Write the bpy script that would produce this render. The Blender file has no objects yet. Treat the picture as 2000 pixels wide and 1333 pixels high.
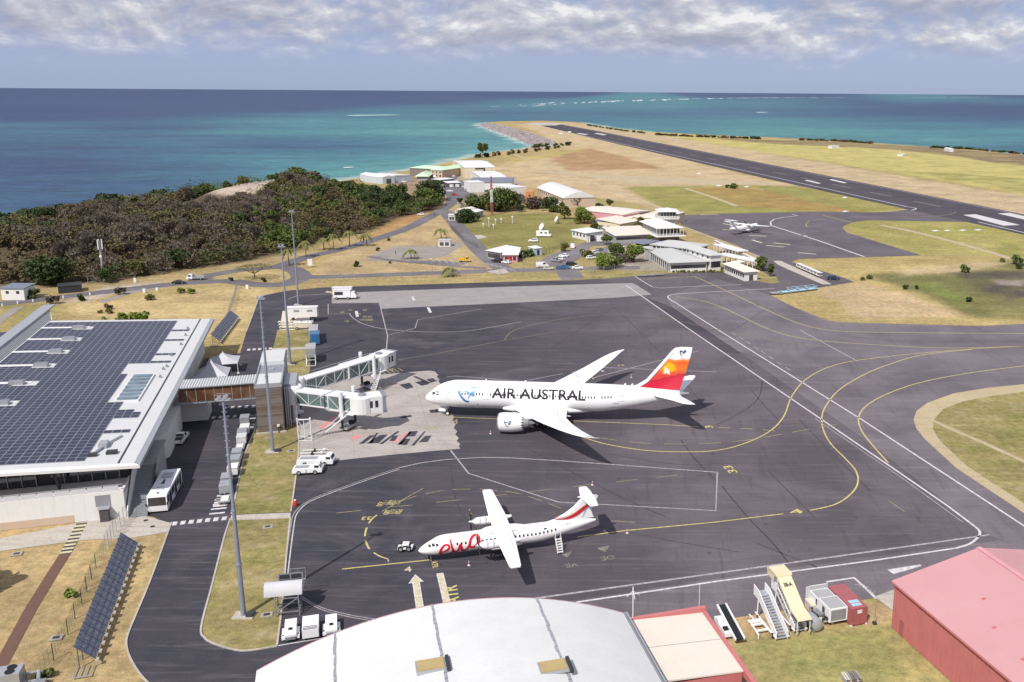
import bpy, bmesh, math, random
import numpy as np
from mathutils import Vector, Matrix, geometry

random.seed(7)
RNG = np.random.default_rng(7)
scene = bpy.context.scene
COL = scene.collection
R = math.radians

# ------------------------------------------------------------------ camera
F_PX, CAM_H, PX0, PY0 = 1834.0, 68.25, 1220.0, 609.0      # focal length (px of the 2000 px photo), height, principal point
ROLL = math.atan2(14, 2000)
PITCH = math.atan((PY0 - (170.5 + 0.007 * PX0)) * math.cos(ROLL) / F_PX)
_fw = Vector((0, math.cos(PITCH), -math.sin(PITCH)))
_up = Vector((0, math.sin(PITCH), math.cos(PITCH)))
_rt = Vector((1, 0, 0))
CR = _rt * math.cos(ROLL) + _up * math.sin(ROLL)
CU = _up * math.cos(ROLL) - _rt * math.sin(ROLL)
cam_d = bpy.data.cameras.new('camera')
cam = bpy.data.objects.new('camera', cam_d)
COL.objects.link(cam)
cam.matrix_world = Matrix(((CR.x, CU.x, -_fw.x, 0), (CR.y, CU.y, -_fw.y, 0), (CR.z, CU.z, -_fw.z, CAM_H), (0, 0, 0, 1)))
cam_d.sensor_width = 36
cam_d.lens = F_PX / 2000 * 36
cam_d.shift_x = (1000 - PX0) / 2000
cam_d.shift_y = -(666.5 - PY0) / 2000
cam_d.clip_start = 1
cam_d.clip_end = 200000
scene.camera = cam

# ------------------------------------------------------------------ light
SUN_EL, SHADOW_AZ = 49.0, 64.2           # shadows fall towards this angle (degrees from +x)
sd = bpy.data.lights.new('sun', 'SUN')
sd.energy = 4.2
sd.angle = R(0.53)
sd.color = (1.0, 0.955, 0.89)
sun = bpy.data.objects.new('sun', sd)
COL.objects.link(sun)
ldir = Vector((math.cos(R(SHADOW_AZ)) * math.cos(R(SUN_EL)), math.sin(R(SHADOW_AZ)) * math.cos(R(SUN_EL)), -math.sin(R(SUN_EL))))
sun.rotation_euler = ldir.to_track_quat('-Z', 'Y').to_euler()
sun.location = (0, 0, 300)

world = bpy.data.worlds.new('World')
scene.world = world
world.use_nodes = True
nt = world.node_tree
nt.nodes.clear()
def wn(t, **k):
    n = nt.nodes.new(t)
    for a, b in k.items(): setattr(n, a, b)
    return n
w_out = wn('ShaderNodeOutputWorld'); w_bg = wn('ShaderNodeBackground')
w_sky = wn('ShaderNodeTexSky', sky_type='NISHITA', sun_disc=False)
w_sky.sun_elevation = R(SUN_EL)
w_sky.sun_rotation = R(90 - (SHADOW_AZ + 180))
w_sky.altitude = 0
w_sky.air_density = 1.0; w_sky.dust_density = 0.6; w_sky.ozone_density = 2.0
w_bg.inputs['Strength'].default_value = 0.1
tc = wn('ShaderNodeTexCoord')
sep = wn('ShaderNodeSeparateXYZ')
nt.links.new(tc.outputs['Generated'], sep.inputs[0])
def wmath(op, a, b=None, c=None, clamp=False):
    n = wn('ShaderNodeMath', operation=op); n.use_clamp = clamp
    for i, v in enumerate((a, b, c)):
        if v is None: continue
        if isinstance(v, (int, float)): n.inputs[i].default_value = v
        else: nt.links.new(v, n.inputs[i])
    return n.outputs[0]
def wnoise(vec, scale, detail, rough, dist=0.0):
    n = wn('ShaderNodeTexNoise'); n.inputs['Scale'].default_value = scale
    n.inputs['Detail'].default_value = detail; n.inputs['Roughness'].default_value = rough
    n.inputs['Distortion'].default_value = dist
    nt.links.new(vec, n.inputs['Vector']); return n.outputs['Fac']
def wramp(fac, stops):
    n = wn('ShaderNodeValToRGB'); e = n.color_ramp.elements
    while len(e) < len(stops): e.new(0.5)
    for i, (p, c) in enumerate(stops):
        e[i].position = p; e[i].color = (*c, 1) if len(c) == 3 else c
    nt.links.new(fac, n.inputs[0]); return n.outputs[0]
def wmix(f, a, b, bt='MIX'):
    n = wn('ShaderNodeMix', data_type='RGBA', blend_type=bt)
    for s, v in ((0, f), (6, a), (7, b)):
        if isinstance(v, (int, float)): n.inputs[s].default_value = v
        elif isinstance(v, tuple): n.inputs[s].default_value = (*v, 1)
        else: nt.links.new(v, n.inputs[s])
    return n.outputs[2]
# cumulus field seen from the side: direction stretched vertically, the same all round the sky
zz = wmath('MAXIMUM', sep.outputs['Z'], 0.0)
cmb = wn('ShaderNodeCombineXYZ')
nt.links.new(wmath('MULTIPLY', sep.outputs['X'], 1.0), cmb.inputs[0]); nt.links.new(wmath('MULTIPLY', sep.outputs['Y'], 1.0), cmb.inputs[1])
nt.links.new(wmath('MULTIPLY', wmath('POWER', zz, 0.8), 1.6), cmb.inputs[2])
n1 = wnoise(cmb.outputs[0], 9.0, 8, 0.58, 0.25)
n2 = wnoise(cmb.outputs[0], 30.0, 6, 0.62, 0.2)
off = wn('ShaderNodeVectorMath', operation='ADD'); off.inputs[1].default_value = (0.004, 0.0, 0.018)
nt.links.new(cmb.outputs[0], off.inputs[0])
n3 = wnoise(off.outputs[0], 9.0, 8, 0.58, 0.25)
dens = wmath('ADD', n1, wmath('MULTIPLY', wmath('SUBTRACT', n2, 0.5), 0.22))
cover = wmath('MULTIPLY', wmath('SUBTRACT', zz, 0.013), 30.0, clamp=True)          # haze hides the low clouds near the horizon
thr = wmath('SUBTRACT', 0.57, wmath('MULTIPLY', cover, 0.27))
mask = wmath('MULTIPLY', wmath('SUBTRACT', dens, thr), 4.2, clamp=True)
mask = wmath('MULTIPLY', mask, wmath('MULTIPLY', wmath('SUBTRACT', zz, 0.015), 26.0, clamp=True))
lit = wmath('ADD', wmath('MULTIPLY', wmath('SUBTRACT', n1, n3), 4.6), 0.46)
lit = wmath('ADD', lit, wmath('MULTIPLY', wmath('SUBTRACT', n2, 0.5), 0.9))
ccol = wramp(lit, [(0.0, (3.3, 3.45, 4.3)), (0.4, (4.3, 4.38, 5.15)), (0.72, (5.6, 5.6, 6.1)), (1.0, (7.9, 7.8, 7.8))])
hz = wramp(wmath('MULTIPLY', zz, 4.0, clamp=True), [(0.0, (2.85, 3.6, 5.7)), (0.18, (2.6, 3.3, 5.8)), (1.0, (0.95, 1.8, 4.3))])
base = wmix(0.8, w_sky.outputs[0], hz)
w_col = wmix(wmath('MULTIPLY', mask, 0.94), base, ccol)
nt.links.new(w_col, w_bg.inputs['Color'])
nt.links.new(w_bg.outputs[0], w_out.inputs['Surface'])

scene.view_settings.view_transform = 'Standard'
scene.view_settings.look = 'None'
scene.view_settings.exposure = 0.2
scene.view_settings.gamma = 1.0
scene.view_settings.use_curve_mapping = False
scene.render.engine = 'CYCLES'

# ------------------------------------------------------------------ photo pixel -> place on the plane of height z
def g(px, py, z=0.0):
    d = _fw * F_PX + CR * (px - PX0) + CU * (PY0 - py)
    t = (z - CAM_H) / d.z
    return Vector((d.x * t, d.y * t, z))
def proj_np(x, y, z):
    vx, vy, vz = x, y, z - CAM_H
    dd = vy * _fw.y + vz * _fw.z
    dd = np.where(dd < 1, 1, dd)
    return (PX0 + F_PX * (vx * CR.x + vy * CR.y + vz * CR.z) / dd, PY0 - F_PX * (vx * CU.x + vy * CU.y + vz * CU.z) / dd)

# ------------------------------------------------------------------ materials
MATS = {}
class NT:
    def __init__(s, name):
        s.m = bpy.data.materials.new(name); s.m.use_nodes = True; s.t = s.m.node_tree
        s.b = s.t.nodes['Principled BSDF']
        s.pos = s.t.nodes.new('ShaderNodeNewGeometry').outputs['Position']
    def node(s, t, **k):
        n = s.t.nodes.new(t)
        for a, b in k.items(): setattr(n, a, b)
        return n
    def put(s, sock, v):
        if isinstance(v, (int, float)): sock.default_value = v
        elif isinstance(v, (tuple, list)): sock.default_value = (*v, 1) if len(sock.default_value) == 4 and len(v) == 3 else v
        else: s.t.links.new(v, sock)
    def math(s, op, a, b=None, c=None, clamp=False):
        n = s.node('ShaderNodeMath', operation=op); n.use_clamp = clamp
        for i, v in enumerate((a, b, c)):
            if v is not None: s.put(n.inputs[i], v)
        return n.outputs[0]
    def noise(s, scale, detail=4, rough=.55, vec=None, dist=0.0, col=False):
        n = s.node('ShaderNodeTexNoise')
        n.inputs['Scale'].default_value = scale; n.inputs['Detail'].default_value = detail
        n.inputs['Roughness'].default_value = rough; n.inputs['Distortion'].default_value = dist
        s.put(n.inputs['Vector'], s.pos if vec is None else vec)
        return n.outputs['Color' if col else 'Fac']
    def mapping(s, scale=(1, 1, 1), rot=(0, 0, 0), loc=(0, 0, 0), vec=None):
        n = s.node('ShaderNodeMapping')
        n.inputs['Scale'].default_value = scale; n.inputs['Rotation'].default_value = rot; n.inputs['Location'].default_value = loc
        s.put(n.inputs['Vector'], s.pos if vec is None else vec); return n.outputs[0]
    def ramp(s, fac, stops, interp='LINEAR'):
        n = s.node('ShaderNodeValToRGB'); e = n.color_ramp.elements; n.color_ramp.interpolation = interp
        while len(e) < len(stops): e.new(.5)
        for i, (p, c) in enumerate(stops):
            e[i].position = p
            e[i].color = (c, c, c, 1) if isinstance(c, (int, float)) else (*c, 1)
        s.put(n.inputs[0], fac); return n.outputs[0]
    def mix(s, f, a, b, bt='MIX'):
        n = s.node('ShaderNodeMix', data_type='RGBA', blend_type=bt)
        s.put(n.inputs[0], f); s.put(n.inputs[6], a); s.put(n.inputs[7], b); return n.outputs[2]
    def attr(s, name):
        return s.node('ShaderNodeAttribute', attribute_name=name).outputs['Color']
    def obj(s):
        return s.node('ShaderNodeTexCoord').outputs['Object']
    def bump(s, h, strength=.3, dist=.1):
        n = s.node('ShaderNodeBump'); n.inputs['Strength'].default_value = strength; n.inputs['Distance'].default_value = dist
        s.put(n.inputs['Height'], h); s.t.links.new(n.outputs[0], s.b.inputs['Normal'])
    def fin(s, col, rough=.7, metal=0.0, spec=.4):
        s.put(s.b.inputs['Base Color'], col); s.put(s.b.inputs['Roughness'], rough)
        s.put(s.b.inputs['Metallic'], metal); s.put(s.b.inputs['Specular IOR Level'], spec)
        return s.m
def M(name, col, rough=.6, metal=0.0, var=.12, scale=.6, spec=.4, bump=0.0, streak=0.0):
    """plain paint / concrete / metal with uneven tone and grime"""
    if name in MATS: return MATS[name]
    n = NT(name)
    c = Vector(col)
    a = n.noise(scale, 5, .6); b = n.noise(scale * 7, 4, .6)
    f = n.math('ADD', n.math('MULTIPLY', a, .65), n.math('MULTIPLY', b, .35))
    colr = n.ramp(f, [(.28, tuple(c * (1 - var))), (.55, tuple(c)), (.75, tuple(min(1, v * (1 + var * .6)) for v in c))])
    if streak:
        st = n.noise(1.0, 4, .7, n.mapping((3.5, 3.5, .12)))
        colr = n.mix(n.math('MULTIPLY', n.ramp(st, [(.52, 0.0), (.72, 1.0)]), streak), colr, tuple(c * .45))
    rr = n.math('ADD', n.math('MULTIPLY', b, .2), rough - .1)
    if bump: n.bump(n.noise(scale * 12, 3, .6), bump, .05)
    MATS[name] = n.fin(colr, rr, metal, spec)
    return MATS[name]
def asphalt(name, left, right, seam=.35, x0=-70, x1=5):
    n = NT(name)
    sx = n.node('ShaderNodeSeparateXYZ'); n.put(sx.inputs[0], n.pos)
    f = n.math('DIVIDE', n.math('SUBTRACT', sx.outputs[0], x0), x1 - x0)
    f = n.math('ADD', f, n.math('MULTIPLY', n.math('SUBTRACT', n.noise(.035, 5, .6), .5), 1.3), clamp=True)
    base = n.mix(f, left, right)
    big = n.noise(.045, 6, .62, dist=.6)
    base = n.mix(n.ramp(big, [(.36, .75), (.54, 0.0)]), base, tuple(v * .6 for v in right))
    base = n.mix(n.ramp(big, [(.52, 0.0), (.72, .55)]), base, tuple(min(1, v * 1.3) for v in right))
    # paving lanes: long strips across the apron, slightly different from one another
    rot = n.mapping((1, 1, 1), (0, 0, R(-17)))
    lanes = n.noise(1, 2, .5, n.mapping((.008, .14, 1), (0, 0, R(-17))))
    base = n.mix(n.math('MULTIPLY', n.ramp(lanes, [(.4, 0.0), (.6, 1.0)]), .22), base, tuple(v * .6 for v in right))
    scr = n.noise(1, 6, .75, n.mapping((.05, .9, 1), (0, 0, R(-14))))
    base = n.mix(n.math('MULTIPLY', n.ramp(scr, [(.52, 0.0), (.7, 1.0)]), .42), base, tuple(min(1, v * 1.75) for v in right))
    scr2 = n.noise(1, 5, .7, n.mapping((.7, .06, 1), (0, 0, R(-30))))
    base = n.mix(n.math('MULTIPLY', n.ramp(scr2, [(.55, 0.0), (.68, 1.0)]), .4), base, tuple(v * .45 for v in right))
    br = n.node('ShaderNodeTexBrick'); br.offset = .37
    n.put(br.inputs['Vector'], rot)
    br.inputs['Scale'].default_value = 1; br.inputs['Brick Width'].default_value = 46; br.inputs['Row Height'].default_value = 6.2
    br.inputs['Mortar Size'].default_value = .07; br.inputs['Mortar Smooth'].default_value = .4
    br.inputs['Color1'].default_value = (0, 0, 0, 1); br.inputs['Color2'].default_value = (0, 0, 0, 1); br.inputs['Mortar'].default_value = (1, 1, 1, 1)
    base = n.mix(n.math('MULTIPLY', br.outputs['Color'], seam), base, tuple(v * .35 for v in right))
    sp = n.noise(.5, 3, .5)
    base = n.mix(n.ramp(sp, [(.68, 0.0), (.76, .45)]), base, tuple(v * .4 for v in left))
    gr = n.noise(5.0, 3, .7)
    base = n.mix(.6, base, n.ramp(gr, [(.3, .3), (.7, .7)]), 'OVERLAY')
    n.bump(n.noise(9, 3, .7), .12, .03)
    MATS[name] = n.fin(base, n.ramp(big, [(.3, .72), (.7, .9)]), 0, .3)
    return MATS[name]

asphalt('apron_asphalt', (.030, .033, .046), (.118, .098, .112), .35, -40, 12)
asphalt('taxi_asphalt', (.115, .099, .112), (.160, .137, .153), .2)
asphalt('runway_asphalt', (.050, .043, .054), (.068, .058, .072), .25)
asphalt('road_asphalt', (.13, .118, .132), (.20, .178, .19), .0, -110, -10)
asphalt('north_asphalt', (.138, .117, .133), (.125, .106, .122), .3)
def worn_paint(name, c, wear=.5, under=(.09, .08, .09)):
    n = NT(name)
    f = n.noise(1.6, 6, .7)
    col = n.mix(n.math('MULTIPLY', n.ramp(f, [(.40, 1.0), (.62, 0.0)]), wear), c, under)
    MATS[name] = n.fin(col, .75, 0, .3); return MATS[name]
worn_paint('white_paint', (.66, .63, .64), .40)
worn_paint('faded_white', (.44, .40, .42), .55)
worn_paint('yellow_paint', (.60, .51, .19), .40)
worn_paint('faint_paint', (.27, .24, .19), .8)
worn_paint('faded_yellow', (.42, .36, .17), .6)
worn_paint('cream_paint', (.62, .56, .37), .35)
worn_paint('tyre_mark', (.035, .03, .036), .75, (.085, .072, .083))
def concrete(name, c, stain=(.2, .17, .16), ju=0):
    n = NT(name)
    a = n.noise(.12, 6, .65, dist=.8); b = n.noise(2.2, 5, .65)
    st = n.noise(1, 6, .7, n.mapping((.06, .7, 1), (0, 0, R(-6))))
    col = n.mix(n.ramp(a, [(.4, 0.0), (.66, .6)]), c, stain)
    col = n.mix(n.math('MULTIPLY', n.ramp(st, [(.5, 0.0), (.68, 1.0)]), .6), col, tuple(v * .85 for v in stain))
    col = n.mix(.4, col, n.ramp(b, [(.3, .3), (.7, .7)]), 'OVERLAY')
    if ju:
        br = n.node('ShaderNodeTexBrick'); br.offset = 0
        n.put(br.inputs['Vector'], n.mapping((1, 1, 1), (0, 0, R(-17))))
        br.inputs['Scale'].default_value = 1; br.inputs['Brick Width'].default_value = ju; br.inputs['Row Height'].default_value = ju
        br.inputs['Mortar Size'].default_value = .05
        for k, v in (('Color1', 0), ('Color2', 0), ('Mortar', 1)): br.inputs[k].default_value = (v, v, v, 1)
        col = n.mix(n.math('MULTIPLY', br.outputs['Color'], .35), col, tuple(v * .5 for v in stain))
    MATS[name] = n.fin(col, .85, 0, .3); return MATS[name]
concrete('stand_concrete', (.40, .36, .335), (.25, .222, .21), 7.5)
concrete('pale_concrete', (.30, .28, .275), (.235, .22, .215), 7.5)
concrete('path_concrete', (.46, .42, .37), (.33, .29, .25))
concrete('dirt', (.44, .365, .235), (.36, .285, .175))
concrete('gravel_lot', (.30, .265, .24), (.21, .185, .17))
def grass_mat(name, attr=None, c=(.285, .232, .10)):
    n = NT(name)
    base = n.attr(attr) if attr else c
    a = n.noise(.05, 6, .65, dist=.7); b = n.noise(.7, 6, .7); d = n.noise(3.5, 4, .75)
    if attr is None:
        base = n.mix(n.ramp(n.noise(.09, 6, .65, dist=.5), [(.42, 0.0), (.62, .75)]), base, (.19, .185, .06))
        base = n.mix(n.ramp(n.noise(.21, 5, .65), [(.5, 0.0), (.72, .7)]), base, (.38, .305, .19))
    if attr: base = n.mix(n.ramp(n.noise(.3, 6, .7, dist=.6), [(.46, 0.0), (.66, .6)]), base, n.mix(1.0, base, (1.36, 1.2, 1.22), 'MULTIPLY')); base = n.mix(n.ramp(n.noise(.17, 5, .7), [(.5, 0.0), (.7, .5)]), base, n.mix(1.0, base, (.78, .88, .68), 'MULTIPLY'))
    col = n.mix(.55, base, n.ramp(a, [(.3, .32), (.7, .68)]), 'OVERLAY')
    col = n.mix(.55, col, n.ramp(b, [(.3, .2), (.7, .8)]), 'OVERLAY')
    col = n.mix(.30, col, n.ramp(d, [(.3, .25), (.7, .75)]), 'OVERLAY')
    mow = n.noise(1, 3, .6, n.mapping((.02, .35, 1), (0, 0, R(-17))))
    col = n.mix(.18, col, n.ramp(mow, [(.35, .3), (.65, .7)]), 'OVERLAY')
    n.bump(n.math('ADD', n.math('MULTIPLY', b, .6), d), .55, .35)
    MATS[name] = n.fin(col, .95, 0, .12); return MATS[name]
grass_mat('ground_cover', 'Col')
grass_mat('island_grass', None)
def glass_mat(name, c, rough=.08):
    n = NT(name)
    col = n.mix(n.ramp(n.noise(.35, 3, .5), [(.35, 0.0), (.65, 1.0)]), c, tuple(v * 2.1 + .01 for v in c))
    MATS[name] = n.fin(col, rough, .0, .9); return MATS[name]
glass_mat('dark_glass', (.018, .02, .026)); glass_mat('green_glass', (.085, .12, .118), .12); glass_mat('blue_glass', (.075, .11, .135), .15)
glass_mat('brown_glass', (.085, .040, .018), .12)
M('white_metal', (.70, .70, .70), .35, 0, .06, .5, .5, streak=.12)
M('roof_term', (.56, .56, .565), .5, 0, .07, .25)
M('roof_white', (.64, .64, .63), .5, 0, .10, .35, .4, streak=.10)
M('roof_cream', (.68, .615, .53), .55, 0, .08, .3)
M('roof_grey', (.47, .475, .465), .5, 0, .09, .3)
M('roof_bright', (.68, .675, .67), .5, 0, .06, .3)
M('roof_red', (.60, .245, .255), .6, 0, .10, .22, .35)
M('wall_red', (.50, .17, .165), .6, 0, .14, .4, .3, streak=.25)
M('roof_green', (.52, .70, .49), .55, 0, .1, .3)
M('roof_blue', (.17, .19, .24), .5, 0, .12, .4)
M('wall_white', (.68, .67, .65), .7, 0, .08, .35, .3, streak=.18)
M('wall_cream', (.66, .57, .40), .75, 0, .08, .35, .3, streak=.15)
M('wall_peach', (.52, .40, .31), .75, 0, .1, .4)
M('wall_pink', (.62, .30, .33), .7, 0, .1, .4)
M('wall_grey', (.36, .36, .365), .7, 0, .12, .4, .3, streak=.15)
M('wall_blueish', (.48, .52, .58), .6, 0, .08, .4)
M('shutter_dark', (.075, .07, .07), .6, 0, .2, .8)
M('steel_grey', (.30, .31, .335), .42, .35, .14, .8)
M('galv', (.44, .455, .48), .42, .45, .12, .9)
M('mast_blue', (.31, .345, .42), .4, .4, .1, .6)
M('dark_metal', (.045, .045, .05), .5, .2, .2, 1)
M('rubber', (.022, .022, .024), .85, 0, .2, 2)
M('black', (.012, .012, .014), .6, 0, .1, 1)
M('plane_white', (.82, .82, .825), .22, 0, .025, .25, .5)
M('plane_grey', (.45, .47, .49), .35, 0, .05, .5)
M('paint_white', (.78, .78, .79), .28, 0, .05, 1.0, .5)
M('paint_silver', (.42, .44, .46), .3, .5, .06, 1.0, .5)
M('paint_black', (.02, .021, .025), .25, 0, .1, 1.0, .5)
M('paint_navy', (.02, .04, .09), .25, 0, .1, 1.0, .5)
M('paint_blue', (.04, .13, .28), .3, 0, .1, 1.0, .5)
M('paint_red', (.42, .03, .03), .3, 0, .1, 1.0, .5)
M('paint_yellow', (.65, .43, .03), .35, 0, .1, 1.0, .5)
M('paint_orange', (.55, .24, .09), .45, 0, .1, 1.0, .5)
M('pale_blue', (.36, .55, .66), .45, 0, .15, 1.0)
M('pale_yellow', (.68, .595, .40), .5, 0, .08, .6)
M('cont_red', (.36, .115, .12), .55, 0, .18, .7, .3, streak=.3)
M('cont_blue', (.06, .13, .30), .55, 0, .15, .7)
M('canvas', (.52, .52, .545), .8, 0, .1, .5)
M('rock', (.33, .29, .275), .9, 0, .35, .35, .2)
M('bark', (.12, .09, .065), .9, 0, .25, 2, .2)
M('red_brown_path', (.14, .075, .055), .85, 0, .18, .9)
M('barrel_red', (.55, .05, .03), .4, 0, .1, 1)
M('lamp_orange', (.75, .20, .04), .5, 0, .1, 1)
M('tarp_cream', (.62, .55, .44), .7, 0, .12, .7)
# ------------------------------------------------------------------ builders
class MB:
    """collects shapes; build() links them as ONE mesh object"""
    def __init__(s): s.v = []; s.f = []; s.m = []
    def add(s, vs, fs, mi=0):
        o = len(s.v); s.v += [tuple(v) for v in vs]; s.f += [tuple(i + o for i in f) for f in fs]; s.m += [mi] * len(fs); return s
    def box(s, c, d, mi=0, rz=0.0, ry=0.0, taper=1.0):
        hx, hy, hz = d[0] / 2, d[1] / 2, d[2] / 2
        mt = Matrix.Rotation(rz, 3, 'Z') @ Matrix.Rotation(ry, 3, 'Y')
        vs = []
        for z in (-hz, hz):
            k = taper if z > 0 else 1
            for x, y in ((-hx, -hy), (hx, -hy), (hx, hy), (-hx, hy)):
                vs.append(Vector(c) + mt @ Vector((x * k, y * k, z)))
        return s.add(vs, [(3, 2, 1, 0), (4, 5, 6, 7), (0, 1, 5, 4), (1, 2, 6, 5), (2, 3, 7, 6), (3, 0, 4, 7)], mi)
    def b2(s, x0, x1, y0, y1, z0, z1, mi=0): return s.box(((x0 + x1) / 2, (y0 + y1) / 2, (z0 + z1) / 2), (x1 - x0, y1 - y0, z1 - z0), mi)
    def prism(s, poly, z0, z1, mi=0):
        n = len(poly); vs = [(p[0], p[1], z0) for p in poly] + [(p[0], p[1], z1) for p in poly]
        return s.add(vs, [tuple(range(n))[::-1], tuple(range(n, 2 * n))] + [(i, (i + 1) % n, n + (i + 1) % n, n + i) for i in range(n)], mi)
    def prof(s, poly, y0, y1, mi=0):
        """outline in x,z pushed along y"""
        n = len(poly); vs = [(p[0], y0, p[1]) for p in poly] + [(p[0], y1, p[1]) for p in poly]
        return s.add(vs, [tuple(range(n)), tuple(range(n, 2 * n))[::-1]] + [((i + 1) % n, i, n + i, n + (i + 1) % n) for i in range(n)], mi)
    def tube(s, a, b, r, mi=0, n=8, r2=None):
        a = Vector(a); b = Vector(b); d = b - a
        if d.length < 1e-6: return s
        q = d.to_track_quat('Z', 'Y').to_matrix(); r2 = r if r2 is None else r2; vs = []
        for p, rr in ((a, r), (b, r2)):
            for i in range(n):
                t = 2 * math.pi * i / n; vs.append(p + q @ Vector((math.cos(t) * rr, math.sin(t) * rr, 0)))
        return s.add(vs, [(i, (i + 1) % n, n + (i + 1) % n, n + i) for i in range(n)] + [tuple(range(n))[::-1], tuple(range(n, 2 * n))], mi)
    def bar(s, a, b, w, h=None, mi=0):
        a = Vector(a); b = Vector(b); d = b - a; q = d.to_track_quat('Y', 'Z').to_matrix(); h = w if h is None else h
        vs = [p + q @ Vector((x, 0, z)) for p in (a, b) for x, z in ((-w / 2, -h / 2), (w / 2, -h / 2), (w / 2, h / 2), (-w / 2, h / 2))]
        return s.add(vs, [(0, 1, 2, 3), (7, 6, 5, 4), (0, 4, 5, 1), (1, 5, 6, 2), (2, 6, 7, 3), (3, 7, 4, 0)], mi)
    def loft(s, rings, mi=0, cap=True, close=True):
        n = len(rings[0]); vs = [p for r in rings for p in r]; fs = []
        for k in range(len(rings) - 1):
            for i in range(n if close else n - 1):
                j = (i + 1) % n; fs.append((k * n + i, k * n + j, (k + 1) * n + j, (k + 1) * n + i))
        if cap: fs += [tuple(range(n))[::-1], tuple(range((len(rings) - 1) * n, len(rings) * n))]
        return s.add(vs, fs, mi)
    def lathe(s, prof, c=(0, 0, 0), axis='Z', n=20, mi=0, cap=True):
        rings = []
        for r, h in prof:
            ring = []
            for i in range(n):
                t = 2 * math.pi * i / n
                if axis == 'Z': p = (math.cos(t) * r, math.sin(t) * r, h)
                elif axis == 'X': p = (h, math.cos(t) * r, math.sin(t) * r)
                else: p = (math.sin(t) * r, h, math.cos(t) * r)
                ring.append(Vector(c) + Vector(p))
            rings.append(ring)
        return s.loft(rings, mi, cap)
    def sphere(s, c, r, mi=0, n=10, sc=(1, 1, 1)):
        rings = []
        for k in range(1, n):
            t = math.pi * k / n - math.pi / 2
            rings.append([Vector(c) + Vector((math.cos(t) * math.cos(a) * r * sc[0], math.cos(t) * math.sin(a) * r * sc[1], math.sin(t) * r * sc[2])) for a in [2 * math.pi * i / (n + 2) for i in range(n + 2)]])
        return s.loft(rings, mi)
    def mesh(s, name, mats, smooth=False):
        me = bpy.data.meshes.new(name); me.from_pydata(s.v, [], s.f)
        for m in (mats if isinstance(mats, (list, tuple)) else [mats]): me.materials.append(MATS[m] if isinstance(m, str) else m)
        if len(me.materials) > 1: me.polygons.foreach_set('material_index', s.m)
        bm = bmesh.new(); bm.from_mesh(me); bmesh.ops.recalc_face_normals(bm, faces=bm.faces); bm.to_mesh(me); bm.free()
        if smooth:
            me.polygons.foreach_set('use_smooth', [True] * len(me.polygons))
            try: me.set_sharp_from_angle(angle=R(40))
            except Exception: pass
        me.update(); return me
    def build(s, name, mats, parent=None, smooth=False, loc=None, rz=0.0):
        return link(name, s.mesh(name, mats, smooth), parent, loc, rz)
def link(name, me, parent=None, loc=None, rz=0.0):
    o = bpy.data.objects.new(name, me); COL.objects.link(o)
    if parent: o.parent = parent
    if loc is not None: o.location = loc
    if rz: o.rotation_euler = (0, 0, rz)
    return o
def tag(o, label=None, cat=None, group=None, kind=None):
    if label: o['label'] = label
    if cat: o['category'] = cat
    if group: o['group'] = group
    if kind: o['kind'] = kind
    return o
def thing(name, label, cat, loc=(0, 0, 0), rz=0.0, group=None):
    o = bpy.data.objects.new(name, None); COL.objects.link(o); o.empty_display_size = .5
    o.location = loc; o.rotation_euler = (0, 0, rz)
    return tag(o, label, cat, group)
def copy_tree(o, parent=None):
    c = o.copy(); COL.objects.link(c)
    if parent: c.parent = parent
    for ch in list(o.children): copy_tree(ch, c)
    return c
def struct(o): o['kind'] = 'structure'; return o
def sheet(name, pts, z, mat, parent=None):
    """flat surface from an outline (world points)"""
    P = [Vector((p[0], p[1], z)) for p in pts]
    tri = geometry.tessellate_polygon([P])
    me = bpy.data.meshes.new(name); me.from_pydata([tuple(p) for p in P], [], [tuple(t) for t in tri])
    bm = bmesh.new(); bm.from_mesh(me); bmesh.ops.recalc_face_normals(bm, faces=bm.faces)
    for f in bm.faces:
        if f.normal.z < 0: f.normal_flip()
    bm.to_mesh(me); bm.free(); me.materials.append(MATS[mat])
    return link(name, me, parent)
def px(pts, z=0.0): return [g(a, b, z) for a, b in pts]
def smooth_line(pts, n=8):
    P = [Vector(p) for p in pts]
    if len(P) < 3: return P
    out = []
    for i in range(len(P) - 1):
        p0 = P[max(i - 1, 0)]; p1 = P[i]; p2 = P[i + 1]; p3 = P[min(i + 2, len(P) - 1)]
        for k in range(n):
            t = k / n
            out.append(.5 * ((2 * p1) + (p2 - p0) * t + (2 * p0 - 5 * p1 + 4 * p2 - p3) * t * t + (3 * p1 - p0 - 3 * p2 + p3) * t ** 3))
    return out + [P[-1]]
def strip_geo(pts, w):
    n = len(pts); L = []; Rr = []
    for i, p in enumerate(pts):
        a = pts[max(i - 1, 0)]; b = pts[min(i + 1, n - 1)]
        d = (b - a); d.z = 0
        if d.length < 1e-9: d = Vector((1, 0, 0))
        d.normalize(); nn = Vector((-d.y, d.x, 0))
        L.append(p + nn * w / 2); Rr.append(p - nn * w / 2)
    return L + Rr, [(n + i, n + i + 1, i + 1, i) for i in range(n - 1)]
def strip(name, pts, w, z, mat, parent=None):
    v, f = strip_geo(pts, w)
    mb = MB(); mb.add([(p.x, p.y, z) for p in v], f)
    return mb.build(name, mat, parent)
def line(mat, w, pts, curve=False, name=None, parent=None, z=.016):
    P = px(pts)
    if curve: P = smooth_line(P)
    return strip(name or ('white_line' if 'white' in mat else 'yellow_line' if 'yellow' in mat else 'painted_bar'), P, w, z, mat, parent or apron)
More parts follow.
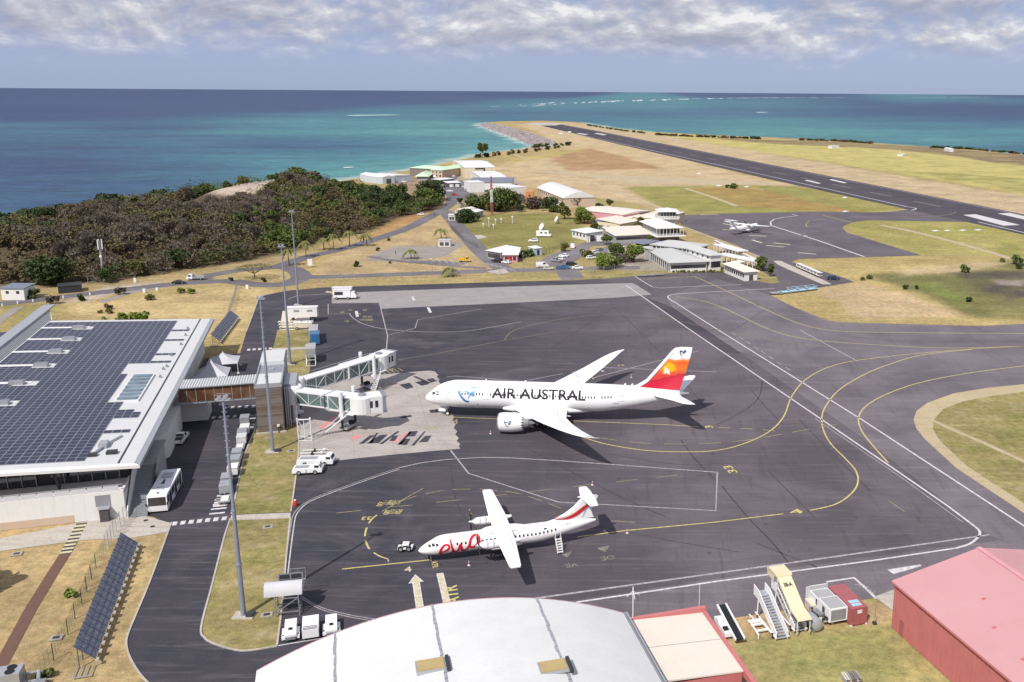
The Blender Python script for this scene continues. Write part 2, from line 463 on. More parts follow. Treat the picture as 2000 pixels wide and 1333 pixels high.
def dashes(mat, w, pts, dash, gap, curve=True, z=.016, parent=None):
    P = smooth_line(px(pts), 14) if curve else px(pts)
    acc = 0.0; on = True; seg = [P[0]]
    mb = MB()
    for a, b in zip(P[:-1], P[1:]):
        L = (b - a).length; pos = 0.0
        while pos < L:
            need = (dash if on else gap) - acc
            if pos + need <= L:
                pos += need; q = a.lerp(b, pos / L)
                if on:
                    seg.append(q); v, f = strip_geo(seg, w); mb.add([(p.x, p.y, z) for p in v], f)
                else: seg = [q]
                on = not on; acc = 0.0
            else:
                acc += L - pos; pos = L
                if on: seg.append(b)
    return mb.build('dashed_line', mat, parent or apron)
def text_geo(s, size, bold=0.0):
    cu = bpy.data.curves.new('t', 'FONT'); cu.body = s; cu.size = size; cu.align_x = 'CENTER'; cu.align_y = 'CENTER'; cu.offset = bold
    cu.resolution_u = 4
    ob = bpy.data.objects.new('t', cu); COL.objects.link(ob)
    dg = bpy.context.evaluated_depsgraph_get()
    me = bpy.data.meshes.new_from_object(ob.evaluated_get(dg))
    v = [tuple(p.co) for p in me.vertices]; f = [tuple(p.vertices) for p in me.polygons]
    bpy.data.objects.remove(ob); bpy.data.curves.remove(cu); bpy.data.meshes.remove(me)
    return v, f
def ground_text(s, at, height, rot, mat, stretch=1.0, z=.017, bold=None, name='painted_number'):
    v, f = text_geo(s, height * 1.4, .022 * height if bold is None else bold)
    c = g(*at); mt = Matrix.Rotation(rot, 3, 'Z'); mb = MB()
    mb.add([Vector((c.x, c.y, z)) + mt @ Vector((p[0] * stretch, p[1], 0)) for p in v], f)
    return mb.build(name, mat, apron)
# ------------------------------------------------------------------ numpy field helpers
def sdf(poly, X, Y):
    """signed distance to an outline, positive inside"""
    P = np.array([(p[0], p[1]) for p in poly]); d = np.full(X.shape, 1e18); ins = np.zeros(X.shape, bool)
    for i in range(len(P)):
        a = P[i]; b = P[(i + 1) % len(P)]; e = b - a
        wx = X - a[0]; wy = Y - a[1]; t = np.clip((wx * e[0] + wy * e[1]) / (e @ e + 1e-12), 0, 1)
        d = np.minimum(d, (wx - e[0] * t) ** 2 + (wy - e[1] * t) ** 2)
        c = ((a[1] <= Y) & (b[1] > Y)) | ((b[1] <= Y) & (a[1] > Y))
        with np.errstate(divide='ignore', invalid='ignore'):
            xi = a[0] + (Y - a[1]) * e[0] / (e[1] if e[1] else 1e-12)
        ins ^= c & (X < xi)
    return np.where(ins, 1, -1) * np.sqrt(d)
def vnoise(X, Y, s, seed=0):
    x = X / s + seed * 17.3; y = Y / s + seed * 9.1
    xi = np.floor(x).astype(np.int64); yi = np.floor(y).astype(np.int64); fx = x - xi; fy = y - yi
    fx = fx * fx * (3 - 2 * fx); fy = fy * fy * (3 - 2 * fy)
    def h(a, b):
        n = (a * 374761393 + b * 668265263 + seed * 1442695) & 0x7fffffff
        n = ((n ^ (n >> 13)) * 1274126177) & 0x7fffffff
        return ((n ^ (n >> 16)) & 0xffff) / 65535.0
    return (h(xi, yi) * (1 - fx) + h(xi + 1, yi) * fx) * (1 - fy) + (h(xi, yi + 1) * (1 - fx) + h(xi + 1, yi + 1) * fx) * fy
def fbm(X, Y, s, o=4, seed=0):
    t = 0; a = 1; n = 0
    for k in range(o): t = t + a * vnoise(X, Y, s / 2 ** k, seed + k); n += a; a *= .55
    return t / n
def sst(a, b, x):
    t = np.clip((x - a) / (b - a), 0, 1); return t * t * (3 - 2 * t)
def polar(name, az0, az1, na, d0, d1, nd):
    az = np.radians(np.linspace(az0, az1, na)); dd = np.exp(np.linspace(math.log(d0), math.log(d1), nd))
    A, D = np.meshgrid(az, dd); return D * np.sin(A), D * np.cos(A)
def grid_mesh(name, X, Y, Z, col, mat):
    nd, na = X.shape; me = bpy.data.meshes.new(name)
    co = np.stack([X, Y, Z], -1).reshape(-1, 3)
    i = np.arange(nd * na).reshape(nd, na); q = np.stack([i[:-1, :-1], i[:-1, 1:], i[1:, 1:], i[1:, :-1]], -1).reshape(-1, 4)
    me.vertices.add(len(co)); me.vertices.foreach_set('co', co.ravel().astype(np.float32))
    me.loops.add(q.size); me.loops.foreach_set('vertex_index', q.ravel().astype(np.int32))
    me.polygons.add(len(q)); me.polygons.foreach_set('loop_start', np.arange(0, q.size, 4, dtype=np.int32))
    me.polygons.foreach_set('use_smooth', np.ones(len(q), bool))
    me.update(calc_edges=True)
    ca = me.color_attributes.new('Col', 'FLOAT_COLOR', 'POINT')
    c4 = np.ones((len(co), 4), np.float32); c4[:, :3] = col.reshape(-1, 3); ca.data.foreach_set('color', c4.ravel())
    me.materials.append(MATS[mat]); me.validate(); return link(name, me)

# ------------------------------------------------------------------ land
SEA_Z = -2.5
COAST = px([(-700, 640), (-300, 500), (0, 455), (100, 440), (200, 431), (300, 421), (400, 404), (500, 376), (600, 368), (690, 350), (760, 340), (830, 327), (890, 313), (950, 301), (1010, 294),
            (1046, 287), (1020, 277), (985, 263), (950, 251), (936, 245), (940, 241), (975, 239), (1060, 237.5), (1130, 240), (1200, 251), (1290, 261), (1400, 266), (1540, 272), (1700, 281), (1900, 295), (2000, 304), (2300, 330)], SEA_Z) + \
        [Vector((900, 300, 0)), Vector((900, -400, 0)), Vector((-700, -400, 0))]
WOOD = px([(-260, 560), (0, 560), (90, 555), (210, 555), (330, 535), (470, 512), (560, 492), (640, 470), (720, 455), (780, 425), (850, 412), (872, 402), (800, 394), (740, 386), (690, 374), (640, 360), (540, 366), (440, 388), (280, 416), (60, 446), (-260, 505)])
ROCKY = px([(415, 372), (455, 356), (520, 346), (558, 350), (555, 364), (500, 374), (440, 384)], 13.0)
def hill(X, Y):
    s = sdf(WOOD, X, Y); return 9.5 * sst(6, 46, s) + 4.5 * sst(-22, 8, sdf(ROCKY, X, Y)) + 2.0 * (fbm(X, Y, 45, 3, 5) - .5) * sst(5, 40, s)
def land_z(X, Y):
    s = sdf(COAST, X, Y) + (fbm(X, Y, 26, 3, 2) - .5) * 9
    z = -.05 - 5.0 * (1 - sst(-14, 16, s))
    return np.where(s > 15, -.05, z) + hill(X, Y) * sst(0, 24, s)
def hz(p):
    return float(land_z(np.array([[p[0]]]), np.array([[p[1]]]))[0, 0])
X, Y = polar('ground', -62, 52, 560, 22, 2700, 640)
Z = land_z(X, Y)
GC = np.zeros(X.shape + (3,)); GC[:] = (.345, .265, .12)
wob = (fbm(X, Y, 14, 4, 11) - .5) * 9 + (fbm(X, Y, 60, 3, 13) - .5) * 22
fine = fbm(X, Y, 9, 3, 21)
def paint(pts, c, soft=6.0, amt=1.0, wobk=1.0, z=0.0, texture=0.0):
    global GC
    s = sdf(px(pts, z) if not isinstance(pts[0], Vector) else pts, X, Y)
    k = sst(-soft, soft, s + wob * wobk) * amt
    if texture: k = k * (1 - texture + texture * sst(.35, .65, fbm(X, Y, 22, 4, len(pts) + 3)))
    GC = GC * (1 - k[..., None]) + np.array(c) * k[..., None]
n_a = sst(.45, .68, fbm(X, Y, 75, 4, 31))[..., None]; GC = GC * (1 - n_a * .5) + np.array((.25, .23, .085)) * n_a * .5
paint([(960, 330), (1000, 318), (1130, 298), (1075, 280), (1050, 258), (1000, 243), (1062, 244), (1500, 352), (1600, 372), (1240, 364), (1320, 420), (1160, 388), (1080, 366), (1000, 362)], (.43, .33, .195), 4)
paint([(1040, 240), (1110, 240), (1240, 256), (1500, 300), (2000, 384), (2400, 455), (2400, 500), (2000, 425), (1500, 325), (1160, 258)], (.405, .32, .195), 5, 1, .6)
paint([(1240, 256), (1500, 272), (1700, 282), (2000, 305), (2400, 340), (2400, 450), (2000, 380), (1500, 299)], (.40, .345, .125), 6)
paint([(1700, 330), (2000, 348), (2200, 370), (2200, 400), (2000, 376), (1850, 350)], (.21, .215, .065), 8, .7, 1, 0, .6)
paint([(1380, 270), (1600, 276), (1850, 290), (2100, 312), (2100, 332), (1950, 318), (1850, 302), (1700, 290), (1500, 281)], (.175, .125, .085), 6, .9, 1, 0, .3)
paint([(1075, 308), (1145, 290), (1200, 303), (1290, 328), (1200, 332), (1110, 333)], (.31, .19, .10), 5, .85, .6)
paint([(1000, 320), (1100, 305), (1140, 290), (1100, 295), (985, 312)], (.38, .30, .12), 4, .8)
paint([(1215, 366), (1350, 362), (1470, 362), (1560, 364), (1770, 408), (1700, 416), (1320, 419), (1262, 392)], (.235, .225, .065), 4, .95, .4, 0, .25)
paint([(1360, 368), (1440, 364), (1500, 372), (1620, 402), (1700, 415), (1560, 413), (1450, 402), (1400, 385)], (.30, .195, .07), 4, .85, .6, 0, .25)
paint([(1650, 440), (1690, 429), (1870, 429), (2010, 458), (2300, 520), (2300, 560), (2000, 505), (1790, 499), (1680, 466)], (.275, .265, .075), 4, .9, .5, 0, .4)
paint([(1560, 508), (1800, 500), (2000, 505), (2300, 560), (2300, 680), (2000, 640), (1640, 632), (1510, 580), (1600, 560)], (.38, .30, .125), 4, .8, .5)
paint([(1700, 535), (1850, 525), (1960, 505), (2100, 520), (2200, 640), (2000, 622), (1900, 620), (1790, 575), (1720, 550)], (.15, .145, .055), 4, .95, .5, 0, .35)
paint([(1840, 530), (1990, 528), (2100, 560), (2100, 590), (1960, 590), (1880, 560)], (.07, .058, .055), 4, .9, .8, 0, .6)
paint([(1838, 533), (1960, 528), (2010, 530), (2010, 546), (1940, 542), (1880, 549)], (.07, .06, .058), 4, .75, .5)
paint([(1895, 566), (1955, 560), (1972, 572), (1930, 577)], (.07, .06, .055), 4, .75, .5)
paint([(1930, 545), (2000, 548), (2000, 560), (1950, 556)], (.30, .25, .22), 2, .8, .3)
paint([(1760, 548), (1850, 548), (1900, 580), (1880, 600), (1800, 575)], (.165, .20, .05), 4, .8, .7)
paint([(1740, 527), (1900, 513), (1990, 512), (1900, 530), (1760, 542)], (.43, .34, .2), 3, .8, .4)
paint([(1600, 565), (1680, 552), (1790, 575), (1880, 618), (1760, 622), (1660, 622)], (.435, .325, .2), 3, .75, .6, 0, .3)
paint([(875, 445), (900, 430), (960, 418), (1080, 416), (1140, 428), (1130, 468), (1070, 500), (985, 490), (930, 478)], (.20, .185, .06), 3, .95, .3)
paint([(600, 545), (660, 500), (760, 465), (850, 425), (880, 425), (930, 480), (985, 530), (880, 535)], (.375, .28, .155), 3, .8, .4)
paint([(735, 495), (780, 482), (880, 480), (870, 500), (780, 510), (730, 508)], (.30, .265, .245), 2, .85, .4)
paint([(700, 470), (790, 410), (840, 402), (860, 408), (810, 430), (760, 455)], (.36, .21, .085), 3, .9, .4)
paint([(760, 352), (800, 345), (870, 350), (880, 372), (840, 380), (770, 378)], (.26, .185, .13), 4, .9, .5)
paint([(830, 352), (960, 335), (1010, 350), (1040, 385), (1000, 402), (900, 410), (880, 395), (860, 372)], (.28, .25, .235), 3, .75, .4)
paint([(1200, 470), (1320, 500), (1330, 530), (1220, 530), (1160, 515), (1180, 490)], (.31, .275, .245), 3, .8, .4)
paint([(0, 560), (330, 535), (480, 512), (640, 488), (560, 515), (430, 530), (300, 552), (0, 585)], (.33, .25, .13), 4, .8, .5)
paint([(200, 560), (330, 548), (300, 556), (170, 590), (120, 590)], (.43, .37, .31), 2, .8, .3)
paint([(130, 596), (420, 566), (520, 560), (500, 600), (440, 660), (400, 640), (180, 640)], (.45, .345, .17), 4, .7, .5)
paint([(0, 590), (130, 598), (100, 640), (0, 680)], (.24, .215, .075), 4, .75, .5)
paint([(0, 1010), (340, 1000), (290, 1160), (250, 1260), (300, 1345), (-100, 1345), (-100, 1060)], (.40, .295, .15), 2, .85, .3, 0, .2)
paint([(1380, 1180), (1700, 1150), (1760, 1190), (1990, 1400), (1500, 1400)], (.34, .30, .12), 2, .9, .3)
paint([(1390, 1185), (1500, 1185), (1740, 1172), (1790, 1215), (1700, 1212), (1560, 1232), (1420, 1245)], (.42, .29, .16), 2, .9, .5, 0, .3)
paint([(1500, 1260), (1620, 1230), (1720, 1260), (1800, 1320), (1640, 1330), (1540, 1300)], (.23, .235, .075), 3, .75, .8, 0, .5)
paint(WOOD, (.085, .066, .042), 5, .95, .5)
paint([tuple(p) for p in []] or ROCKY, (.44, .36, .29), 5, .9, .6)
kk = (1 - sst(-3, 12, sdf(COAST, X, Y) + wob * .2)); GC = GC * (1 - kk[..., None]) + np.array((.42, .36, .27)) * kk[..., None]
paint([(1046, 292), (1020, 279), (985, 266), (950, 254), (930, 247), (940, 239), (975, 243), (1030, 258), (1070, 273), (1092, 285)], (.33, .285, .275), 5, 1, .3)
GC = (GC * .96 + GC.mean(-1, keepdims=True) * .04) * (.84 + .34 * fine)[..., None]
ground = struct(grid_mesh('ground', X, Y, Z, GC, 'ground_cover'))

# ------------------------------------------------------------------ sea: water colour follows its depth
SX, SY = polar('sea', -66, 56, 420, 150, 90000, 620)
spx, spy = proj_np(SX, SY, np.full(SX.shape, SEA_Z))
S = [(-100, 180, 0, .6), (300, 182, 0, .6), (700, 186, .0, .6), (1000, 182, .02, .5), (1500, 184, .02, .5), (2000, 186, .05, .5), (0, 220, .05, 1), (300, 215, .06, 1), (600, 205, .07, 1), (850, 198, .1, .7),
     (0, 262, .36, .9), (150, 262, .34, .8), (0, 290, .28, 1), (300, 245, .22, .8), (400, 232, .3, .8), (500, 248, .5, .9), (600, 245, .55, .9), (700, 232, .5, .8), (780, 222, .5, .7), (900, 212, .4, .6), (0, 330, .2, 1.2), (200, 300, .26, 1), (400, 290, .45, 1), (550, 282, .34, 1), (750, 292, .42, .8),
     (600, 310, .58, 1), (850, 260, .68, 1), (700, 270, .62, 1), (900, 280, .72, 1), (800, 320, .74, 1), (650, 340, .74, 1), (1000, 282, .8, .8), (420, 330, .45, 1), (200, 350, .24, 1.2), (50, 400, .3, 1), (0, 425, .55, .4), (330, 350, .34, 1),
     (1000, 205, .45, .5), (1000, 222, .3, .6), (1100, 212, .48, .6), (1200, 222, .33, .7), (1100, 232, .34, .7), (1300, 240, .36, .7), (1250, 205, .55, .5), (1500, 200, .52, .5), (1400, 230, .42, .7), (1500, 215, .30, .7), (1600, 208, .28, .7), (1800, 215, .14, .9), (1950, 220, .12, .9), (1700, 235, .28, .8), (1900, 240, .25, .9),
     (1250, 252, .62, .7), (1400, 252, .70, .7), (1600, 252, .62, .8), (1800, 255, .56, .8), (1950, 262, .6, .9), (1700, 265, .62, .8), (1900, 280, .5, .8), (1500, 262, .55, .7), (1800, 195, .5, .4), (1950, 196, .45, .4), (1700, 280, .32, .6), (1990, 290, .35, .8), (1300, 258, .5, .6)]
num = np.zeros(SX.shape); den = np.full(SX.shape, 1e-9)
cxx = np.clip(spx, -150, 2150)
for (a, b, v, r) in S:
    dx = (cxx - a) / (130 * r + 20); dy = (spy - b) / (11 * r + 3 + (b - 175) * .05)
    w = np.exp(-np.minimum(dx * dx + dy * dy, 60)) + 1e-5 / (1 + dx * dx + dy * dy); num += w * v; den += w
dep = num / den
th = R(12); ux = SX * math.cos(th) + SY * math.sin(th); uy = -SX * math.sin(th) + SY * math.cos(th)
dist = np.hypot(SX, SY)
dep = dep + (fbm(ux / 2.6, uy * .8, 170, 5, 41) - .5) * .5 * sst(5000, 600, dist) + (fbm(ux / 3, uy, 1500, 4, 47) - .5) * .16 * sst(600, 2500, dist)
dep = np.clip(dep, 0, 1)
shore = sdf(COAST, SX, SY)
dep = np.maximum(dep, sst(-45, -2, shore + (fbm(SX, SY, 30, 3, 3) - .5) * 26) * .98)
stops = [(0, (.014, .034, .105)), (.2, (.02, .052, .12)), (.4, (.030, .115, .165)), (.6, (.048, .175, .19)), (.8, (.09, .255, .25)), (1, (.33, .41, .36))]
sc = np.stack([np.interp(dep, [s[0] for s in stops], [s[1][k] for s in stops]) for k in range(3)], -1)
n = NT('sea_water')
sea_c = n.attr('Col')
wv = n.noise(1, 5, .65, n.mapping((.05, .16, 1), (0, 0, R(14)))); wv2 = n.noise(1, 6, .6, n.mapping((.009, .03, 1), (0, 0, R(10)))); wv3 = n.noise(1, 4, .7, n.mapping((.25, .7, 1), (0, 0, R(8))))
sea_c = n.mix(.5, sea_c, n.ramp(wv2, [(.3, .34), (.7, .66)]), 'OVERLAY')
sea_c = n.mix(1.0, sea_c, n.math('ADD', n.math('MULTIPLY', n.math('SUBTRACT', n.math('ADD', wv, n.math('MULTIPLY', wv3, .8)), .9), 2.2), 1.0), 'MULTIPLY')
n.bump(n.math('ADD', n.math('MULTIPLY', wv, 1.0), n.math('MULTIPLY', wv3, .35)), .7, 1.0)
MATS['sea_water'] = n.fin(sea_c, .42, 0, .13)
sea = struct(grid_mesh('sea', SX, SY, np.full(SX.shape, SEA_Z), sc, 'sea_water'))
# surf on the reef and along the shore
n = NT('foam'); MATS['foam'] = n.fin((.72, .75, .76), .8, 0, .2)
def surf(pts, w, label, breakup=.5, jit=4.0):
    P = smooth_line(px(pts, SEA_Z), 30); mb = MB()
    for a, b in zip(P[:-1], P[1:]):
        if random.random() < breakup:
            d = (b - a); L = d.length; o = Vector((random.uniform(-1, 1), random.uniform(-1, 1), 0)) * jit
            ww = w * random.uniform(.35, 1.3); k = random.uniform(.9, 2.0)
            q = [a + o - d * (k - 1) / 2, a + o + Vector((0, -ww * .5, 0)), b + o + Vector((0, -ww * .4, 0)), b + o + d * (k - 1) / 2, b + o + Vector((0, ww * .3, 0)), a + o + Vector((0, ww * .5, 0))]
            mb.add([(p.x, p.y, SEA_Z + .25) for p in q], [(0, 1, 2, 3, 4, 5)])
    o = mb.build('surf', 'foam'); return tag(o, label, 'surf', None, 'stuff')
surf([(1002, 209), (1100, 202), (1250, 196.5), (1400, 192.5), (1530, 191.3), (1650, 191.2)], 330, 'broken white surf line on the distant reef', .97, 110)
surf([(1768, 191), (1850, 190.6), (1930, 190)], 300, 'short white surf line near the right end of the reef', .75, 60)
surf([(688, 226), (765, 225)], 85, 'white breaker on the near reef left of the runway', .9, 8)
surf([(775, 222), (890, 218.5)], 80, 'broken white breakers beyond the near reef', .5, 25)
surf([(940, 216), (990, 210)], 90, 'few white breakers close to the runway end', .5, 30)
surf([(675, 328), (688, 327.5)], 8, 'small white wave off the beach behind the wood', .9, 1)
surf([(936, 247), (952, 252), (985, 265), (1012, 277), (1040, 289)], 10, 'thin white wash along the foot of the breakwater', .3, 2)
surf([(1481, 220), (1496, 219.6)], 50, 'small dark and white shoal in the lagoon', .7, 3)
# ------------------------------------------------------------------ pavements
APRON = [(563, 568), (628, 562), (949, 552), (1100, 548), (1190, 544), (1255, 538), (1330, 533), (1400, 531), (1440, 536), (1475, 548), (1505, 554), (1521, 552), (1490, 530), (1478, 512), (1500, 500), (1545, 512), (1640, 540), (1668, 551), (1600, 562), (1503, 577),
         (1550, 600), (1617, 627), (1645, 630), (1760, 635), (1910, 637), (2000, 633), (2300, 620), (2500, 900), (2300, 1200), (1745, 1163), (1500, 1196), (1400, 1212), (1380, 1300), (900, 1345), (541, 1345), (291, 1345), (264, 1305), (250, 1275), (248, 1246), (289, 1146), (334, 1030), (300, 1010), (240, 1000), (300, 880), (400, 700), (469, 690), (481, 649), (506, 583), (515, 578)]
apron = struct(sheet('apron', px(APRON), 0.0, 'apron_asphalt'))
runway = struct(sheet('runway', px([(1040, 241.5), (1062, 247), (1160, 271), (1500, 350), (1780, 411), (1880, 432), (2000, 459), (2400, 548), (2400, 500), (2000, 419), (1500, 321), (1160, 255), (1085, 241.5)]), .02, 'runway_asphalt'))
north_apron = struct(sheet('north_apron', px([(1322, 421), (1400, 418), (1610, 413.5), (1700, 415.5), (1742, 414), (1770, 410), (1782, 408), (1840, 421), (1900, 434), (1700, 430.5), (1672, 433), (1650, 440), (1645, 446), (1655, 455), (1685, 464), (1800, 499), (1640, 504), (1560, 506), (1545, 512), (1500, 512), (1440, 480), (1330, 440)]), .01, 'north_asphalt'))
struct(sheet('runway_end_pad', px([(1022, 242), (1045, 240), (1085, 240.2), (1098, 243), (1085, 245.5), (1050, 245.5)]), .05, 'path_concrete'))
struct(sheet('taxiway', px([(1312, 600), (1303, 578), (1400, 545), (1505, 577), (1550, 600), (1617, 627), (1645, 630), (1910, 637), (2000, 633), (2300, 620), (2500, 900), (2300, 1200), (2050, 1085), (1932, 1046), (1905, 1028), (1700, 866), (1449, 691)]), .004, 'taxi_asphalt'))
struct(sheet('service_strip', px([(1040, 1185), (1400, 1131), (1700, 1088), (1870, 1066), (2050, 1045), (2300, 1200), (1745, 1163), (1500, 1196), (1400, 1212), (1380, 1300), (1000, 1300)]), .007, 'taxi_asphalt'))
sheet('asphalt_patch', px([(1262, 581), (1312, 600), (1449, 691), (1413, 689), (1345, 645)]), .005, 'runway_asphalt', apron)
stand = struct(sheet('stand_concrete_pad', px([(583, 891), (585, 818), (592, 780), (606, 752), (640, 745), (722, 734), (790, 728), (838, 724.5), (849, 726), (852, 729), (856, 733), (853, 737), (858, 741), (857, 746), (862, 752), (860, 757), (866, 764), (864, 770), (871, 778), (869, 785), (877, 795), (874, 801), (881, 808), (887, 815), (883, 822), (890, 829), (886, 836), (893, 843), (889, 849), (896, 856), (892, 862), (899, 868), (896, 872), (899, 877), (860, 880), (760, 889), (652, 900.5), (620, 897)]), .008, 'stand_concrete'))
struct(sheet('concrete_strip', px([(648, 572.5), (700, 571), (1000, 560), (1100, 557), (1235, 553), (1245, 558), (1273, 576), (1200, 582), (1000, 592), (745, 603.5), (741, 592), (648, 593)]), .006, 'pale_concrete'))
# dark patched slabs in the stand
for q in [[(700, 868), (722, 851), (733, 850), (711, 867)], [(715, 867), (742, 850), (758, 849), (740, 866)], [(740, 868), (775, 843), (781, 843), (747, 868)], [(776, 869), (800, 843), (805, 843), (784, 868)], [(794, 853), (800, 843), (817, 842), (810, 853)], [(777, 869), (790, 858), (802, 857), (794, 870)],
          [(803, 871), (828, 843), (832, 843), (809, 871)], [(818, 864), (830, 852), (843, 851), (835, 864)], [(721, 865), (735, 846), (739, 846), (726, 867)], [(760, 862), (768, 852), (778, 851), (771, 862)],
          [(780, 752), (800, 748), (808, 757), (794, 761)], [(810, 747), (826, 744), (838, 751), (824, 754)], [(806, 736), (812, 735), (842, 748), (836, 750)], [(832, 741), (846, 739), (853, 745), (842, 748)], [(838, 801), (852, 800), (858, 806), (841, 807)], [(780, 815), (802, 811), (806, 814), (786, 818)]]:
    sheet('dark_slab', px(q), .013, 'apron_asphalt', stand)
for q in [[(622, 836), (650, 814), (662, 817), (628, 838)], [(765, 866), (790, 846), (798, 846), (772, 866)], [(684, 858), (694, 850), (708, 850), (694, 860)]]:
    sheet('red_marking', px(q), .014, 'roof_red', stand)
def island(pts, name='grass_verge', z=.04): return struct(sheet(name, px(pts), z, 'island_grass'))
island([(450, 1016), (567, 1013), (560, 1080), (541, 1262), (510, 1269), (480, 1271), (445, 1266), (415, 1256), (400, 1245), (393, 1225), (415, 1140), (438, 1050)])
island([(498, 840), (584, 818), (583, 880), (578, 930), (568, 1001), (452, 1006), (462, 960), (478, 890)])
island([(542, 645), (604, 645), (606, 720), (600, 745), (520, 750), (516, 735), (531, 690)])
island([(1100, 548.5), (1190, 544.5), (1255, 538.5), (1330, 533.5), (1400, 531.5), (1440, 536.5), (1475, 548.5), (1505, 554.5), (1522, 552), (1516, 541), (1440, 528), (1330, 528), (1250, 531)], 'grass_verge')
struct(sheet('verge_edge', px([(2000, 751), (1930, 758), (1862, 769), (1812, 787), (1790, 803), (1784, 820), (1790, 838), (1806, 858), (1868, 915), (2000, 1003), (2300, 1200), (2500, 800), (2300, 730)]), .03, 'dirt'))
island([(2000, 766), (1930, 775), (1880, 785), (1842, 800), (1824, 820), (1822, 838), (1836, 862), (1890, 912), (2010, 990), (2300, 1190), (2480, 800), (2300, 742)], z=.045)
struct(strip('track', smooth_line(px([(1800, 812), (1850, 835), (1930, 870), (2050, 925)])), 1.2, .06, 'dirt'))
struct(sheet('garden_path', px([(452, 1007), (568, 1002), (567, 1013), (449, 1017)]), .045, 'path_concrete'))
struct(sheet('garden_path', px([(531, 681), (604, 678), (604, 682), (530, 686)]), .045, 'path_concrete'))
struct(sheet('equipment_pad', px([(546, 645), (552, 608), (604, 604), (606, 645)]), .03, 'tarp_cream'))
kerb_m = 'path_concrete'
def kerb(pts, w=.25, h=.13, curve=True):
    P = smooth_line(px(pts), 5) if curve else px(pts)
    mb = MB(); v, f = strip_geo(P, w); n = len(P)
    mb.add([(p.x, p.y, h) for p in v], f)
    for s, e in ((0, n), (n, 2 * n)):
        for i in range(s, e - 1):
            a, b = v[i], v[i + 1]; mb.add([(a.x, a.y, -.04), (b.x, b.y, -.04), (b.x, b.y, h), (a.x, a.y, h)], [(0, 1, 2, 3)])
    return struct(mb.build('kerb', kerb_m))
kerb([(335, 1021), (312, 1085), (289, 1146), (268, 1196), (250, 1240), (247, 1262), (255, 1288), (275, 1320), (300, 1345)])
kerb([(450, 1014), (438, 1050), (415, 1140), (393, 1225), (400, 1247), (415, 1257), (445, 1267), (480, 1272), (541, 1263)])
kerb([(568, 1001), (578, 930), (583, 880), (584, 818)]); kerb([(541, 1262), (550, 1190), (560, 1080), (567, 1013)])
kerb([(452, 1006), (462, 960), (478, 890), (498, 840)])
kerb([(481, 649), (494, 615), (506, 583), (515, 578), (563, 568)])
struct(sheet('terminal_forecourt', px([(-200, 1085), (0, 1052), (200, 1013), (245, 1005), (270, 1005), (334, 1022), (326, 1040), (250, 1052), (165, 1055), (0, 1077), (-200, 1110)]), .012, 'path_concrete'))
# roads beyond the apron fence
roads = struct(strip('road', smooth_line(px([(-250, 640), (-60, 602), (0, 594), (100, 583), (200, 571), (330, 556), (400, 551), (450, 549)])), 7.5, .0, 'road_asphalt'))
def road(pts, w, z=.01, mat='road_asphalt'): return struct(strip('road', smooth_line(px(pts)), w, z, mat))
road([(392, 541), (420, 536), (450, 531), (480, 527), (520, 524), (545, 520), (600, 502), (650, 491), (700, 478), (750, 462), (800, 444), (845, 421), (872, 405), (884, 392), (880, 380), (872, 366)], 7)
road([(450, 549), (500, 556), (548, 556), (580, 548), (588, 538), (572, 526), (545, 520)], 7.5, .02)
road([(400, 551), (392, 541)], 7, .014)
road([(588, 541), (640, 541), (760, 537), (880, 532), (980, 529), (1060, 527), (1160, 524), (1250, 523)], 7, .015)
road([(868, 412), (884, 430), (905, 455), (930, 482), (955, 505), (985, 527)], 8, .025)
road([(720, 501), (760, 508), (830, 515), (900, 521), (950, 524)], 3, .018)
road([(800, 512), (850, 512), (905, 517)], 6, .012)
road([(872, 366), (884, 348), (900, 340)], 7, .012); road([(1090, 521), (1120, 500), (1140, 482), (1165, 472), (1200, 468)], 7, .02)
road([(1120, 500), (1175, 495), (1200, 482), (1240, 470), (1280, 462)], 7, .026); road([(1105, 524), (1115, 540), (1120, 548)], 9, .012)
struct(sheet('car_park', px([(1042, 519), (1070, 500), (1100, 489), (1128, 489), (1120, 505), (1105, 520)]), .03, 'road_asphalt'))
struct(sheet('car_park', px([(868, 380), (872, 362), (900, 352), (925, 370), (920, 388), (890, 392)]), .03, 'road_asphalt'))
struct(sheet('car_park', px([(1155, 465), (1190, 458), (1215, 466), (1200, 480), (1160, 480)]), .032, 'road_asphalt'))
struct(sheet('unpaved_lot', px([(735, 496), (775, 484), (850, 482), (895, 470), (905, 478), (870, 500), (790, 511), (730, 508)]), .005, 'gravel_lot'))
struct(sheet('footpath', px([(-120, 700), (-10, 624), (25, 602), (48, 598), (40, 604), (15, 622), (-80, 700)]), .01, 'gravel_lot'))
struct(sheet('track', px([(190, 590), (270, 562), (330, 556), (395, 549), (395, 553), (330, 560), (250, 575), (205, 592)]), -.02, 'gravel_lot'))
struct(sheet('track', px([(1000, 330), (1140, 340), (1500, 356), (1520, 362), (1240, 359), (1140, 345)]), -.03, 'dirt'))
for q in ([(1720, 440), (1780, 452), (1860, 472), (1930, 492), (1975, 506)], [(1278, 366), (1330, 383), (1372, 402)][:0] or [(1338, 368), (1390, 385), (1440, 403)], [(1000, 300), (1080, 330), (1150, 355), (1260, 395), (1320, 417)]): struct(strip('track', smooth_line(px(q)), 3.5, -.02, 'dirt'))
struct(sheet('concrete_walk', px([(1510, 510), (1525, 510), (1612, 549), (1625, 556), (1606, 556), (1520, 518)]), .03, 'path_concrete'))
for q in [[(880, 432), (895, 425), (902, 428), (888, 436)], [(912, 462), (940, 459), (952, 464), (930, 468)], [(1385, 515), (1580, 505)]][:2]:
    sheet('slab', px(q), .02, 'path_concrete', ground)

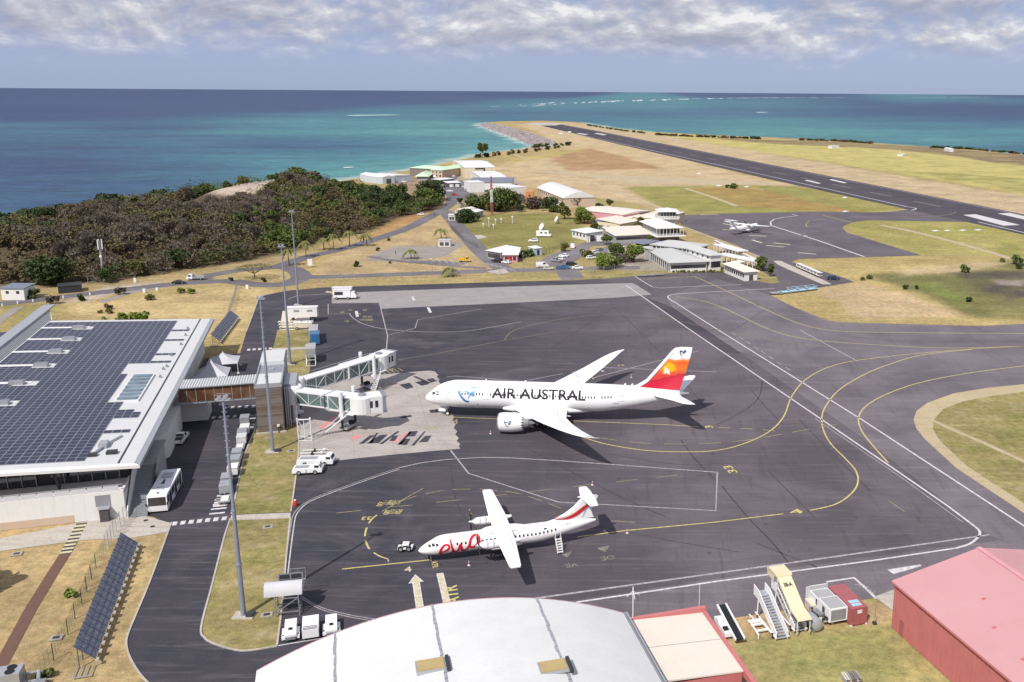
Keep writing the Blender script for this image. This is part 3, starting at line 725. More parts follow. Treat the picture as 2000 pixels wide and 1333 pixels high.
# ------------------------------------------------------------------ apron markings
W_ = 'white_paint'; Y_ = 'yellow_paint'; FW = 'faded_white'; FY = 'faded_yellow'
line(W_, .35, [(1240, 540), (1262, 554), (1275, 561), (1290, 563), (1340, 560.5), (1449, 556)], False)
line(W_, .40, [(1222, 557), (1341, 640), (1605, 820), (1760, 926), (1850, 988)], False)
line(W_, .40, [(1850, 988), (1895, 1022), (1910, 1034), (1914, 1042), (1908, 1052), (1893, 1063), (1868, 1071)], True)
line(W_, .36, [(1868, 1071), (1700, 1096), (1400, 1136), (1125, 1177)])
line(FW, .18, [(1592, 818), (1760, 933), (1880, 1020)])
line(W_, .40, [(1512, 564), (1400, 570), (1330, 574), (1312, 576), (1304, 579), (1306, 584), (1320, 592), (1395, 640), (1683, 820), (2010, 1034)])
line(FW, .42, [(1932, 1045), (1700, 1078), (1400, 1120), (1040, 1170)])
for k in (0, 1):
    d = k * 6
    line(W_ if k else FW, .16, [(553 + d, 1150), (561 + d, 1080), (568 + d, 1028), (572 + d, 1008), (583 + d * .8, 993 + k), (606, 977 + k * 3), (650, 959 + k * 3), (695, 943 + k * 3), (740, 927 + k * 3), (780, 914 + k * 3)], True)
    line(FW, .15, [(590, 1166 + 4 * k), (615, 1181 + 4 * k), (640, 1191 + 4 * k), (690, 1203 + 4 * k), (750, 1212 + 4 * k)], True)
line(FW, .32, [(780, 914), (820, 905), (870, 898), (940, 894), (1000, 895), (1100, 901), (1200, 908), (1401, 923)])
line(FW, .30, [(1401, 922), (1398, 998), (1090, 981), (915, 925), (880, 880)])
line(W_, .2, [(541, 1262), (640, 1245)])
line(FW, .28, [(641, 594), (641, 614), (683, 613)])
line(FW, .30, [(683, 613), (686, 618), (696, 626), (712, 634), (750, 643), (800, 647.5), (860, 649), (920, 646), (1018, 629)], True)
line(FW, .3, [(741, 592), (757, 656), (754, 690)]); line(FW, .26, [(757, 655), (788, 648), (811, 641), (816, 625), (940, 604)])
line(FW, .26, [(660, 592), (720, 590), (750, 582), (792, 569)]); line(FW, .28, [(872, 737), (888, 735), (1022, 745), (1100, 730)])
line(FW, .30, [(1136, 739), (1160, 738), (1295, 703), (1364, 686)]); line(FW, .30, [(1172, 718), (1400, 727)])
line(W_, .2, [(563, 585), (580, 578), (610, 576), (648, 574)]); line(FW, .22, [(808, 571), (810, 584)]); line(W_, .9, [(806, 580), (809, 587)]); line(W_, .9, [(836, 601), (841, 611)]); line(W_, .9, [(696, 608), (698, 619)])
line(Y_, .24, [(880, 815), (1000, 820), (1130, 823), (1300, 830), (1366, 834)])
dashes(Y_, .18, [(1402, 835.5), (1480, 839), (1545, 846)], 2.5, 2.2)
line(Y_, .30, [(1128, 850), (1180, 867), (1260, 880), (1340, 883), (1400, 880), (1450, 868), (1500, 845), (1530, 815), (1548, 772), (1580, 737), (1640, 711), (1750, 695), (1900, 682), (2010, 676)], True)
dashes(FY, .2, [(1165, 855), (1260, 866), (1370, 867), (1460, 860), (1540, 846), (1640, 828)], 4.5, 2.5)
line(Y_, .27, [(668, 1112), (840, 1094)]); line(Y_, .27, [(1128, 1049), (1220, 1037), (1400, 1020), (1530, 1004)])
line(Y_, .30, [(1582, 997.5), (1630, 986), (1660, 967), (1675, 945), (1672, 921), (1650, 895), (1625, 870), (1610, 845), (1605, 820), (1612, 795), (1640, 761), (1690, 731), (1740, 711), (1800, 694), (1900, 682.5)], True)
line(Y_, .30, [(1735, 905), (1700, 865), (1682, 840), (1677, 817), (1690, 795), (1730, 771), (1800, 747), (1900, 728), (2010, 714)], True)
line(Y_, .30, [(1262, 546), (1348, 541), (1364, 544), (1420, 569), (1487, 601), (1566, 634), (1640, 647), (1760, 650), (2010, 652)], True)
line(Y_, .27, [(1321, 580), (1341, 583), (1375, 589), (1420, 605), (1494, 640), (1560, 660), (1680, 672), (1850, 680), (2010, 676)], True)
line(FY, .15, [(985, 665), (1000, 648), (1040, 635), (1110, 622), (1200, 614), (1300, 623), (1430, 650), (1560, 672), (1720, 685)], True)
line(FY, .16, [(762, 706), (860, 690), (985, 665)]); line(FY, .14, [(985, 665), (1090, 648)])
line(W_, .18, [(1562, 645), (1675, 706)]); dashes(FW, .25, [(1430, 650), (1480, 682), (1545, 725)], 3, 2.2)
for a in [(831, 965, 866, 958), (884, 956.5, 920, 955.5), (937, 955.5, 971, 958), (944, 971, 990, 966), (988, 960, 1019, 965.5), (1032, 970, 1059, 979), (1071, 984, 1096, 993.5), (1034, 961, 1077, 956), (1121, 951, 1160, 946), (1204, 942, 1245, 937), (853, 981.5, 899, 977), (657, 1002.5, 705, 997.5), (1195, 1017.5, 1240, 1021), (1735, 978, 1767, 1000), (1283, 933, 1323, 928)]:
    line(FY, .16, [(a[0], a[1]), (a[2], a[3])])
line(Y_, .3, [(736, 1006.5), (727, 1014), (720, 1022.5)], True); line(Y_, .3, [(716.5, 1031), (714, 1039), (712.5, 1048)], True); line(Y_, .3, [(714, 1056), (717, 1065), (721.5, 1073)], True); line(Y_, .27, [(730, 1080), (742, 1087), (758, 1092.5)], True)
line(FY, .16, [(746, 999), (775, 983), (827, 954)]); line(FY, .15, [(783, 979), (814, 969)]); line(FY, .15, [(757, 991), (806, 987)]); line(FW, .2, [(758, 1092), (758.5, 1098)])
for k, a in enumerate([(742.5, 985), (754, 982), (765, 982), (776, 981.5), (755, 1001), (766, 1000), (778, 1000)]):
    ground_text(['330', '737', '320', '757', '380', 'E70', 'F50'][k], a, .95, R(-95), FY if k % 2 else Y_, .9)
ground_text('33', (716, 1012.5), 1.25, R(186), Y_, 1.0); ground_text('4', (797, 1113), 1.5, R(17), 'cream_paint'); ground_text('4', (1555, 1000), 1.6, R(17), Y_, 2.2)
ground_text('33', (1427, 917), 1.7, R(107), Y_, 1.6); ground_text('3', (1385, 834), 1.6, R(107), Y_, 1.6, bold=.04); ground_text('2', (1213, 714), 1.6, R(107), FY, 1.6, bold=.04)
ground_text('ATR', (848.5, 1103), .85, R(-72), Y_, .9, bold=.03); ground_text('ATR', (883, 1162), 1.9, R(105), Y_, 1.0, bold=.06)
ground_text('VE', (1116, 1104), 1.2, R(197), 'faint_paint'); ground_text('OE', (1187, 1090), 1.2, R(197), 'faint_paint')
ground_text('JETA1', (1692, 1150), .9, R(-60), FW, 1, bold=0, name='painted_lettering')
for k, a in enumerate([(668, 610), (683, 606), (712, 606), (700, 614), (712, 619), (722, 619), (706, 625), (716, 625), (724, 625), (676, 628)]): ground_text('33B 47 320 757 E70 330 737 F50 380 777'.split()[k], a, 1.2, R(-70), FY, 1)
for k, a in enumerate([(745, 726), (753, 724), (761, 722), (769, 721), (777, 719), (733, 730)]): line(FY, .22, [a, (a[0] + 10, a[1] + 6)])
ground_text('787', (762, 723), 1.3, R(-75), FY); ground_text('777', (842, 838), 1.6, R(10), FY); ground_text('787', (886, 826 - 2), 1.4, R(-80), FY)
# big arrow and stop bar of the propeller stand
line(W_, 1.05, [(812, 1134), (821, 1193)], z=.015, name='painted_arrow'); line('cream_paint', .72, [(812.5, 1136), (821, 1193)], z=.019, name='painted_arrow')
sheet('painted_arrow', px([(797.5, 1140.5), (811, 1122.5), (828, 1136.5)]), .017, W_, apron); sheet('painted_arrow', px([(801.5, 1138.5), (811, 1125.5), (823, 1135.5)]), .021, 'cream_paint', apron)
line(W_, 1.0, [(859, 1120), (873, 1178)], z=.015, name='stop_bar'); line('cream_paint', .68, [(859.5, 1121.5), (872.7, 1177)], z=.019, name='stop_bar')
for q in [[(1096, 1083), (1118, 1077), (1108, 1089)], [(1165, 1071), (1191, 1066), (1182, 1079)]]: sheet('painted_triangle', px(q), .016, 'faint_paint', apron)
line(W_, .45, [(1614, 1137), (1668, 1129), (1700, 1158), (1712, 1170)]); sheet('painted_square', px([(1733, 1113), (1745, 1122), (1800, 1106), (1797, 1103)]), .016, W_, apron)
# crossings on the terminal road
def zebra(a, b, n, w, l):
    for i in range(n):
        t = i / max(n - 1, 1); p = g(a[0] + (b[0] - a[0]) * t, a[1] + (b[1] - a[1]) * t); d = (g(*b) - g(*a)).normalized(); q = Vector((-d.y, d.x, 0))
        mb = MB(); mb.add([(p + d * x * w / 2 + q * y * l / 2) + Vector((0, 0, .016)) for x, y in ((-1, -1), (1, -1), (1, 1), (-1, 1))], [(0, 1, 2, 3)]); mb.build('crossing_bar', W_, apron)
zebra((341, 1023), (438, 1013), 7, .75, 1.4); zebra((430, 988), (437, 968), 4, .7, 2.2); zebra((424, 1003), (434, 976), 4, .6, 2.4)
zebra((417, 816), (500, 811), 7, .7, 1.5); zebra((486, 683.5), (528, 681), 5, .8, 1.8); zebra((487, 835), (493, 812), 5, .5, 1.6); zebra((440, 797), (495, 794), 5, .7, 1.5)
# tyre marks
for a in [[(560, 890), (900, 905)][:0] or [(1400, 830), (1440, 810), (1480, 780), (1490, 740)], [(1465, 760), (1500, 800), (1530, 830)], [(1040, 860), (1300, 905), (1420, 905), (1560, 905)], [(700, 700), (900, 660), (1100, 640)], [(1410, 950), (1460, 1010), (1510, 1062), (1540, 1100)], [(1060, 690), (1200, 600)], [(1330, 860), (1360, 900), (1400, 940)], [(1230, 1040), (1330, 1060), (1440, 1078)], [(1480, 1062), (1600, 1110)], [(1000, 860), (1180, 955), (1300, 1010)], [(1450, 690), (1560, 720), (1700, 700)], [(1380, 660), (1440, 640), (1500, 600)], [(1560, 820), (1640, 900), (1700, 960)], [(880, 905), (900, 1000), (1000, 1090)], [(640, 700), (760, 670), (900, 690)], [(1190, 590), (1290, 690), (1380, 800)], [(1500, 920), (1590, 1010)], [(590, 1160), (700, 1080)]]:
    line('tyre_mark', random.uniform(.16, .3), a, True, name='tyre_mark', z=.007)
# runway paint
for q in [[(1881, 420.5), (1905, 419), (1992, 440), (1960, 441.5)], [(1948, 417.5), (1972, 416.5), (2050, 434), (2030, 436)], [(1571, 353), (1577, 352), (1604, 358.5), (1598, 359.5)], [(1619, 351.5), (1625, 350.5), (1655, 357.5), (1648, 358.5)], [(1125, 261), (1132, 260.5), (1150, 263), (1143, 264)], [(1160, 261), (1168, 260.5), (1186, 263.5), (1178, 264.5)]]:
    sheet('touchdown_bar', px(q), .06, W_, runway)
line(W_, 1.0, [(1050, 246), (1160, 269.5), (1500, 344), (1770, 404), (1788, 407), (1789, 409), (1780, 411.5)], parent=runway, z=.06); line(W_, 1.0, [(1910, 434), (2000, 455), (2300, 524)], parent=runway, z=.06)
line(FW, .9, [(1090, 243), (1160, 256.5), (1500, 323), (2000, 421), (2300, 480)], parent=runway, z=.06)
dashes(FW, .8, [(1100, 249), (1300, 293), (1500, 334), (1700, 376), (1860, 409)], 30, 28, False, .06, runway)
line(FY, .5, [(1660, 424), (1800, 424), (1850, 420), (1868, 415)], True, parent=runway, z=.05)
# north apron paint
for a, w, m in [([(1340, 446), (1500, 510), (1586, 514)], .0, W_), ([(1506, 441), (1600, 471), (1688, 502)], 1.0, W_), ([(1506, 441), (1505, 434), (1512, 429), (1530, 425), (1558, 422), (1548, 419)], .8, W_), ([(1607, 421), (1668, 436)], .9, 'faded_yellow'), ([(1576, 444), (1574, 438), (1580, 432), (1610, 428)], .5, FY), ([(1338, 444), (1500, 508)], .5, W_)]:
    if w: line(m, w, a, False, parent=north_apron, z=.03)
for q in [[(1412, 437), (1438, 443)], [(1412, 449), (1440, 450)], [(1463, 460), (1497, 462)], [(1469, 469), (1488, 475)], [(1496, 480), (1532, 483)], [(1511, 475), (1543, 478)], [(1558, 494), (1594, 497)], [(1368, 420), (1404, 420)], [(1562, 460), (1577, 461)]]: line('cream_paint', 1.3, q, parent=north_apron, z=.03)
dashes('white_paint', .4, [(842, 515), (905, 521)], .5, 3.5, False, .03)
for k in range(6): line(W_, .2, [(838 + k * 13, 504 + k * 1.2), (848 + k * 13, 512 + k * 1.2)], z=.04, parent=ground)
for k in range(7):
    line(W_, .2, [(941 + k * 9, 512 + k * 2), (954 + k * 9, 519 + k * 2)], z=.045, parent=ground)
line(W_, .3, [(110, 586), (150, 581)], z=.03, parent=ground); line(W_, .4, [(164, 579.5), (205, 574.5)], z=.03, parent=ground)
# white marker slabs in the runway grass
for k, (a, b, w_) in enumerate([(1827, 451, 9), (1850, 450.5, 8), (1880, 450, 9), (1910, 449.5, 9), (1651, 413, 8), (1404, 363, 8), (1458, 365, 7), (1365, 339, 5), (1650, 386, 6), (1112, 258, 5), (1095, 261, 5)]):
    tag(sheet('marker_slab', px([(a - w_, b + .6), (a, b - 1.4), (a + w_, b), (a, b + 1.6)]), .05, 'roof_bright'), 'pale marker slab lying flat in the runway grass', 'marker', 'flat marker slabs in the runway grass')
# ------------------------------------------------------------------ aircraft helpers
def interp_st(st, x):
    for a, b in zip(st[:-1], st[1:]):
        if a[0] <= x <= b[0]:
            t = (x - a[0]) / (b[0] - a[0]); t2 = t
            return tuple(a[i] + (b[i] - a[i]) * t2 for i in range(len(a)))
    return st[-1]
def dense(st, n):
    """smooth stations: Catmull-Rom on every column"""
    out = []
    for i in range(len(st) - 1):
        p0 = st[max(i - 1, 0)]; p1 = st[i]; p2 = st[i + 1]; p3 = st[min(i + 2, len(st) - 1)]
        for k in range(n):
            t = k / n
            out.append(tuple(.5 * (2 * b + (c - a) * t + (2 * a - 5 * b + 4 * c - d) * t * t + (3 * b - a - 3 * c + d) * t ** 3) for a, b, c, d in zip(p0, p1, p2, p3)))
    return out + [st[-1]]
def fuse_ring(s, n=40):
    x, w, zc, h = s[:4]
    return [Vector((x, w * math.sin(2 * math.pi * i / n), zc + h * math.cos(2 * math.pi * i / n))) for i in range(n)]
AF = [(0, 0), (.012, .32), (.05, .62), (.15, .92), (.32, 1.0), (.55, .82), (.8, .42), (1, .04)]
def foil(le, chord, thick, vertical=False, tw=0.0):
    up = [(x, t * thick / 2) for x, t in AF]; dn = [(x, -t * thick / 2 * .7) for x, t in AF[::-1][:-1]]
    out = []
    for x, t in up + dn:
        if vertical: out.append(Vector((le[0] + x * chord, le[1] + t, le[2])))
        else: out.append(Vector((le[0] + x * chord, le[1], le[2] + t - tw * x * chord)))
    return out
def surf_pt(st, x, v, side=-1, off=.02):
    """point on the hull: x along, v metres round the skin from the widest line"""
    s = interp_st(st, x); th = v / max(s[3], .2)
    return Vector((x, side * (s[1] + off) * math.cos(th), s[2] + (s[3] + off) * math.sin(th)))
def wrap(st, verts, faces, x0, v0, side=-1, off=.02, step=.22, sx=1.0, sy=1.0, slope=0.0):
    """lay a flat drawing on the hull"""
    bm = bmesh.new(); vs = [bm.verts.new((p[0] * sx, p[1] * sy, 0)) for p in verts]
    for f in faces:
        try: bm.faces.new([vs[i] for i in f])
        except ValueError: pass
    for ax in (0, 1):
        lo = min(v.co[ax] for v in bm.verts); hi = max(v.co[ax] for v in bm.verts)
        k = lo + step
        while k < hi:
            nrm = Vector((1, 0, 0)) if ax == 0 else Vector((0, 1, 0))
            bmesh.ops.bisect_plane(bm, geom=bm.verts[:] + bm.edges[:] + bm.faces[:], plane_co=nrm * k, plane_no=nrm); k += step * (3 if ax == 0 else 1)
    bmesh.ops.triangulate(bm, faces=bm.faces[:])
    bm.verts.index_update()
    mb = MB(); mb.add([surf_pt(st, x0 + v.co.x, v0 + v.co.y + slope * v.co.x, side, off) for v in bm.verts], [tuple(v.index for v in f.verts) for f in bm.faces]); bm.free()
    return mb
def ribbon(pts, w):
    """brush stroke: points (x, y) with width factors"""
    P = smooth_line([Vector((p[0], p[1], p[2] if len(p) > 2 else 1.0)) for p in pts], 6); n = len(P); L = []; Rr = []
    for i, p in enumerate(P):
        d = P[min(i + 1, n - 1)] - P[max(i - 1, 0)]; d.z = 0; d.normalize(); q = Vector((-d.y, d.x, 0)) * w / 2 * p.z
        L.append(Vector((p.x, p.y, 0)) + q); Rr.append(Vector((p.x, p.y, 0)) - q)
    return [tuple(v) for v in L + Rr], [(n + i, n + i + 1, i + 1, i) for i in range(n - 1)]
def quad_on(st, x, v, w, h, side, off=.02, lean=0.0):
    return [surf_pt(st, x - w / 2 + lean * h, v - h / 2, side, off), surf_pt(st, x + w / 2 + lean * h, v - h / 2, side, off), surf_pt(st, x + w / 2, v + h / 2, side, off), surf_pt(st, x - w / 2, v + h / 2, side, off)]
def wheel_mb(mb, c, r, w, mi_t=0, mi_r=1):
    mb.lathe([(r * .8, -w / 2), (r, -w / 4), (r, w / 4), (r * .8, w / 2)], c, 'Y', 16, mi_t); mb.lathe([(r * .5, -w / 2 - .02), (r * .5, w / 2 + .02)], c, 'Y', 12, mi_r)

# ------------------------------------------------------------------ the big twin jet
nose = g(828, 780, 3.75); tail = g(1344.5, 775, 6.1); hd = math.atan2(tail.y - nose.y, tail.x - nose.x)
jet = thing('airliner', 'large white twin-engine airliner with red and orange tail parked at the jet bridges', 'airliner', (nose.x - math.sin(hd), nose.y + math.cos(hd), 0), hd)
JS = dense([(0, 0.04, 3.81, 0.04), (0.35, 0.72, 3.84, 0.62), (1.1, 1.32, 3.979, 1.15), (2.2, 1.88, 4.278, 1.75), (3.8, 2.42, 4.642, 2.38), (6, 2.78, 4.91, 2.83), (8.5, 2.88, 4.95, 2.97), (14, 2.88, 4.95, 2.97), (22, 2.88, 4.95, 2.97), (30, 2.88, 4.95, 2.97), (36.5, 2.88, 4.95, 2.97), (40.5, 2.74, 5.13, 2.74), (44.5, 2.32, 5.45, 2.3), (48.5, 1.68, 5.812, 1.72), (52, 1.02, 6.125, 1.12), (54.6, 0.55, 6.325, 0.62)], 4)
mb = MB(); mb.loft([fuse_ring(s, 44) for s in JS]); fus = mb.build('fuselage', 'plane_white', jet, True)
mb = MB(); mb.loft([fuse_ring(s, 16) for s in [(54.6, .5, 6.32, .55), (55.4, .36, 6.38, .4), (56.6, .2, 6.45, .2)]]); mb.build('tail_cone', 'steel_grey', jet, True)
mb = MB(); mb.loft([[Vector((x, w * math.sin(2 * math.pi * i / 24), z + h * math.cos(2 * math.pi * i / 24))) for i in range(24)] for x, w, z, h in [(16, .3, 2.5, .2), (17.5, 2.2, 2.6, .9), (20, 3.2, 2.7, 1.25), (26, 3.35, 2.7, 1.3), (31, 2.9, 2.65, 1.15), (34.5, 1.6, 2.4, .7), (36.5, .3, 2.1, .2)]]); mb.build('wing_fairing', 'plane_white', jet, True)
def jet_wing(s):
    mb = MB(); st = []
    for y, xl, c, z, t in [(0, 17.6, 13.8, 2.75, 1.25), (2.7, 19.3, 11.9, 2.95, 1.15), (6, 21.6, 9.9, 3.25, .9), (9.8, 24.2, 7.7, 3.65, .68), (15, 27.8, 6.0, 4.3, .46), (21, 32.0, 4.4, 5.25, .32), (26, 35.5, 3.1, 6.25, .22), (28.2, 37.4, 2.15, 6.75, .15), (29.4, 39.0, 1.25, 7.1, .09), (30.05, 40.3, .45, 7.3, .04)]:
        st.append(foil((xl, s * y, z), c, t))
    mb.loft(st); w = mb.build('wing', 'plane_white', jet, True)
    # flap track fairings and slat / flap joints
    for y, x, z in ((6.2, 30.8, 3.0), (11.5, 31.4, 3.55), (16.5, 33.2, 4.15), (20.5, 35.2, 4.8)):
        m = MB(); m.loft([[Vector((x + dx, s * y + r * .6 * math.sin(2 * math.pi * i / 10), z - .2 + r * math.cos(2 * math.pi * i / 10))) for i in range(10)] for dx, r in ((-2.2, .04), (-1.2, .26), (0, .3), (.9, .16), (1.6, .03))]); m.build('flap_fairing', 'plane_white', w, True)
    m = MB()
    for (ya, xa, za), (yb, xb, zb) in [((3, 29.3, 3.34), (9.5, 30.0, 3.96)), ((10.5, 30.4, 4.05), (20, 34.7, 5.17)), ((21, 35.3, 5.3), (25.5, 37.6, 6.2))]: m.bar((xa, s * ya, za - .1), (xb, s * yb, zb - .1), .05, .04)
    tag(m.build('flap_gap', 'steel_grey', w), kind='stuff')
    return w
for s in (-1, 1): jw = jet_wing(s)
v, f = text_geo('F-OLRB', 1.0)
mt = Matrix.Rotation(R(-58), 3, 'Z'); mb = MB(); mb.add([Vector((30.6, 16.2, 4.58)) + mt @ Vector((p[0], p[1], p[0] * 0 + .012 * 0)) + Vector((0, 0, .35 + .16 * (mt @ Vector((p[0], p[1], 0))).y)) for p in v], f); mb.build('registration', 'plane_grey', jet)
def jet_engine(s):
    e = MB(); y = s * 9.75; cz = 2.35; n = 36; x0 = 18.0
    prof = [(1.5, .25), (1.62, .05), (1.74, .0), (1.86, .18), (1.97, .8), (2.02, 1.8), (1.98, 2.9), (1.86, 3.9), (1.72, 4.6)]
    rings = [[Vector((x0 + h, y + r * math.cos(2 * math.pi * i / n), cz + r * math.sin(2 * math.pi * i / n))) for i in range(n)] for r, h in prof]
    rings.append([Vector((x0 + (5.25 if i % 2 else 4.75), y + 1.58 * math.cos(2 * math.pi * i / n), cz + 1.58 * math.sin(2 * math.pi * i / n))) for i in range(n)])
    rings.append([Vector((x0 + 4.5, y + 1.5 * math.cos(2 * math.pi * i / n), cz + 1.5 * math.sin(2 * math.pi * i / n))) for i in range(n)])
    e.loft(rings, cap=False); en = e.build('engine', 'plane_white', jet, True)
    m = MB(); m.lathe([(1.90, .27), (1.885, .2), (1.76, -.02), (1.62, .03), (1.5, .27)], (x0, y, cz), 'X', 36, cap=False); m.build('intake_lip', 'galv', en, True)
    m = MB(); m.lathe([(1.5, .9), (.5, .9), (.05, .3)], (x0, y, cz), 'X', 24); m.build('fan', 'dark_metal', en)
    m = MB(); m.lathe([(1.2, 4.2), (1.22, 5.0), (1.0, 5.8), (.86, 6.3), (.6, 6.3), (.5, 6.6), (.1, 7.6)], (x0, y, cz), 'X', 24); m.build('exhaust_nozzle', 'steel_grey', en, True)
    m = MB(); m.loft([[Vector((x, y - w, z0)), Vector((x, y + w, z0)), Vector((x, y + w, z1)), Vector((x, y - w, z1))] for x, w, z0, z1 in ((x0 + 1.4, .05, 3.9, 4.3), (x0 + 3.2, .3, 3.6, 4.4), (x0 + 5.6, .35, 3.3, 4.2), (x0 + 8.6, .3, 3.2, 3.9), (x0 + 10.6, .06, 3.3, 3.5))]); m.build('pylon', 'plane_white', en)
    if s < 0:
        for verts, faces, mat_ in bird_logo(.34):
            m = MB()
            for p in [None]:
                vs = []
                for q in verts:
                    th = (q[1] + .35) / 2.0; vs.append((x0 + 2.2 + q[0], y - 2.04 * math.cos(th), cz + 2.04 * math.sin(th)))
                m.add(vs, faces)
            m.build('emblem', mat_, en)
    return en
n = NT('logo_blue'); sx_ = n.node('ShaderNodeSeparateXYZ'); n.put(sx_.inputs[0], n.obj())
MATS['logo_blue'] = n.fin(n.ramp(n.math('DIVIDE', n.math('SUBTRACT', sx_.outputs[2], 3.0), 3.4), [(0.0, (.03, .09, .17)), (.45, (.06, .21, .40)), (1.0, (.17, .38, .60))]), .3, 0, .5)
M('logo_navy', (.02, .06, .15), .3, 0, .05, 1)
def bird_logo(k):
    """blue bird emblem: a sweeping arm and a flying bird, centred, height about 3.3 * k"""
    arm = [(830, 480), (905, 500), (1000, 530), (1100, 582), (1112, 625), (1050, 600), (965, 560), (912, 596), (970, 680), (1040, 748), (1105, 760), (1072, 797), (1000, 776), (930, 702), (862, 602)]
    bird = [(1030, 520), (1130, 482), (1250, 466), (1240, 540), (1200, 610), (1215, 650), (1180, 668), (1130, 650), (1076, 718), (1068, 702), (1104, 640), (1108, 600), (1160, 572), (1172, 530), (1110, 526), (1050, 541)]
    out = []
    for pl, m_ in ((arm, 'logo_blue'), (bird, 'logo_blue' if k > .5 else 'logo_navy')):
        P = [Vector(((a - 1040) * .0105 * k, (630 - b) * .0112 * k, 0)) for a, b in pl]
        out.append(([tuple(p) for p in P], [tuple(t) for t in geometry.tessellate_polygon([P])], m_))
    return out
for s in (-1, 1): jet_engine(s)
for verts, faces, m_ in bird_logo(1.0): wrap(JS, verts, faces, 9.7, .75, -1, .025).build('emblem', m_, jet)
v, f = text_geo('AIR AUSTRAL', 3.0, .065)
wmin = min(p[0] for p in v); wmax = max(p[0] for p in v)
M('title_grey', (.04, .036, .04), .9, 0, .05, 1, .05)
wrap(JS, v, f, 25.1, 1.15, -1, .022, .2, 19.9 / (wmax - wmin), 1.0).build('title_lettering', 'title_grey', jet)
wrap(JS, *text_geo('ILE DE LA REUNION', .42), 38.6, 1.7, -1, .022, .2).build('lettering', 'plane_grey', jet)['kind'] = 'stuff'
wrap(JS, *text_geo('F-OLRB', .42), 40.6, -1.55, -1, .022, .2).build('registration', 'plane_grey', jet)
mb = MB()
for s in (-1, 1):
    xs = [8.2 + .62 * i for i in range(9)] + [14.9 + .63 * i for i in range(36)] + [38.5 + .63 * i for i in range(4)]
    for x in xs: mb.add(quad_on(JS, x, .9, .27, .46, s, .028), [(0, 1, 2, 3)])
tag(mb.build('cabin_windows', 'dark_glass', jet), kind='stuff')
for s in (-1, 1):
    for k, x in enumerate((5.6, 14.0, 29.5, 42.6)):
        d = MB()
        if k == 0 or k == 3 or True:
            for a, b, w, h in ((x - .55, .8, .05, 1.95), (x + .55, .8, .05, 1.95), (x, -.18, 1.15, .07), (x, 1.78, 1.15, .05)): d.add(quad_on(JS, a, b, w, h, s, .02), [(0, 1, 2, 3)])
        dd = d.build('door', 'plane_grey', jet)
        m = MB(); m.add(quad_on(JS, x + .15, 1.0, .16, .3, s, .028), [(0, 1, 2, 3)]); m.build('door_window', 'dark_glass', dd)
for s in (-1, 1):
    for x, vv, w, h, ln in ((2.2, 1.15, .8, .62, .25), (3.15, 1.05, .8, .75, .2)):
        m = MB(); m.add(quad_on(JS, x, vv, w, h, s, .03, ln), [(0, 1, 2, 3)]); m.build('cockpit_window', 'dark_glass', jet)
mb = MB()
for x, vv in ((9.5, -1.9), (12.0, -1.5), (13.2, -2.1), (41.0, -.55), (41.4, -.55), (41.8, -.55)): mb.add(quad_on(JS, x, vv, .22, .26, -1, .025), [(0, 1, 2, 3)])
tag(mb.build('hatch', 'steel_grey', jet), kind='stuff')
# tail fin with its printed volcano colours
n = NT('tail_print'); sx_ = n.node('ShaderNodeSeparateXYZ'); ob_ = n.obj(); n.put(sx_.inputs[0], ob_)
zq = n.math('DIVIDE', n.math('SUBTRACT', sx_.outputs[2], 7.2), 9.4)
wob_ = n.math('MULTIPLY', n.math('SUBTRACT', n.noise(.55, 5, .6, ob_), .5), .20)
col = n.ramp(n.math('ADD', zq, wob_), [(0.0, (.56, .02, .045)), (.20, (.60, .035, .05)), (.36, (.66, .07, .045)), (.50, (.78, .20, .03)), (.62, (.75, .12, .03)), (.695, (.82, .26, .04)), (.735, (.8, .8, .81)), (1.0, (.82, .82, .83))])
vd = n.node('ShaderNodeVectorMath', operation='DISTANCE'); n.put(vd.inputs[0], n.mapping((.8, 0, 1.15), (0, 0, 0), (0, 0, 0), ob_)); vd.inputs[1].default_value = (52.4 * .8, 0, 12.1 * 1.15)
glow = n.math('ADD', vd.outputs['Value'], n.math('MULTIPLY', n.noise(1.1, 6, .75, ob_), 3.2))
col = n.mix(n.ramp(n.math('DIVIDE', glow, 4.0), [(.62, 1.0), (.74, 0.0)]), col, (.86, .44, .015))
vd2 = n.node('ShaderNodeVectorMath', operation='DISTANCE'); n.put(vd2.inputs[0], n.mapping((.9, 0, .75), (0, 0, 0), (0, 0, 0), ob_)); vd2.inputs[1].default_value = (51.9 * .9, 0, 11.2 * .75)
core = n.math('ADD', vd2.outputs['Value'], n.math('MULTIPLY', n.noise(1.6, 6, .75, ob_), 2.6))
col = n.mix(n.ramp(n.math('DIVIDE', core, 3.0), [(.56, 1.0), (.62, 0.0)]), col, (.88, .80, .62))
ridge = n.math('SUBTRACT', sx_.outputs[2], n.math('ADD', n.math('MULTIPLY', n.math('SUBTRACT', sx_.outputs[0], 46), .28), 8.15))
ridge = n.math('ADD', ridge, n.math('MULTIPLY', n.math('SUBTRACT', n.noise(.9, 5, .65, ob_), .5), 1.3))
col = n.mix(n.ramp(n.math('ADD', n.math('MULTIPLY', ridge, .5), .5), [(.48, 1.0), (.5, 0.0)]), col, (.58, .02, .05))
col = n.mix(n.ramp(n.math('ABSOLUTE', n.math('SUBTRACT', ridge, .05)), [(.0, .85), (.16, 0.0)]), col, (.12, .025, .02))
MATS['tail_print'] = n.fin(col, .25, 0, .5)
mb = MB(); FS = [(43.6, 11.0, 7.15, .9), (45.6, 9.2, 7.7, .85), (47.6, 7.6, 9.0, .75), (50.6, 5.7, 12.6, .52), (53.0, 4.0, 15.6, .34), (53.9, 3.2, 16.3, .22), (54.7, 2.35, 16.55, .1)]
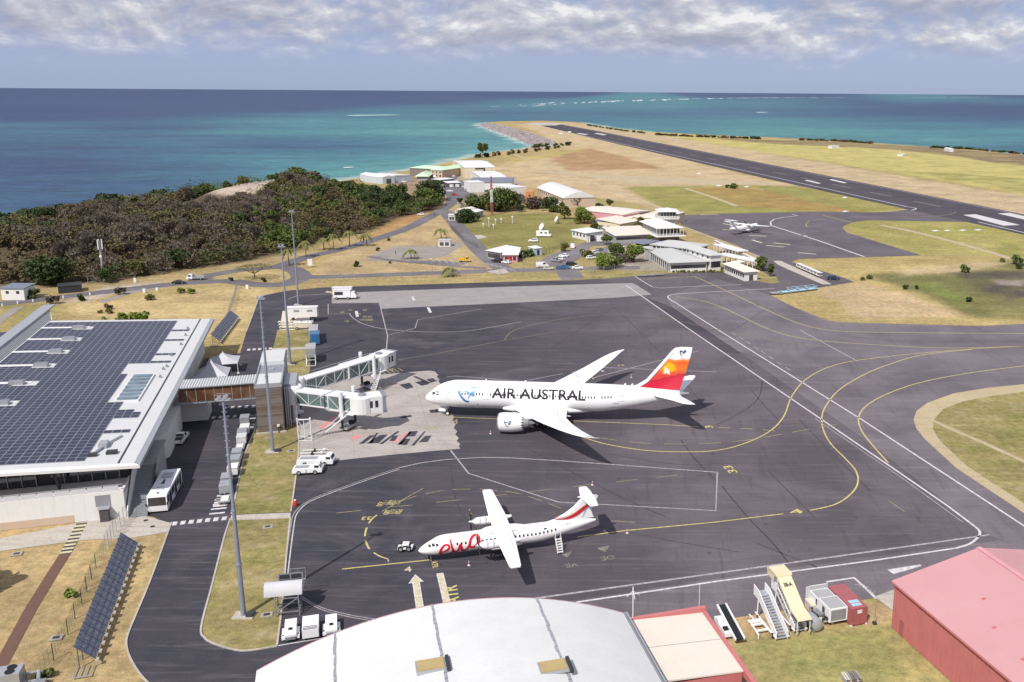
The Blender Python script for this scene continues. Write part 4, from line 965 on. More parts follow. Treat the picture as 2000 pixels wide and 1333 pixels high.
mb.loft([foil((x, 0, z), c, t, True) for x, c, z, t in FS]); fin = mb.build('tail_fin', 'tail_print', jet, True)
mb = MB(); 
for (x, c, z, t), (x2, c2, z2, t2) in zip(FS[:-2], FS[1:-1]): mb.bar((x + .12, 0, z), (x2 + .12, 0, z2), t * .9, .55)
mb.build('fin_leading_edge', 'plane_white', jet)
for verts, faces, m_ in bird_logo(.3):
    m = MB(); m.add([(55.0 + p[0] + p[1] * .42, -.24, 15.4 + p[1]) for p in verts], faces); m.build('emblem', 'logo_navy', fin)
for s in (-1, 1):
    mb = MB(); mb.loft([foil((47.3, s * .2, 6.15), 7.6, .6), foil((49.2, s * 1.6, 6.25), 5.9, .5), foil((53.2, s * 6, 6.85), 3.6, .32), foil((55.6, s * 9.3, 7.3), 2.3, .18), foil((56.6, s * 9.9, 7.4), 1.3, .06)]); mb.build('stabiliser', 'plane_white', jet, True)
# landing gear
ng = MB(); ng.tube((4.9, 0, .5), (4.7, 0, 2.6), .13).tube((4.9, -.5, .52), (4.9, .5, .52), .08).bar((4.6, 0, 1.2), (3.2, 0, 2.4), .12)
ngo = ng.build('nose_gear', 'galv', jet)
for y in (-.36, .36):
    m = MB(); wheel_mb(m, (4.9, y, .52), .52, .36); m.build('wheel', ['rubber', 'paint_white'], ngo, True)
for y in (-.65, .6): m = MB(); m.b2(3.0, 4.5, y, y + .05, 1.0, 1.75); m.build('gear_door', 'plane_white', ngo)
for s in (-1, 1):
    mgm = MB(); mgm.tube((26.0, s * 4.9, .7), (26.0, s * 4.6, 3.3), .2).bar((25.2, s * 4.9, .62), (26.8, s * 4.9, .62), .22).bar((26, s * 4.9, 1.0), (26, s * 3.0, 2.8), .14)
    mo = mgm.build('main_gear', 'galv', jet)
    for x in (25.25, 26.75):
        for y in (-.55, .55): m = MB(); wheel_mb(m, (x, s * 4.9 + y, .68), .68, .5); m.build('wheel', ['rubber', 'galv'], mo, True)
    m = MB(); m.b2(24.9, 27.0, s * 5.65, s * 5.7, 1.1, 3.2); m.build('gear_door', 'plane_white', mo)
for x in (13.0, 21.5, 42.8, 44.3): m = MB(); m.prof([(x, 7.8), (x + .5, 7.8), (x + .55, 8.3), (x + .3, 8.3)], -.03, .03); m.build('antenna', 'plane_white', jet)

# ------------------------------------------------------------------ turboprop builder (near one and the far one share it)
def turboprop(root, full=True):
    AS = dense([(0, .04, 1.92, .04), (.3, .42, 1.95, .38), (1.0, .80, 2.05, .75), (2.0, 1.10, 2.22, 1.10), (3.0, 1.30, 2.42, 1.36), (4.2, 1.42, 2.50, 1.43), (6, 1.43, 2.5, 1.43), (10, 1.43, 2.5, 1.43), (15, 1.43, 2.5, 1.43), (18, 1.42, 2.53, 1.42), (20.5, 1.22, 2.72, 1.22), (23, .86, 3.0, .92), (25.4, .46, 3.25, .55), (27.1, .1, 3.4, .16)], 4)
    mb = MB(); mb.loft([fuse_ring(s, 32) for s in AS]); mb.build('fuselage', 'plane_white', root, True)
    m = MB(); m.loft([[Vector((x, w * math.sin(2 * math.pi * i / 20), z + h * math.cos(2 * math.pi * i / 20))) for i in range(20)] for x, w, z, h in [(8.6, .3, 3.6, .2), (10.2, .95, 3.75, .5), (12, 1.1, 3.85, .55), (14.6, .95, 3.75, .5), (17, .25, 3.6, .2)]]); m.build('wing_fairing', 'plane_white', root, True)
    m = MB(); m.loft([[Vector((x, w * math.sin(2 * math.pi * i / 20), z + h * math.cos(2 * math.pi * i / 20))) for i in range(20)] for x, w, z, h in [(9.6, .4, 1.5, .3), (10.8, 1.75, 1.55, .62), (13.5, 1.85, 1.55, .65), (15.4, 1.0, 1.5, .4), (16.2, .2, 1.4, .1)]]); m.build('gear_fairing', 'plane_white', root, True)
    for s in (-1, 1):
        mb = MB(); mb.loft([foil((11.1, 0, 4.05), 2.62, .46), foil((11.1, s * 4.4, 4.07), 2.62, .44), foil((11.25, s * 9, 4.25), 2.1, .3), foil((11.4, s * 13.0, 4.42), 1.62, .2), foil((11.55, s * 13.45, 4.44), 1.2, .08)]); w = mb.build('wing', 'plane_white', root, True)
        m = MB(); m.bar((13.05, s * .8, 4.14), (13.0, s * 8, 4.28), .04, .03).bar((11.75, s * 13.0, 4.5), (12.9, s * 13.0, 4.46), .03, .03); tag(m.build('flap_gap', 'steel_grey', w), kind='stuff')
        m = MB(); m.b2(11.5, 12.9, s * 13.46 - .03, s * 13.46 + .03, 4.36, 4.46); m.build('wingtip', 'plane_grey', w)
        e = MB(); y = s * 4.05; n_ = 18
        e.loft([[Vector((x, y + w_ * math.sin(2 * math.pi * i / n_), z + h * math.cos(2 * math.pi * i / n_))) for i in range(n_)] for x, w_, z, h in [(8.55, .3, 3.62, .32), (9.0, .52, 3.58, .56), (9.9, .60, 3.52, .68), (11.4, .58, 3.52, .66), (13.2, .5, 3.62, .48), (14.6, .2, 3.8, .2)]])
        en = e.build('engine', 'plane_white', root, True)
        m = MB(); m.b2(10.5, 10.56, y - .62, y + .62, 3.0, 4.22); m.b2(9.6, 9.66, y - .6, y + .6, 3.0, 4.16); m.build('cowl_joint', 'steel_grey', en)
        m = MB(); m.lathe([(.3, 8.6), (.26, 8.3), (.03, 7.9)], (0, y, 3.62), 'X', 14); pr = m.build('propeller', 'plane_grey', en, True)
        for k in range(6):
            a = k * math.pi / 3 + .35 + s * .3; c_, s_ = math.cos(a), math.sin(a)
            def P(r, t, dx): return Vector((8.3 + dx, y + r * s_ + t * c_, 3.62 + r * c_ - t * s_))
            m = MB(); m.add([P(.25, -.07, .05), P(.25, .07, -.05), P(.9, .17, -.09), P(1.72, .15, -.06), P(1.72, -.12, .06), P(.9, -.15, .09), P(1.72, -.12, .06), P(1.72, .15, -.06), P(1.97, .1, -.03), P(1.97, -.08, .03)], [(0, 1, 2, 5), (5, 2, 3, 4)]); m.add([P(1.72, -.12, .06), P(1.72, .15, -.06), P(1.97, .1, -.03), P(1.97, -.08, .03)], [(0, 1, 2, 3)], 1)
            m.build('blade', ['dark_metal', 'paint_yellow'], pr)
        mg = MB(); mg.tube((12.6, s * 2.05, .4), (12.6, s * 1.6, 1.5), .12); mo = mg.build('main_gear', 'galv', root)
        for yy in (-.2, .2): m = MB(); wheel_mb(m, (12.6, s * 2.05 + yy, .42), .42, .26); m.build('wheel', ['rubber', 'galv'], mo, True)
    ng = MB(); ng.tube((1.75, 0, .3), (1.85, 0, 1.5), .08).b2(1.2, 1.25, -.3, .3, .65, 1.3); no = ng.build('nose_gear', 'galv', root)
    for yy in (-.2, .2): m = MB(); wheel_mb(m, (1.75, yy, .26), .26, .18); m.build('wheel', ['rubber', 'galv'], no, True)
    FN = [(18.8, 8.0, 3.9, .5), (20.6, 6.0, 4.35, .48), (22.2, 4.2, 5.1, .42), (23.6, 3.3, 6.1, .36), (24.9, 2.6, 7.4, .3)]
    mb = MB(); mb.loft([foil((x, 0, z), c, t, True) for x, c, z, t in FN]); fn = mb.build('tail_fin', 'plane_white', root, True)
    for s in (-1, 1):
        mb = MB(); mb.loft([foil((24.7, 0, 7.42), 2.1, .28), foil((25.0, s * 2.0, 7.44), 1.75, .22), foil((25.35, s * 3.65, 7.46), 1.2, .12)]); mb.build('stabiliser', 'plane_white', root, True)
    m = MB(); m.lathe([(.03, 24.2), (.16, 24.6), (.2, 25.6), (.05, 27.3)], (0, 0, 7.5), 'X', 10); m.build('tail_bullet', 'plane_white', root, True)
    for s in (-1, 1):
        for x, vv, w, h, ln in ((1.55, .78, .36, .42, .3), (2.1, .82, .42, .46, .2), (2.65, .72, .36, .44, .1)): m = MB(); m.add(quad_on(AS, x, vv, w, h, s, .03, ln), [(0, 1, 2, 3)]); m.build('cockpit_window', 'dark_glass', root)
    mb = MB()
    for s in (-1, 1):
        for k in range(25):
            x = 5.6 + .62 * k
            if 6.4 < x < 9.3 and s < 0 and full: 
                if x < 7.0: mb.add(quad_on(AS, x, .45, .26, .34, s, .028), [(0, 1, 2, 3)])
                continue
            mb.add(quad_on(AS, x, .45, .26, .34, s, .028), [(0, 1, 2, 3)])
    tag(mb.build('cabin_windows', 'dark_glass', root), kind='stuff')
    return AS, fn
nose = g(817, 1076, 1.95); tail = g(1169, 1014, 3.45); hd = math.atan2(tail.y - nose.y, tail.x - nose.x)
prop = thing('propeller_airliner', 'white high-wing propeller airliner with red lettering and open stair door in the foreground', 'airliner', (nose.x, nose.y, 0), hd)
AS, afin = turboprop(prop)
M('ewa_red', (.60, .012, .03), .3, 0, .04, 1)
# red handwritten letters on the nose section
def sc_(pts): return [((a - 530) * .0195, (600 - (b + (a - 530) * .155)) * .021 * 1.1, *(w,)) for a, b, w in pts]
for st_, w_ in (([(368, 645, .5), (392, 650, .9), (425, 632, 1), (440, 612, .9), (430, 598, .8), (405, 602, .9), (380, 628, 1.1), (372, 660, 1.2), (392, 682, 1.2), (430, 678, 1.0), (462, 652, .8), (480, 630, .5)], .34),
                ([(450, 560, .5), (458, 600, .9), (470, 640, 1.2), (486, 654, 1.2), (505, 638, 1), (518, 600, .9), (528, 590, .8), (534, 620, 1.1), (546, 640, 1.2), (566, 628, 1), (590, 590, .8), (600, 560, .4)], .34),
                ([(668, 520, .8), (635, 524, 1.2), (606, 552, 1.2), (594, 590, 1.1), (606, 606, 1), (634, 596, 1), (660, 566, .9), (672, 528, .7), (668, 560, 1.1), (680, 584, 1.1), (705, 572, .4)], .34)):
    vv, ff = ribbon([(a, b, c) for a, b, c in sc_(st_)], w_); wrap(AS, vv, ff, 6.15, .05, -1, .03, .2).build('title_lettering', 'ewa_red', prop)
for k, (m_, w_) in enumerate((('ewa_red', .34), ('paint_orange', .12))):
    for s in (-1, 1):
        vv, ff = ribbon([(20.6, 4.45 + k * .25, .3), (22.4, 4.3 + k * .3, .8), (23.8, 4.75 + k * .35, 1.3), (25.2, 5.75 + k * .22, 1.4), (26.2, 6.35 + k * .1, .8)], w_)
        m = MB(); m.add([(p[0], s * .255, p[1]) for p in vv], ff); m.build('tail_stripe', m_, afin)
m = MB(); m.bar((24.9, -.2, 4.2), (26.2, -.16, 7.0), .04, .04); m.build('rudder_gap', 'steel_grey', afin)
wrap(AS, *text_geo('F-OJMZ', .42), 22.3, .75, -1, .02, .2).build('registration', 'title_grey', prop)
m = MB(); m.add(quad_on(AS, 18.9, .95, .5, .22, -1, .03), [(0, 1, 2, 3)]); m.build('flag_mark', 'logo_navy', prop)
# open airstair door
d = MB(); 
for k in range(6): d.b2(20.35, 21.1, -1.55 - k * .3 - .3, -1.55 - k * .3, 1.75 - k * .27, 1.8 - k * .27)
d.bar((20.32, -1.35, 2.0), (20.32, -3.3, .25), .06, .18).bar((21.13, -1.35, 2.0), (21.13, -3.3, .25), .06, .18).bar((20.32, -1.4, 2.9), (20.32, -3.2, 1.1), .04).bar((21.13, -1.4, 2.9), (21.13, -3.2, 1.1), .04)
for x in (20.32, 21.13):
    for k in range(4): d.bar((x, -1.5 - k * .55, 1.9 - k * .5), (x, -1.5 - k * .55, 2.8 - k * .5), .035)
d.build('airstair', 'paint_white', prop)
m = MB(); m.add(quad_on(AS, 20.7, .35, .85, 1.75, -1, .02), [(0, 1, 2, 3)]); m.build('door_opening', 'dark_metal', prop)
# cones, chocks
# far turboprop on the north apron, nose towards the terminal
wa, wb = g(1409, 432, 4.4), g(1510, 443.5, 4.4); wd = wb - wa; td = Vector((wd.y, -wd.x, 0)).normalized(); pn = (wa + wb) / 2 - td * 12.3
far = thing('propeller_airliner', 'small-looking white propeller airliner parked on the far apron behind the old terminal', 'airliner', (pn.x, pn.y, 0), 0)
turboprop(far, False)
fd = td
far.rotation_euler = (0, 0, math.atan2(fd.y, fd.x))
# ------------------------------------------------------------------ terminal (local frame: x along its front, y towards the back)
A17 = R(17); T0 = Vector((-79.4, 142.6, 0))
def TW(x, y, z=0.0): return T0 + Vector((x * math.cos(A17) - y * math.sin(A17), x * math.sin(A17) + y * math.cos(A17), z))
term = thing('terminal_building', 'modern airport terminal with a vast solar-panelled white roof at the left edge', 'terminal', T0, A17)
def rz_(x): return 9.0 + .05 * (-x)
XL, YB = -42.5, 103.0
m = MB(); m.add([(0, 0, rz_(0)), (0, YB, rz_(0)), (XL, YB, rz_(XL)), (XL, 0, rz_(XL)), (0, 0, rz_(0) - .55), (0, YB, rz_(0) - .55), (XL, YB, rz_(XL) - .55), (XL, 0, rz_(XL) - .55)], [(0, 1, 2, 3), (7, 6, 5, 4), (0, 4, 5, 1), (1, 5, 6, 2), (2, 6, 7, 3), (3, 7, 4, 0)]); roof = m.build('roof', 'roof_term', term)
m = MB(); m.add([(.9, -.7, 8.9), (.9, YB + .4, 8.9), (.05, YB + .2, 9.02), (.05, 0, 9.02), (.9, -.7, 8.3), (.9, YB + .4, 8.3), (.05, YB + .2, 8.3), (.05, 0, 8.3)], [(0, 1, 2, 3), (7, 6, 5, 4), (0, 4, 5, 1), (3, 7, 4, 0), (1, 5, 6, 2)]); m.build('eaves_edge', 'galv', roof)
m = MB(); m.add([(.9, -.7, 8.85), (.05, -.02, 9.0), (XL, -.02, rz_(XL)), (XL, -.9, rz_(XL) - .5), (.9, -.7, 8.3), (.05, -.02, 8.3), (XL, -.02, rz_(XL) - .6), (XL, -.9, rz_(XL) - .9)], [(0, 1, 2, 3), (4, 5, 6, 7), (0, 3, 7, 4)]); m.build('front_fascia', 'roof_bright', roof)
m = MB(); m.add([(-2.55, .3, rz_(-2.5) + .012), (-2.2, .3, rz_(-2.2) + .012), (-2.2, YB - .3, rz_(-2.2) + .012), (-2.55, YB - .3, rz_(-2.5) + .012)], [(0, 1, 2, 3)]); m.build('gutter', 'dark_metal', roof)
# solar panels: one mesh, one object each for the nearest three hundred
n = NT('solar_cell'); oo = n.node('ShaderNodeObjectInfo').outputs['Random']
MATS['solar_cell'] = n.fin(n.mix(n.ramp(n.noise(.16, 4, .6), [(.3, 0.0), (.7, 1.0)]), (.016, .018, .040), (.032, .032, .060)), .3, 0, .22)
M('panel_frame', (.40, .42, .48), .4, .3, .06, 1)
PW, PD = 1.40, 1.62
def panel_mb(mb, x, y):
    z = lambda q: rz_(q) + .10
    x0, x1, y0, y1 = x + .035, x + PW - .035, y + .03, y + PD - .03
    mb.add([(x0, y0, z(x0)), (x1, y0, z(x1)), (x1, y1, z(x1)), (x0, y1, z(x0)), (x0, y0, z(x0) - .05), (x1, y0, z(x1) - .05), (x1, y1, z(x1) - .05), (x0, y1, z(x0) - .05)], [(0, 4, 5, 1), (1, 5, 6, 2), (2, 6, 7, 3), (3, 7, 4, 0)], 1)
    i = .04; mb.add([(x0 + i, y0 + i, z(x0) + .004), (x1 - i, y0 + i, z(x1) + .004), (x1 - i, y1 - i, z(x1) + .004), (x0 + i, y1 - i, z(x0) + .004)], [(0, 1, 2, 3)], 0)
    mb.add([(x0, y0, z(x0)), (x1, y0, z(x1)), (x1 - i, y0 + i, z(x1) + .004), (x0 + i, y0 + i, z(x0) + .004), (x1, y1, z(x1)), (x1 - i, y1 - i, z(x1) + .004), (x0, y1, z(x0)), (x0 + i, y1 - i, z(x0) + .004)], [(0, 1, 2, 3), (1, 4, 5, 2), (4, 6, 7, 5), (6, 0, 3, 7)], 1)
slots = []
nrow = int((YB - 3) / PD)
walks = {}                                  # pale service walkways running in from the left
for k, (yw, xe) in enumerate([(94.5, -26.5), (84.5, -26), (72.5, -26), (60.5, -26), (47.5, -27), (34.5, -26), (21.0, -27)]): walks[int((yw - 2.0) / PD)] = xe
for r in range(nrow):
    y = 2.0 + r * PD
    for c in range(21):
        x = -7.6 - PW - c * PW
        if r in walks and x < walks[r] + 0: continue
        if (r + 1) in walks and walks[r + 1] - 4.2 < x < walks[r + 1]: continue
        if 31.5 < y < 51.5 and x > -11.6: continue
        slots.append((y, x))
    # tongues of panels reaching over the white strip
    if r in (8, 13, 14, 15, 36, 40, 48, 54): 
        for c in range(3 if r != 15 else 2): slots.append((y, -7.6 + c * PW))
    if r > 30 and r < 37 and r != 36: slots = [s for s in slots if not (abs(s[0] - y) < .1 and s[1] > -13.2)]
vis = [s for s in slots if True]
slots.sort()
pm = MB(); panel_mb(pm, 0, 0); base_me = None
stuff_mb = MB()
cand = sorted(slots, key=lambda s: s[0] - .0 * s[1])
inview = [s for s in cand if proj_np(*[np.array(q) for q in TW(s[1] + .7, s[0] + .8, rz_(s[1]))])[0] > -5]
near = set(inview[:300])
pm0 = MB()
for x_, y_ in ((0.0, 0.0),): 
    z0 = rz_(0)
    panel_mb(pm0, 0, 0)
pm0.v = [(a, b, c - rz_(0)) for a, b, c in pm0.v]
base_me = pm0.mesh('solar_panel', ['solar_cell', 'panel_frame'])
for s in cand:
    if s in near: link('solar_panel', base_me, roof, (s[1], s[0], rz_(s[1])))
    else: panel_mb(stuff_mb, s[1], s[0])
tag(stuff_mb.build('solar_panels_far', ['solar_cell', 'panel_frame'], roof), kind='stuff')
for r, xe in walks.items():
    y = 2.0 + r * PD
    m = MB(); m.add([(-37.3, y + .1, rz_(-37.3) + .06), (xe, y + .1, rz_(xe) + .06), (xe, y + PD - .1, rz_(xe) + .06), (-37.3, y + PD - .1, rz_(-37.3) + .06)], [(0, 1, 2, 3)]); m.build('service_walkway', 'roof_bright', roof)
    m = MB(); m.box((xe - 2.4, y - .2, rz_(xe) + .45), (2.6, 1.5, .75)).box((xe - 2.4, y - .2, rz_(xe) + .85), (2.3, 1.2, .06), 1); m.build('roof_fan_unit', ['galv', 'steel_grey'], roof)
m = MB(); m.add([(-9.2, 32.8, rz_(-9) + .35), (-5.0, 32.8, rz_(-5) + .35), (-5.0, 51.0, rz_(-5) + .35), (-9.2, 51.0, rz_(-9) + .35), (-9.2, 32.8, rz_(-9)), (-5.0, 32.8, rz_(-5)), (-5, 51, rz_(-5)), (-9.2, 51, rz_(-9))], [(0, 1, 2, 3), (0, 4, 5, 1), (1, 5, 6, 2), (2, 6, 7, 3), (3, 7, 4, 0)]); sk = m.build('skylight', 'roof_bright', roof)
for k in range(7):
    y0 = 33.2 + k * 2.53; m = MB(); m.add([(-8.9, y0, rz_(-8.9) + .38), (-5.3, y0, rz_(-5.3) + .38), (-5.3, y0 + 1.15, rz_(-5.3) + .5), (-8.9, y0 + 1.15, rz_(-8.9) + .5), (-5.3, y0 + 2.3, rz_(-5.3) + .38), (-8.9, y0 + 2.3, rz_(-8.9) + .38)], [(0, 1, 2, 3), (3, 2, 4, 5)]); m.build('pane', 'blue_glass', sk)
for x, y in ((-4.0, 92), (-3.6, 85), (-3.4, 76), (-4, 66), (-3.6, 57), (-4, 55), (-3.7, 49)): m = MB(); m.box((x, y, rz_(x) + .2), (.5, .5, .4)).tube((x, y, rz_(x) + .3), (x, y, rz_(x) + .7), .1); m.build('roof_vent', 'steel_grey', roof)
m = MB(); m.tube((-7.0, 4, rz_(-7) + .2), (-5.6, 9.5, rz_(-6) + .25), .25).tube((-5.6, 9.5, rz_(-6) + .25), (-4.2, 13.0, rz_(-4) + .25), .16).box((-6.1, 8.5, rz_(-6) + .4), (1.3, 2.2, .8)).box((-4.2, 5, rz_(-4) + .25), (1.6, 1.2, .5), 1).box((-6.9, 4.2, rz_(-7) + .25), (1.3, .9, .5), 1); m.build('roof_duct', ['galv', 'dark_metal'], roof)
# raised clerestory on the left with its overhanging roof
m = MB(); m.add([(-37.3, -2, 10.87), (-37.3, 103, 10.87), (-39.6, 113, 12.0), (-39.6, -2, 12.0)], [(0, 1, 2, 3)]); m.b2(-42, -39.6, -2, 113, 8, 11.9); m.build('clerestory_wall', 'wall_grey', term)
m = MB(); m.b2(-74, -43, 0, 100, 9.0, 9.3); m.build('west_solar_roof', 'solar_cell', term)
for k in range(7): m = MB(); m.bar((-37.5 - k * .32, -2, 11.0 + k * .155), (-37.5 - k * .32, 103 + k * 1.4, 11.0 + k * .155), .14, .1); m.build('louvre', 'galv', term)
m = MB(); m.add([(-39.3, -4, 12.3), (-39.3, 117, 12.3), (-42.2, 117, 12.15), (-42.2, -4, 12.15), (-39.3, -4, 11.9), (-39.3, 117, 11.9), (-42.2, 117, 11.8), (-42.2, -4, 11.8)], [(0, 1, 2, 3), (7, 6, 5, 4), (0, 4, 5, 1), (1, 5, 6, 2), (3, 7, 4, 0), (2, 6, 7, 3)]); m.build('upper_roof', 'galv', term)
m = MB(); m.bar((-37.5, 104.5, 10.6), (-39.8, 112.5, 11.8), .6, .3); m.build('brace', 'pale_yellow', term)
# lower storey, terrace, glazing
m = MB(); m.b2(-74, -2.0, -.4, .0, 0, 4.7).b2(-74, -2.0, .0, 6.0, 4.0, 4.35).b2(-2.4, -2.0, .0, 20, 0, 4.7).b2(-74, -2.0, 102, 102.4, 0, 8.4).b2(-2.4, -2.0, 20, 102, 0, 8.4); m.build('wall', 'wall_white', term)
m = MB(); m.b2(-74, -9.5, -.43, -.40, .0, 1.3); m.build('wall_base_band', 'wall_peach', term)
m = MB(); m.b2(-74, -2.2, 6.0, 6.3, 4.4, 8.5); m.build('upper_wall', 'dark_metal', term)
for k in range(34):
    x = -3.6 - k * 2.05
    if k % 7 == 5: continue
    w = MB(); w.b2(x - 1.95, x - .1, 5.82, 5.94, 4.5, 7.9); wo = w.build('window', 'dark_glass', term)
    w = MB(); w.b2(x - 1.95, x - .1, 5.76, 5.82, 6.7, 7.9); w.build('blind', 'blue_glass', wo)
    w = MB(); w.b2(x - .1, x + .0, 5.7, 5.96, 4.4, 8.0); w.build('mullion', 'galv', wo)
for k in range(30):
    x = -2.6 - k * 2.35
    w = MB(); w.b2(x - 2.25, x - .06, -.28, -.24, 4.72, 5.7); wo = w.build('balustrade_pane', 'canvas', term)
m = MB(); m.b2(-74, -2.0, -.36, -.16, 5.7, 5.76); m.build('handrail', 'galv', term)
for k in range(5): m = MB(); x = -12 - k * 12; m.tube((x, 3.2, 4.3), (x + .9, 3.0, 8.9), .16).tube((x, 3.2, 4.3), (x - .9, 3.0, 8.9), .16).tube((x, 3.2, 4.3), (x, 1.4, 9.2), .14); m.build('tree_column', 'dark_metal', term)
m = MB(); m.b2(-6.2, -4.0, -.46, -.42, 2.3, 4.2); m.build('louvred_panel', 'steel_grey', term)
m = MB(); m.b2(-5.6, -4.3, -1.5, -.5, 0, 2.2).b2(-5.8, -4.1, -1.7, -.4, 2.2, 2.3, 1); m.build('entrance_cage', ['shutter_dark', 'galv'], term)
# outside stair at the corner
st = MB(); ns = 26
for k in range(ns): st.b2(-1.6, 1.2, -1.0 + k * .42, -.56 + k * .42, k * .18, .1 + k * .18 + .08)
st.build('stair', 'steel_grey', term)
m = MB(); m.add([(-1.75, -1.0, 0), (-1.75, 10, 4.8), (-1.75, 10, 8.3), (-1.75, -1.0, 1.2), (-1.6, -1.0, 0), (-1.6, 10, 4.8), (-1.6, 10, 8.3), (-1.6, -1, 1.2)], [(0, 1, 2, 3), (7, 6, 5, 4), (3, 2, 6, 7), (0, 3, 7, 4)]); m.build('stair_wall', 'wall_white', term)
m = MB(); m.bar((1.3, -1.0, 1.1), (1.3, 10, 5.9), .06).bar((1.3, -1.0, .2), (1.3, 10, 4.9), .05, .3)
for k in range(12): m.bar((1.3, -1 + k, .2 + k * .43), (1.3, -1 + k, 1.1 + k * .435), .04)
m.build('stair_rail', 'dark_metal', term)
m = MB(); m.b2(-2.0, 1.0, 10, 22, 4.6, 4.9).b2(.6, 1.0, 10, 20, 0, 4.6); m.build('landing', 'wall_grey', term)
m = MB(); m.prism([(-1.9, 22), (.7, 26), (.7, 42), (-1.9, 42)], 0, 4.9); m.build('side_wing', 'wall_white', term)
# low white block under the link bridge
m = MB(); m.b2(-1.9, 5.2, 46, 52, 0, 5.2); blk = m.build('lower_block', 'wall_white', term)
# link bridge
lb = thing('link_bridge', 'ribbed metal roofed footbridge with brown glass joining terminal and boarding tower', 'footbridge', TW(0, 0), A17)
m = MB(); m.b2(.3, 15.9, 42.2, 47.2, 5.0, 5.4).b2(.3, 15.9, 42.2, 42.4, 5.4, 5.9).b2(.3, 15.9, 47.0, 47.2, 5.4, 8.5); m.build('deck', 'galv', lb)
m = MB(); m.b2(.3, 15.9, 41.6, 47.6, 8.5, 8.7); rf = m.build('roof', 'galv', lb)
for k in range(30): m = MB(); m.b2(.45 + k * .52, .62 + k * .52, 41.6, 47.6, 8.7, 8.78); m.build('roof_rib', 'roof_bright', rf)
for k in range(9):
    m = MB(); m.b2(.5 + k * 1.72, 2.1 + k * 1.72, 42.05, 42.12, 5.5, 8.4); w = m.build('window', 'brown_glass', lb)
    m = MB(); m.b2(2.1 + k * 1.72, 2.2 + k * 1.72, 42.0, 42.2, 5.3, 8.5); m.build('mullion', 'galv', w)
# boarding tower clad in brown planks
tb = thing('boarding_tower', 'brown plank-clad boarding tower with grey roof between terminal and jet bridges', 'tower', TW(15.9, 34.2), A17)
m = MB(); m.b2(0, 5.0, .0, 25, 0, 9.6); m.build('core', 'wall_grey', tb)
M('plank_brown', (.15, .105, .085), .7, 0, .22, 1.2); M('plank_grey', (.20, .165, .15), .7, 0, .22, 1.2)
pl = MB(); pl.b2(0, 5.0, -.06, 0, 0, .19); pme = [pl.mesh('plank', 'plank_brown'), pl.mesh('plank', 'plank_grey')]
ps = MB(); ps.b2(5.0, 5.06, .0, 9.0, 0, .19); psm = [ps.mesh('plank', 'plank_brown'), ps.mesh('plank', 'plank_grey')]
for k in range(43):
    if k > 46: break
    link('plank', random.choice(pme), tb, (random.uniform(-.04, .04), 0, .35 + k * .225)); link('plank', random.choice(psm), tb, (0, 0, .35 + k * .225))
m = MB(); m.b2(-.12, 5.12, -.15, 25.1, 9.6, 10.1).b2(-.12, .1, -.15, 25.1, 10.1, 10.5).b2(4.9, 5.12, -.15, 25.1, 10.1, 10.5).b2(-.12, 5.12, -.15, .05, 10.1, 10.5).b2(-.12, 5.12, 24.9, 25.1, 10.1, 10.5); m.build('parapet', 'galv', tb)
m = MB(); m.b2(.1, 4.9, .1, 8.5, 10.1, 10.18); m.build('roof', 'roof_term', tb)
m = MB(); m.b2(.1, 4.9, 15.0, 24.9, 10.1, 10.9); m.build('roof', 'roof_term', tb)
m = MB(); m.b2(.1, 4.9, 8.5, 15, 10.1, 10.12); m.build('roof', 'steel_grey', tb)
m = MB(); m.box((2.6, 11.5, 10.25), (1.0, .9, .3)); m.build('roof_hatch', 'galv', tb)
m = MB(); m.b2(-.4, 5.4, -.5, -.07, 0, .3); m.build('plinth', 'path_concrete', tb)
m = MB(); m.b2(5.1, 7.6, 5, 13, 4.3, 8.6).b2(5.2, 6.2, 3.2, 5, 0, 8.2, 1).b2(5.6, 6.8, 8.5, 11, 0, 4.3); m.build('gate_lobby', ['galv', 'steel_grey'], tb)
for k in range(3): m = MB(); m.tube((5.4 + k * .4, 2.6, 0), (5.4 + k * .4, 2.6, 8.5), .12); m.build('downpipe', 'galv', tb)
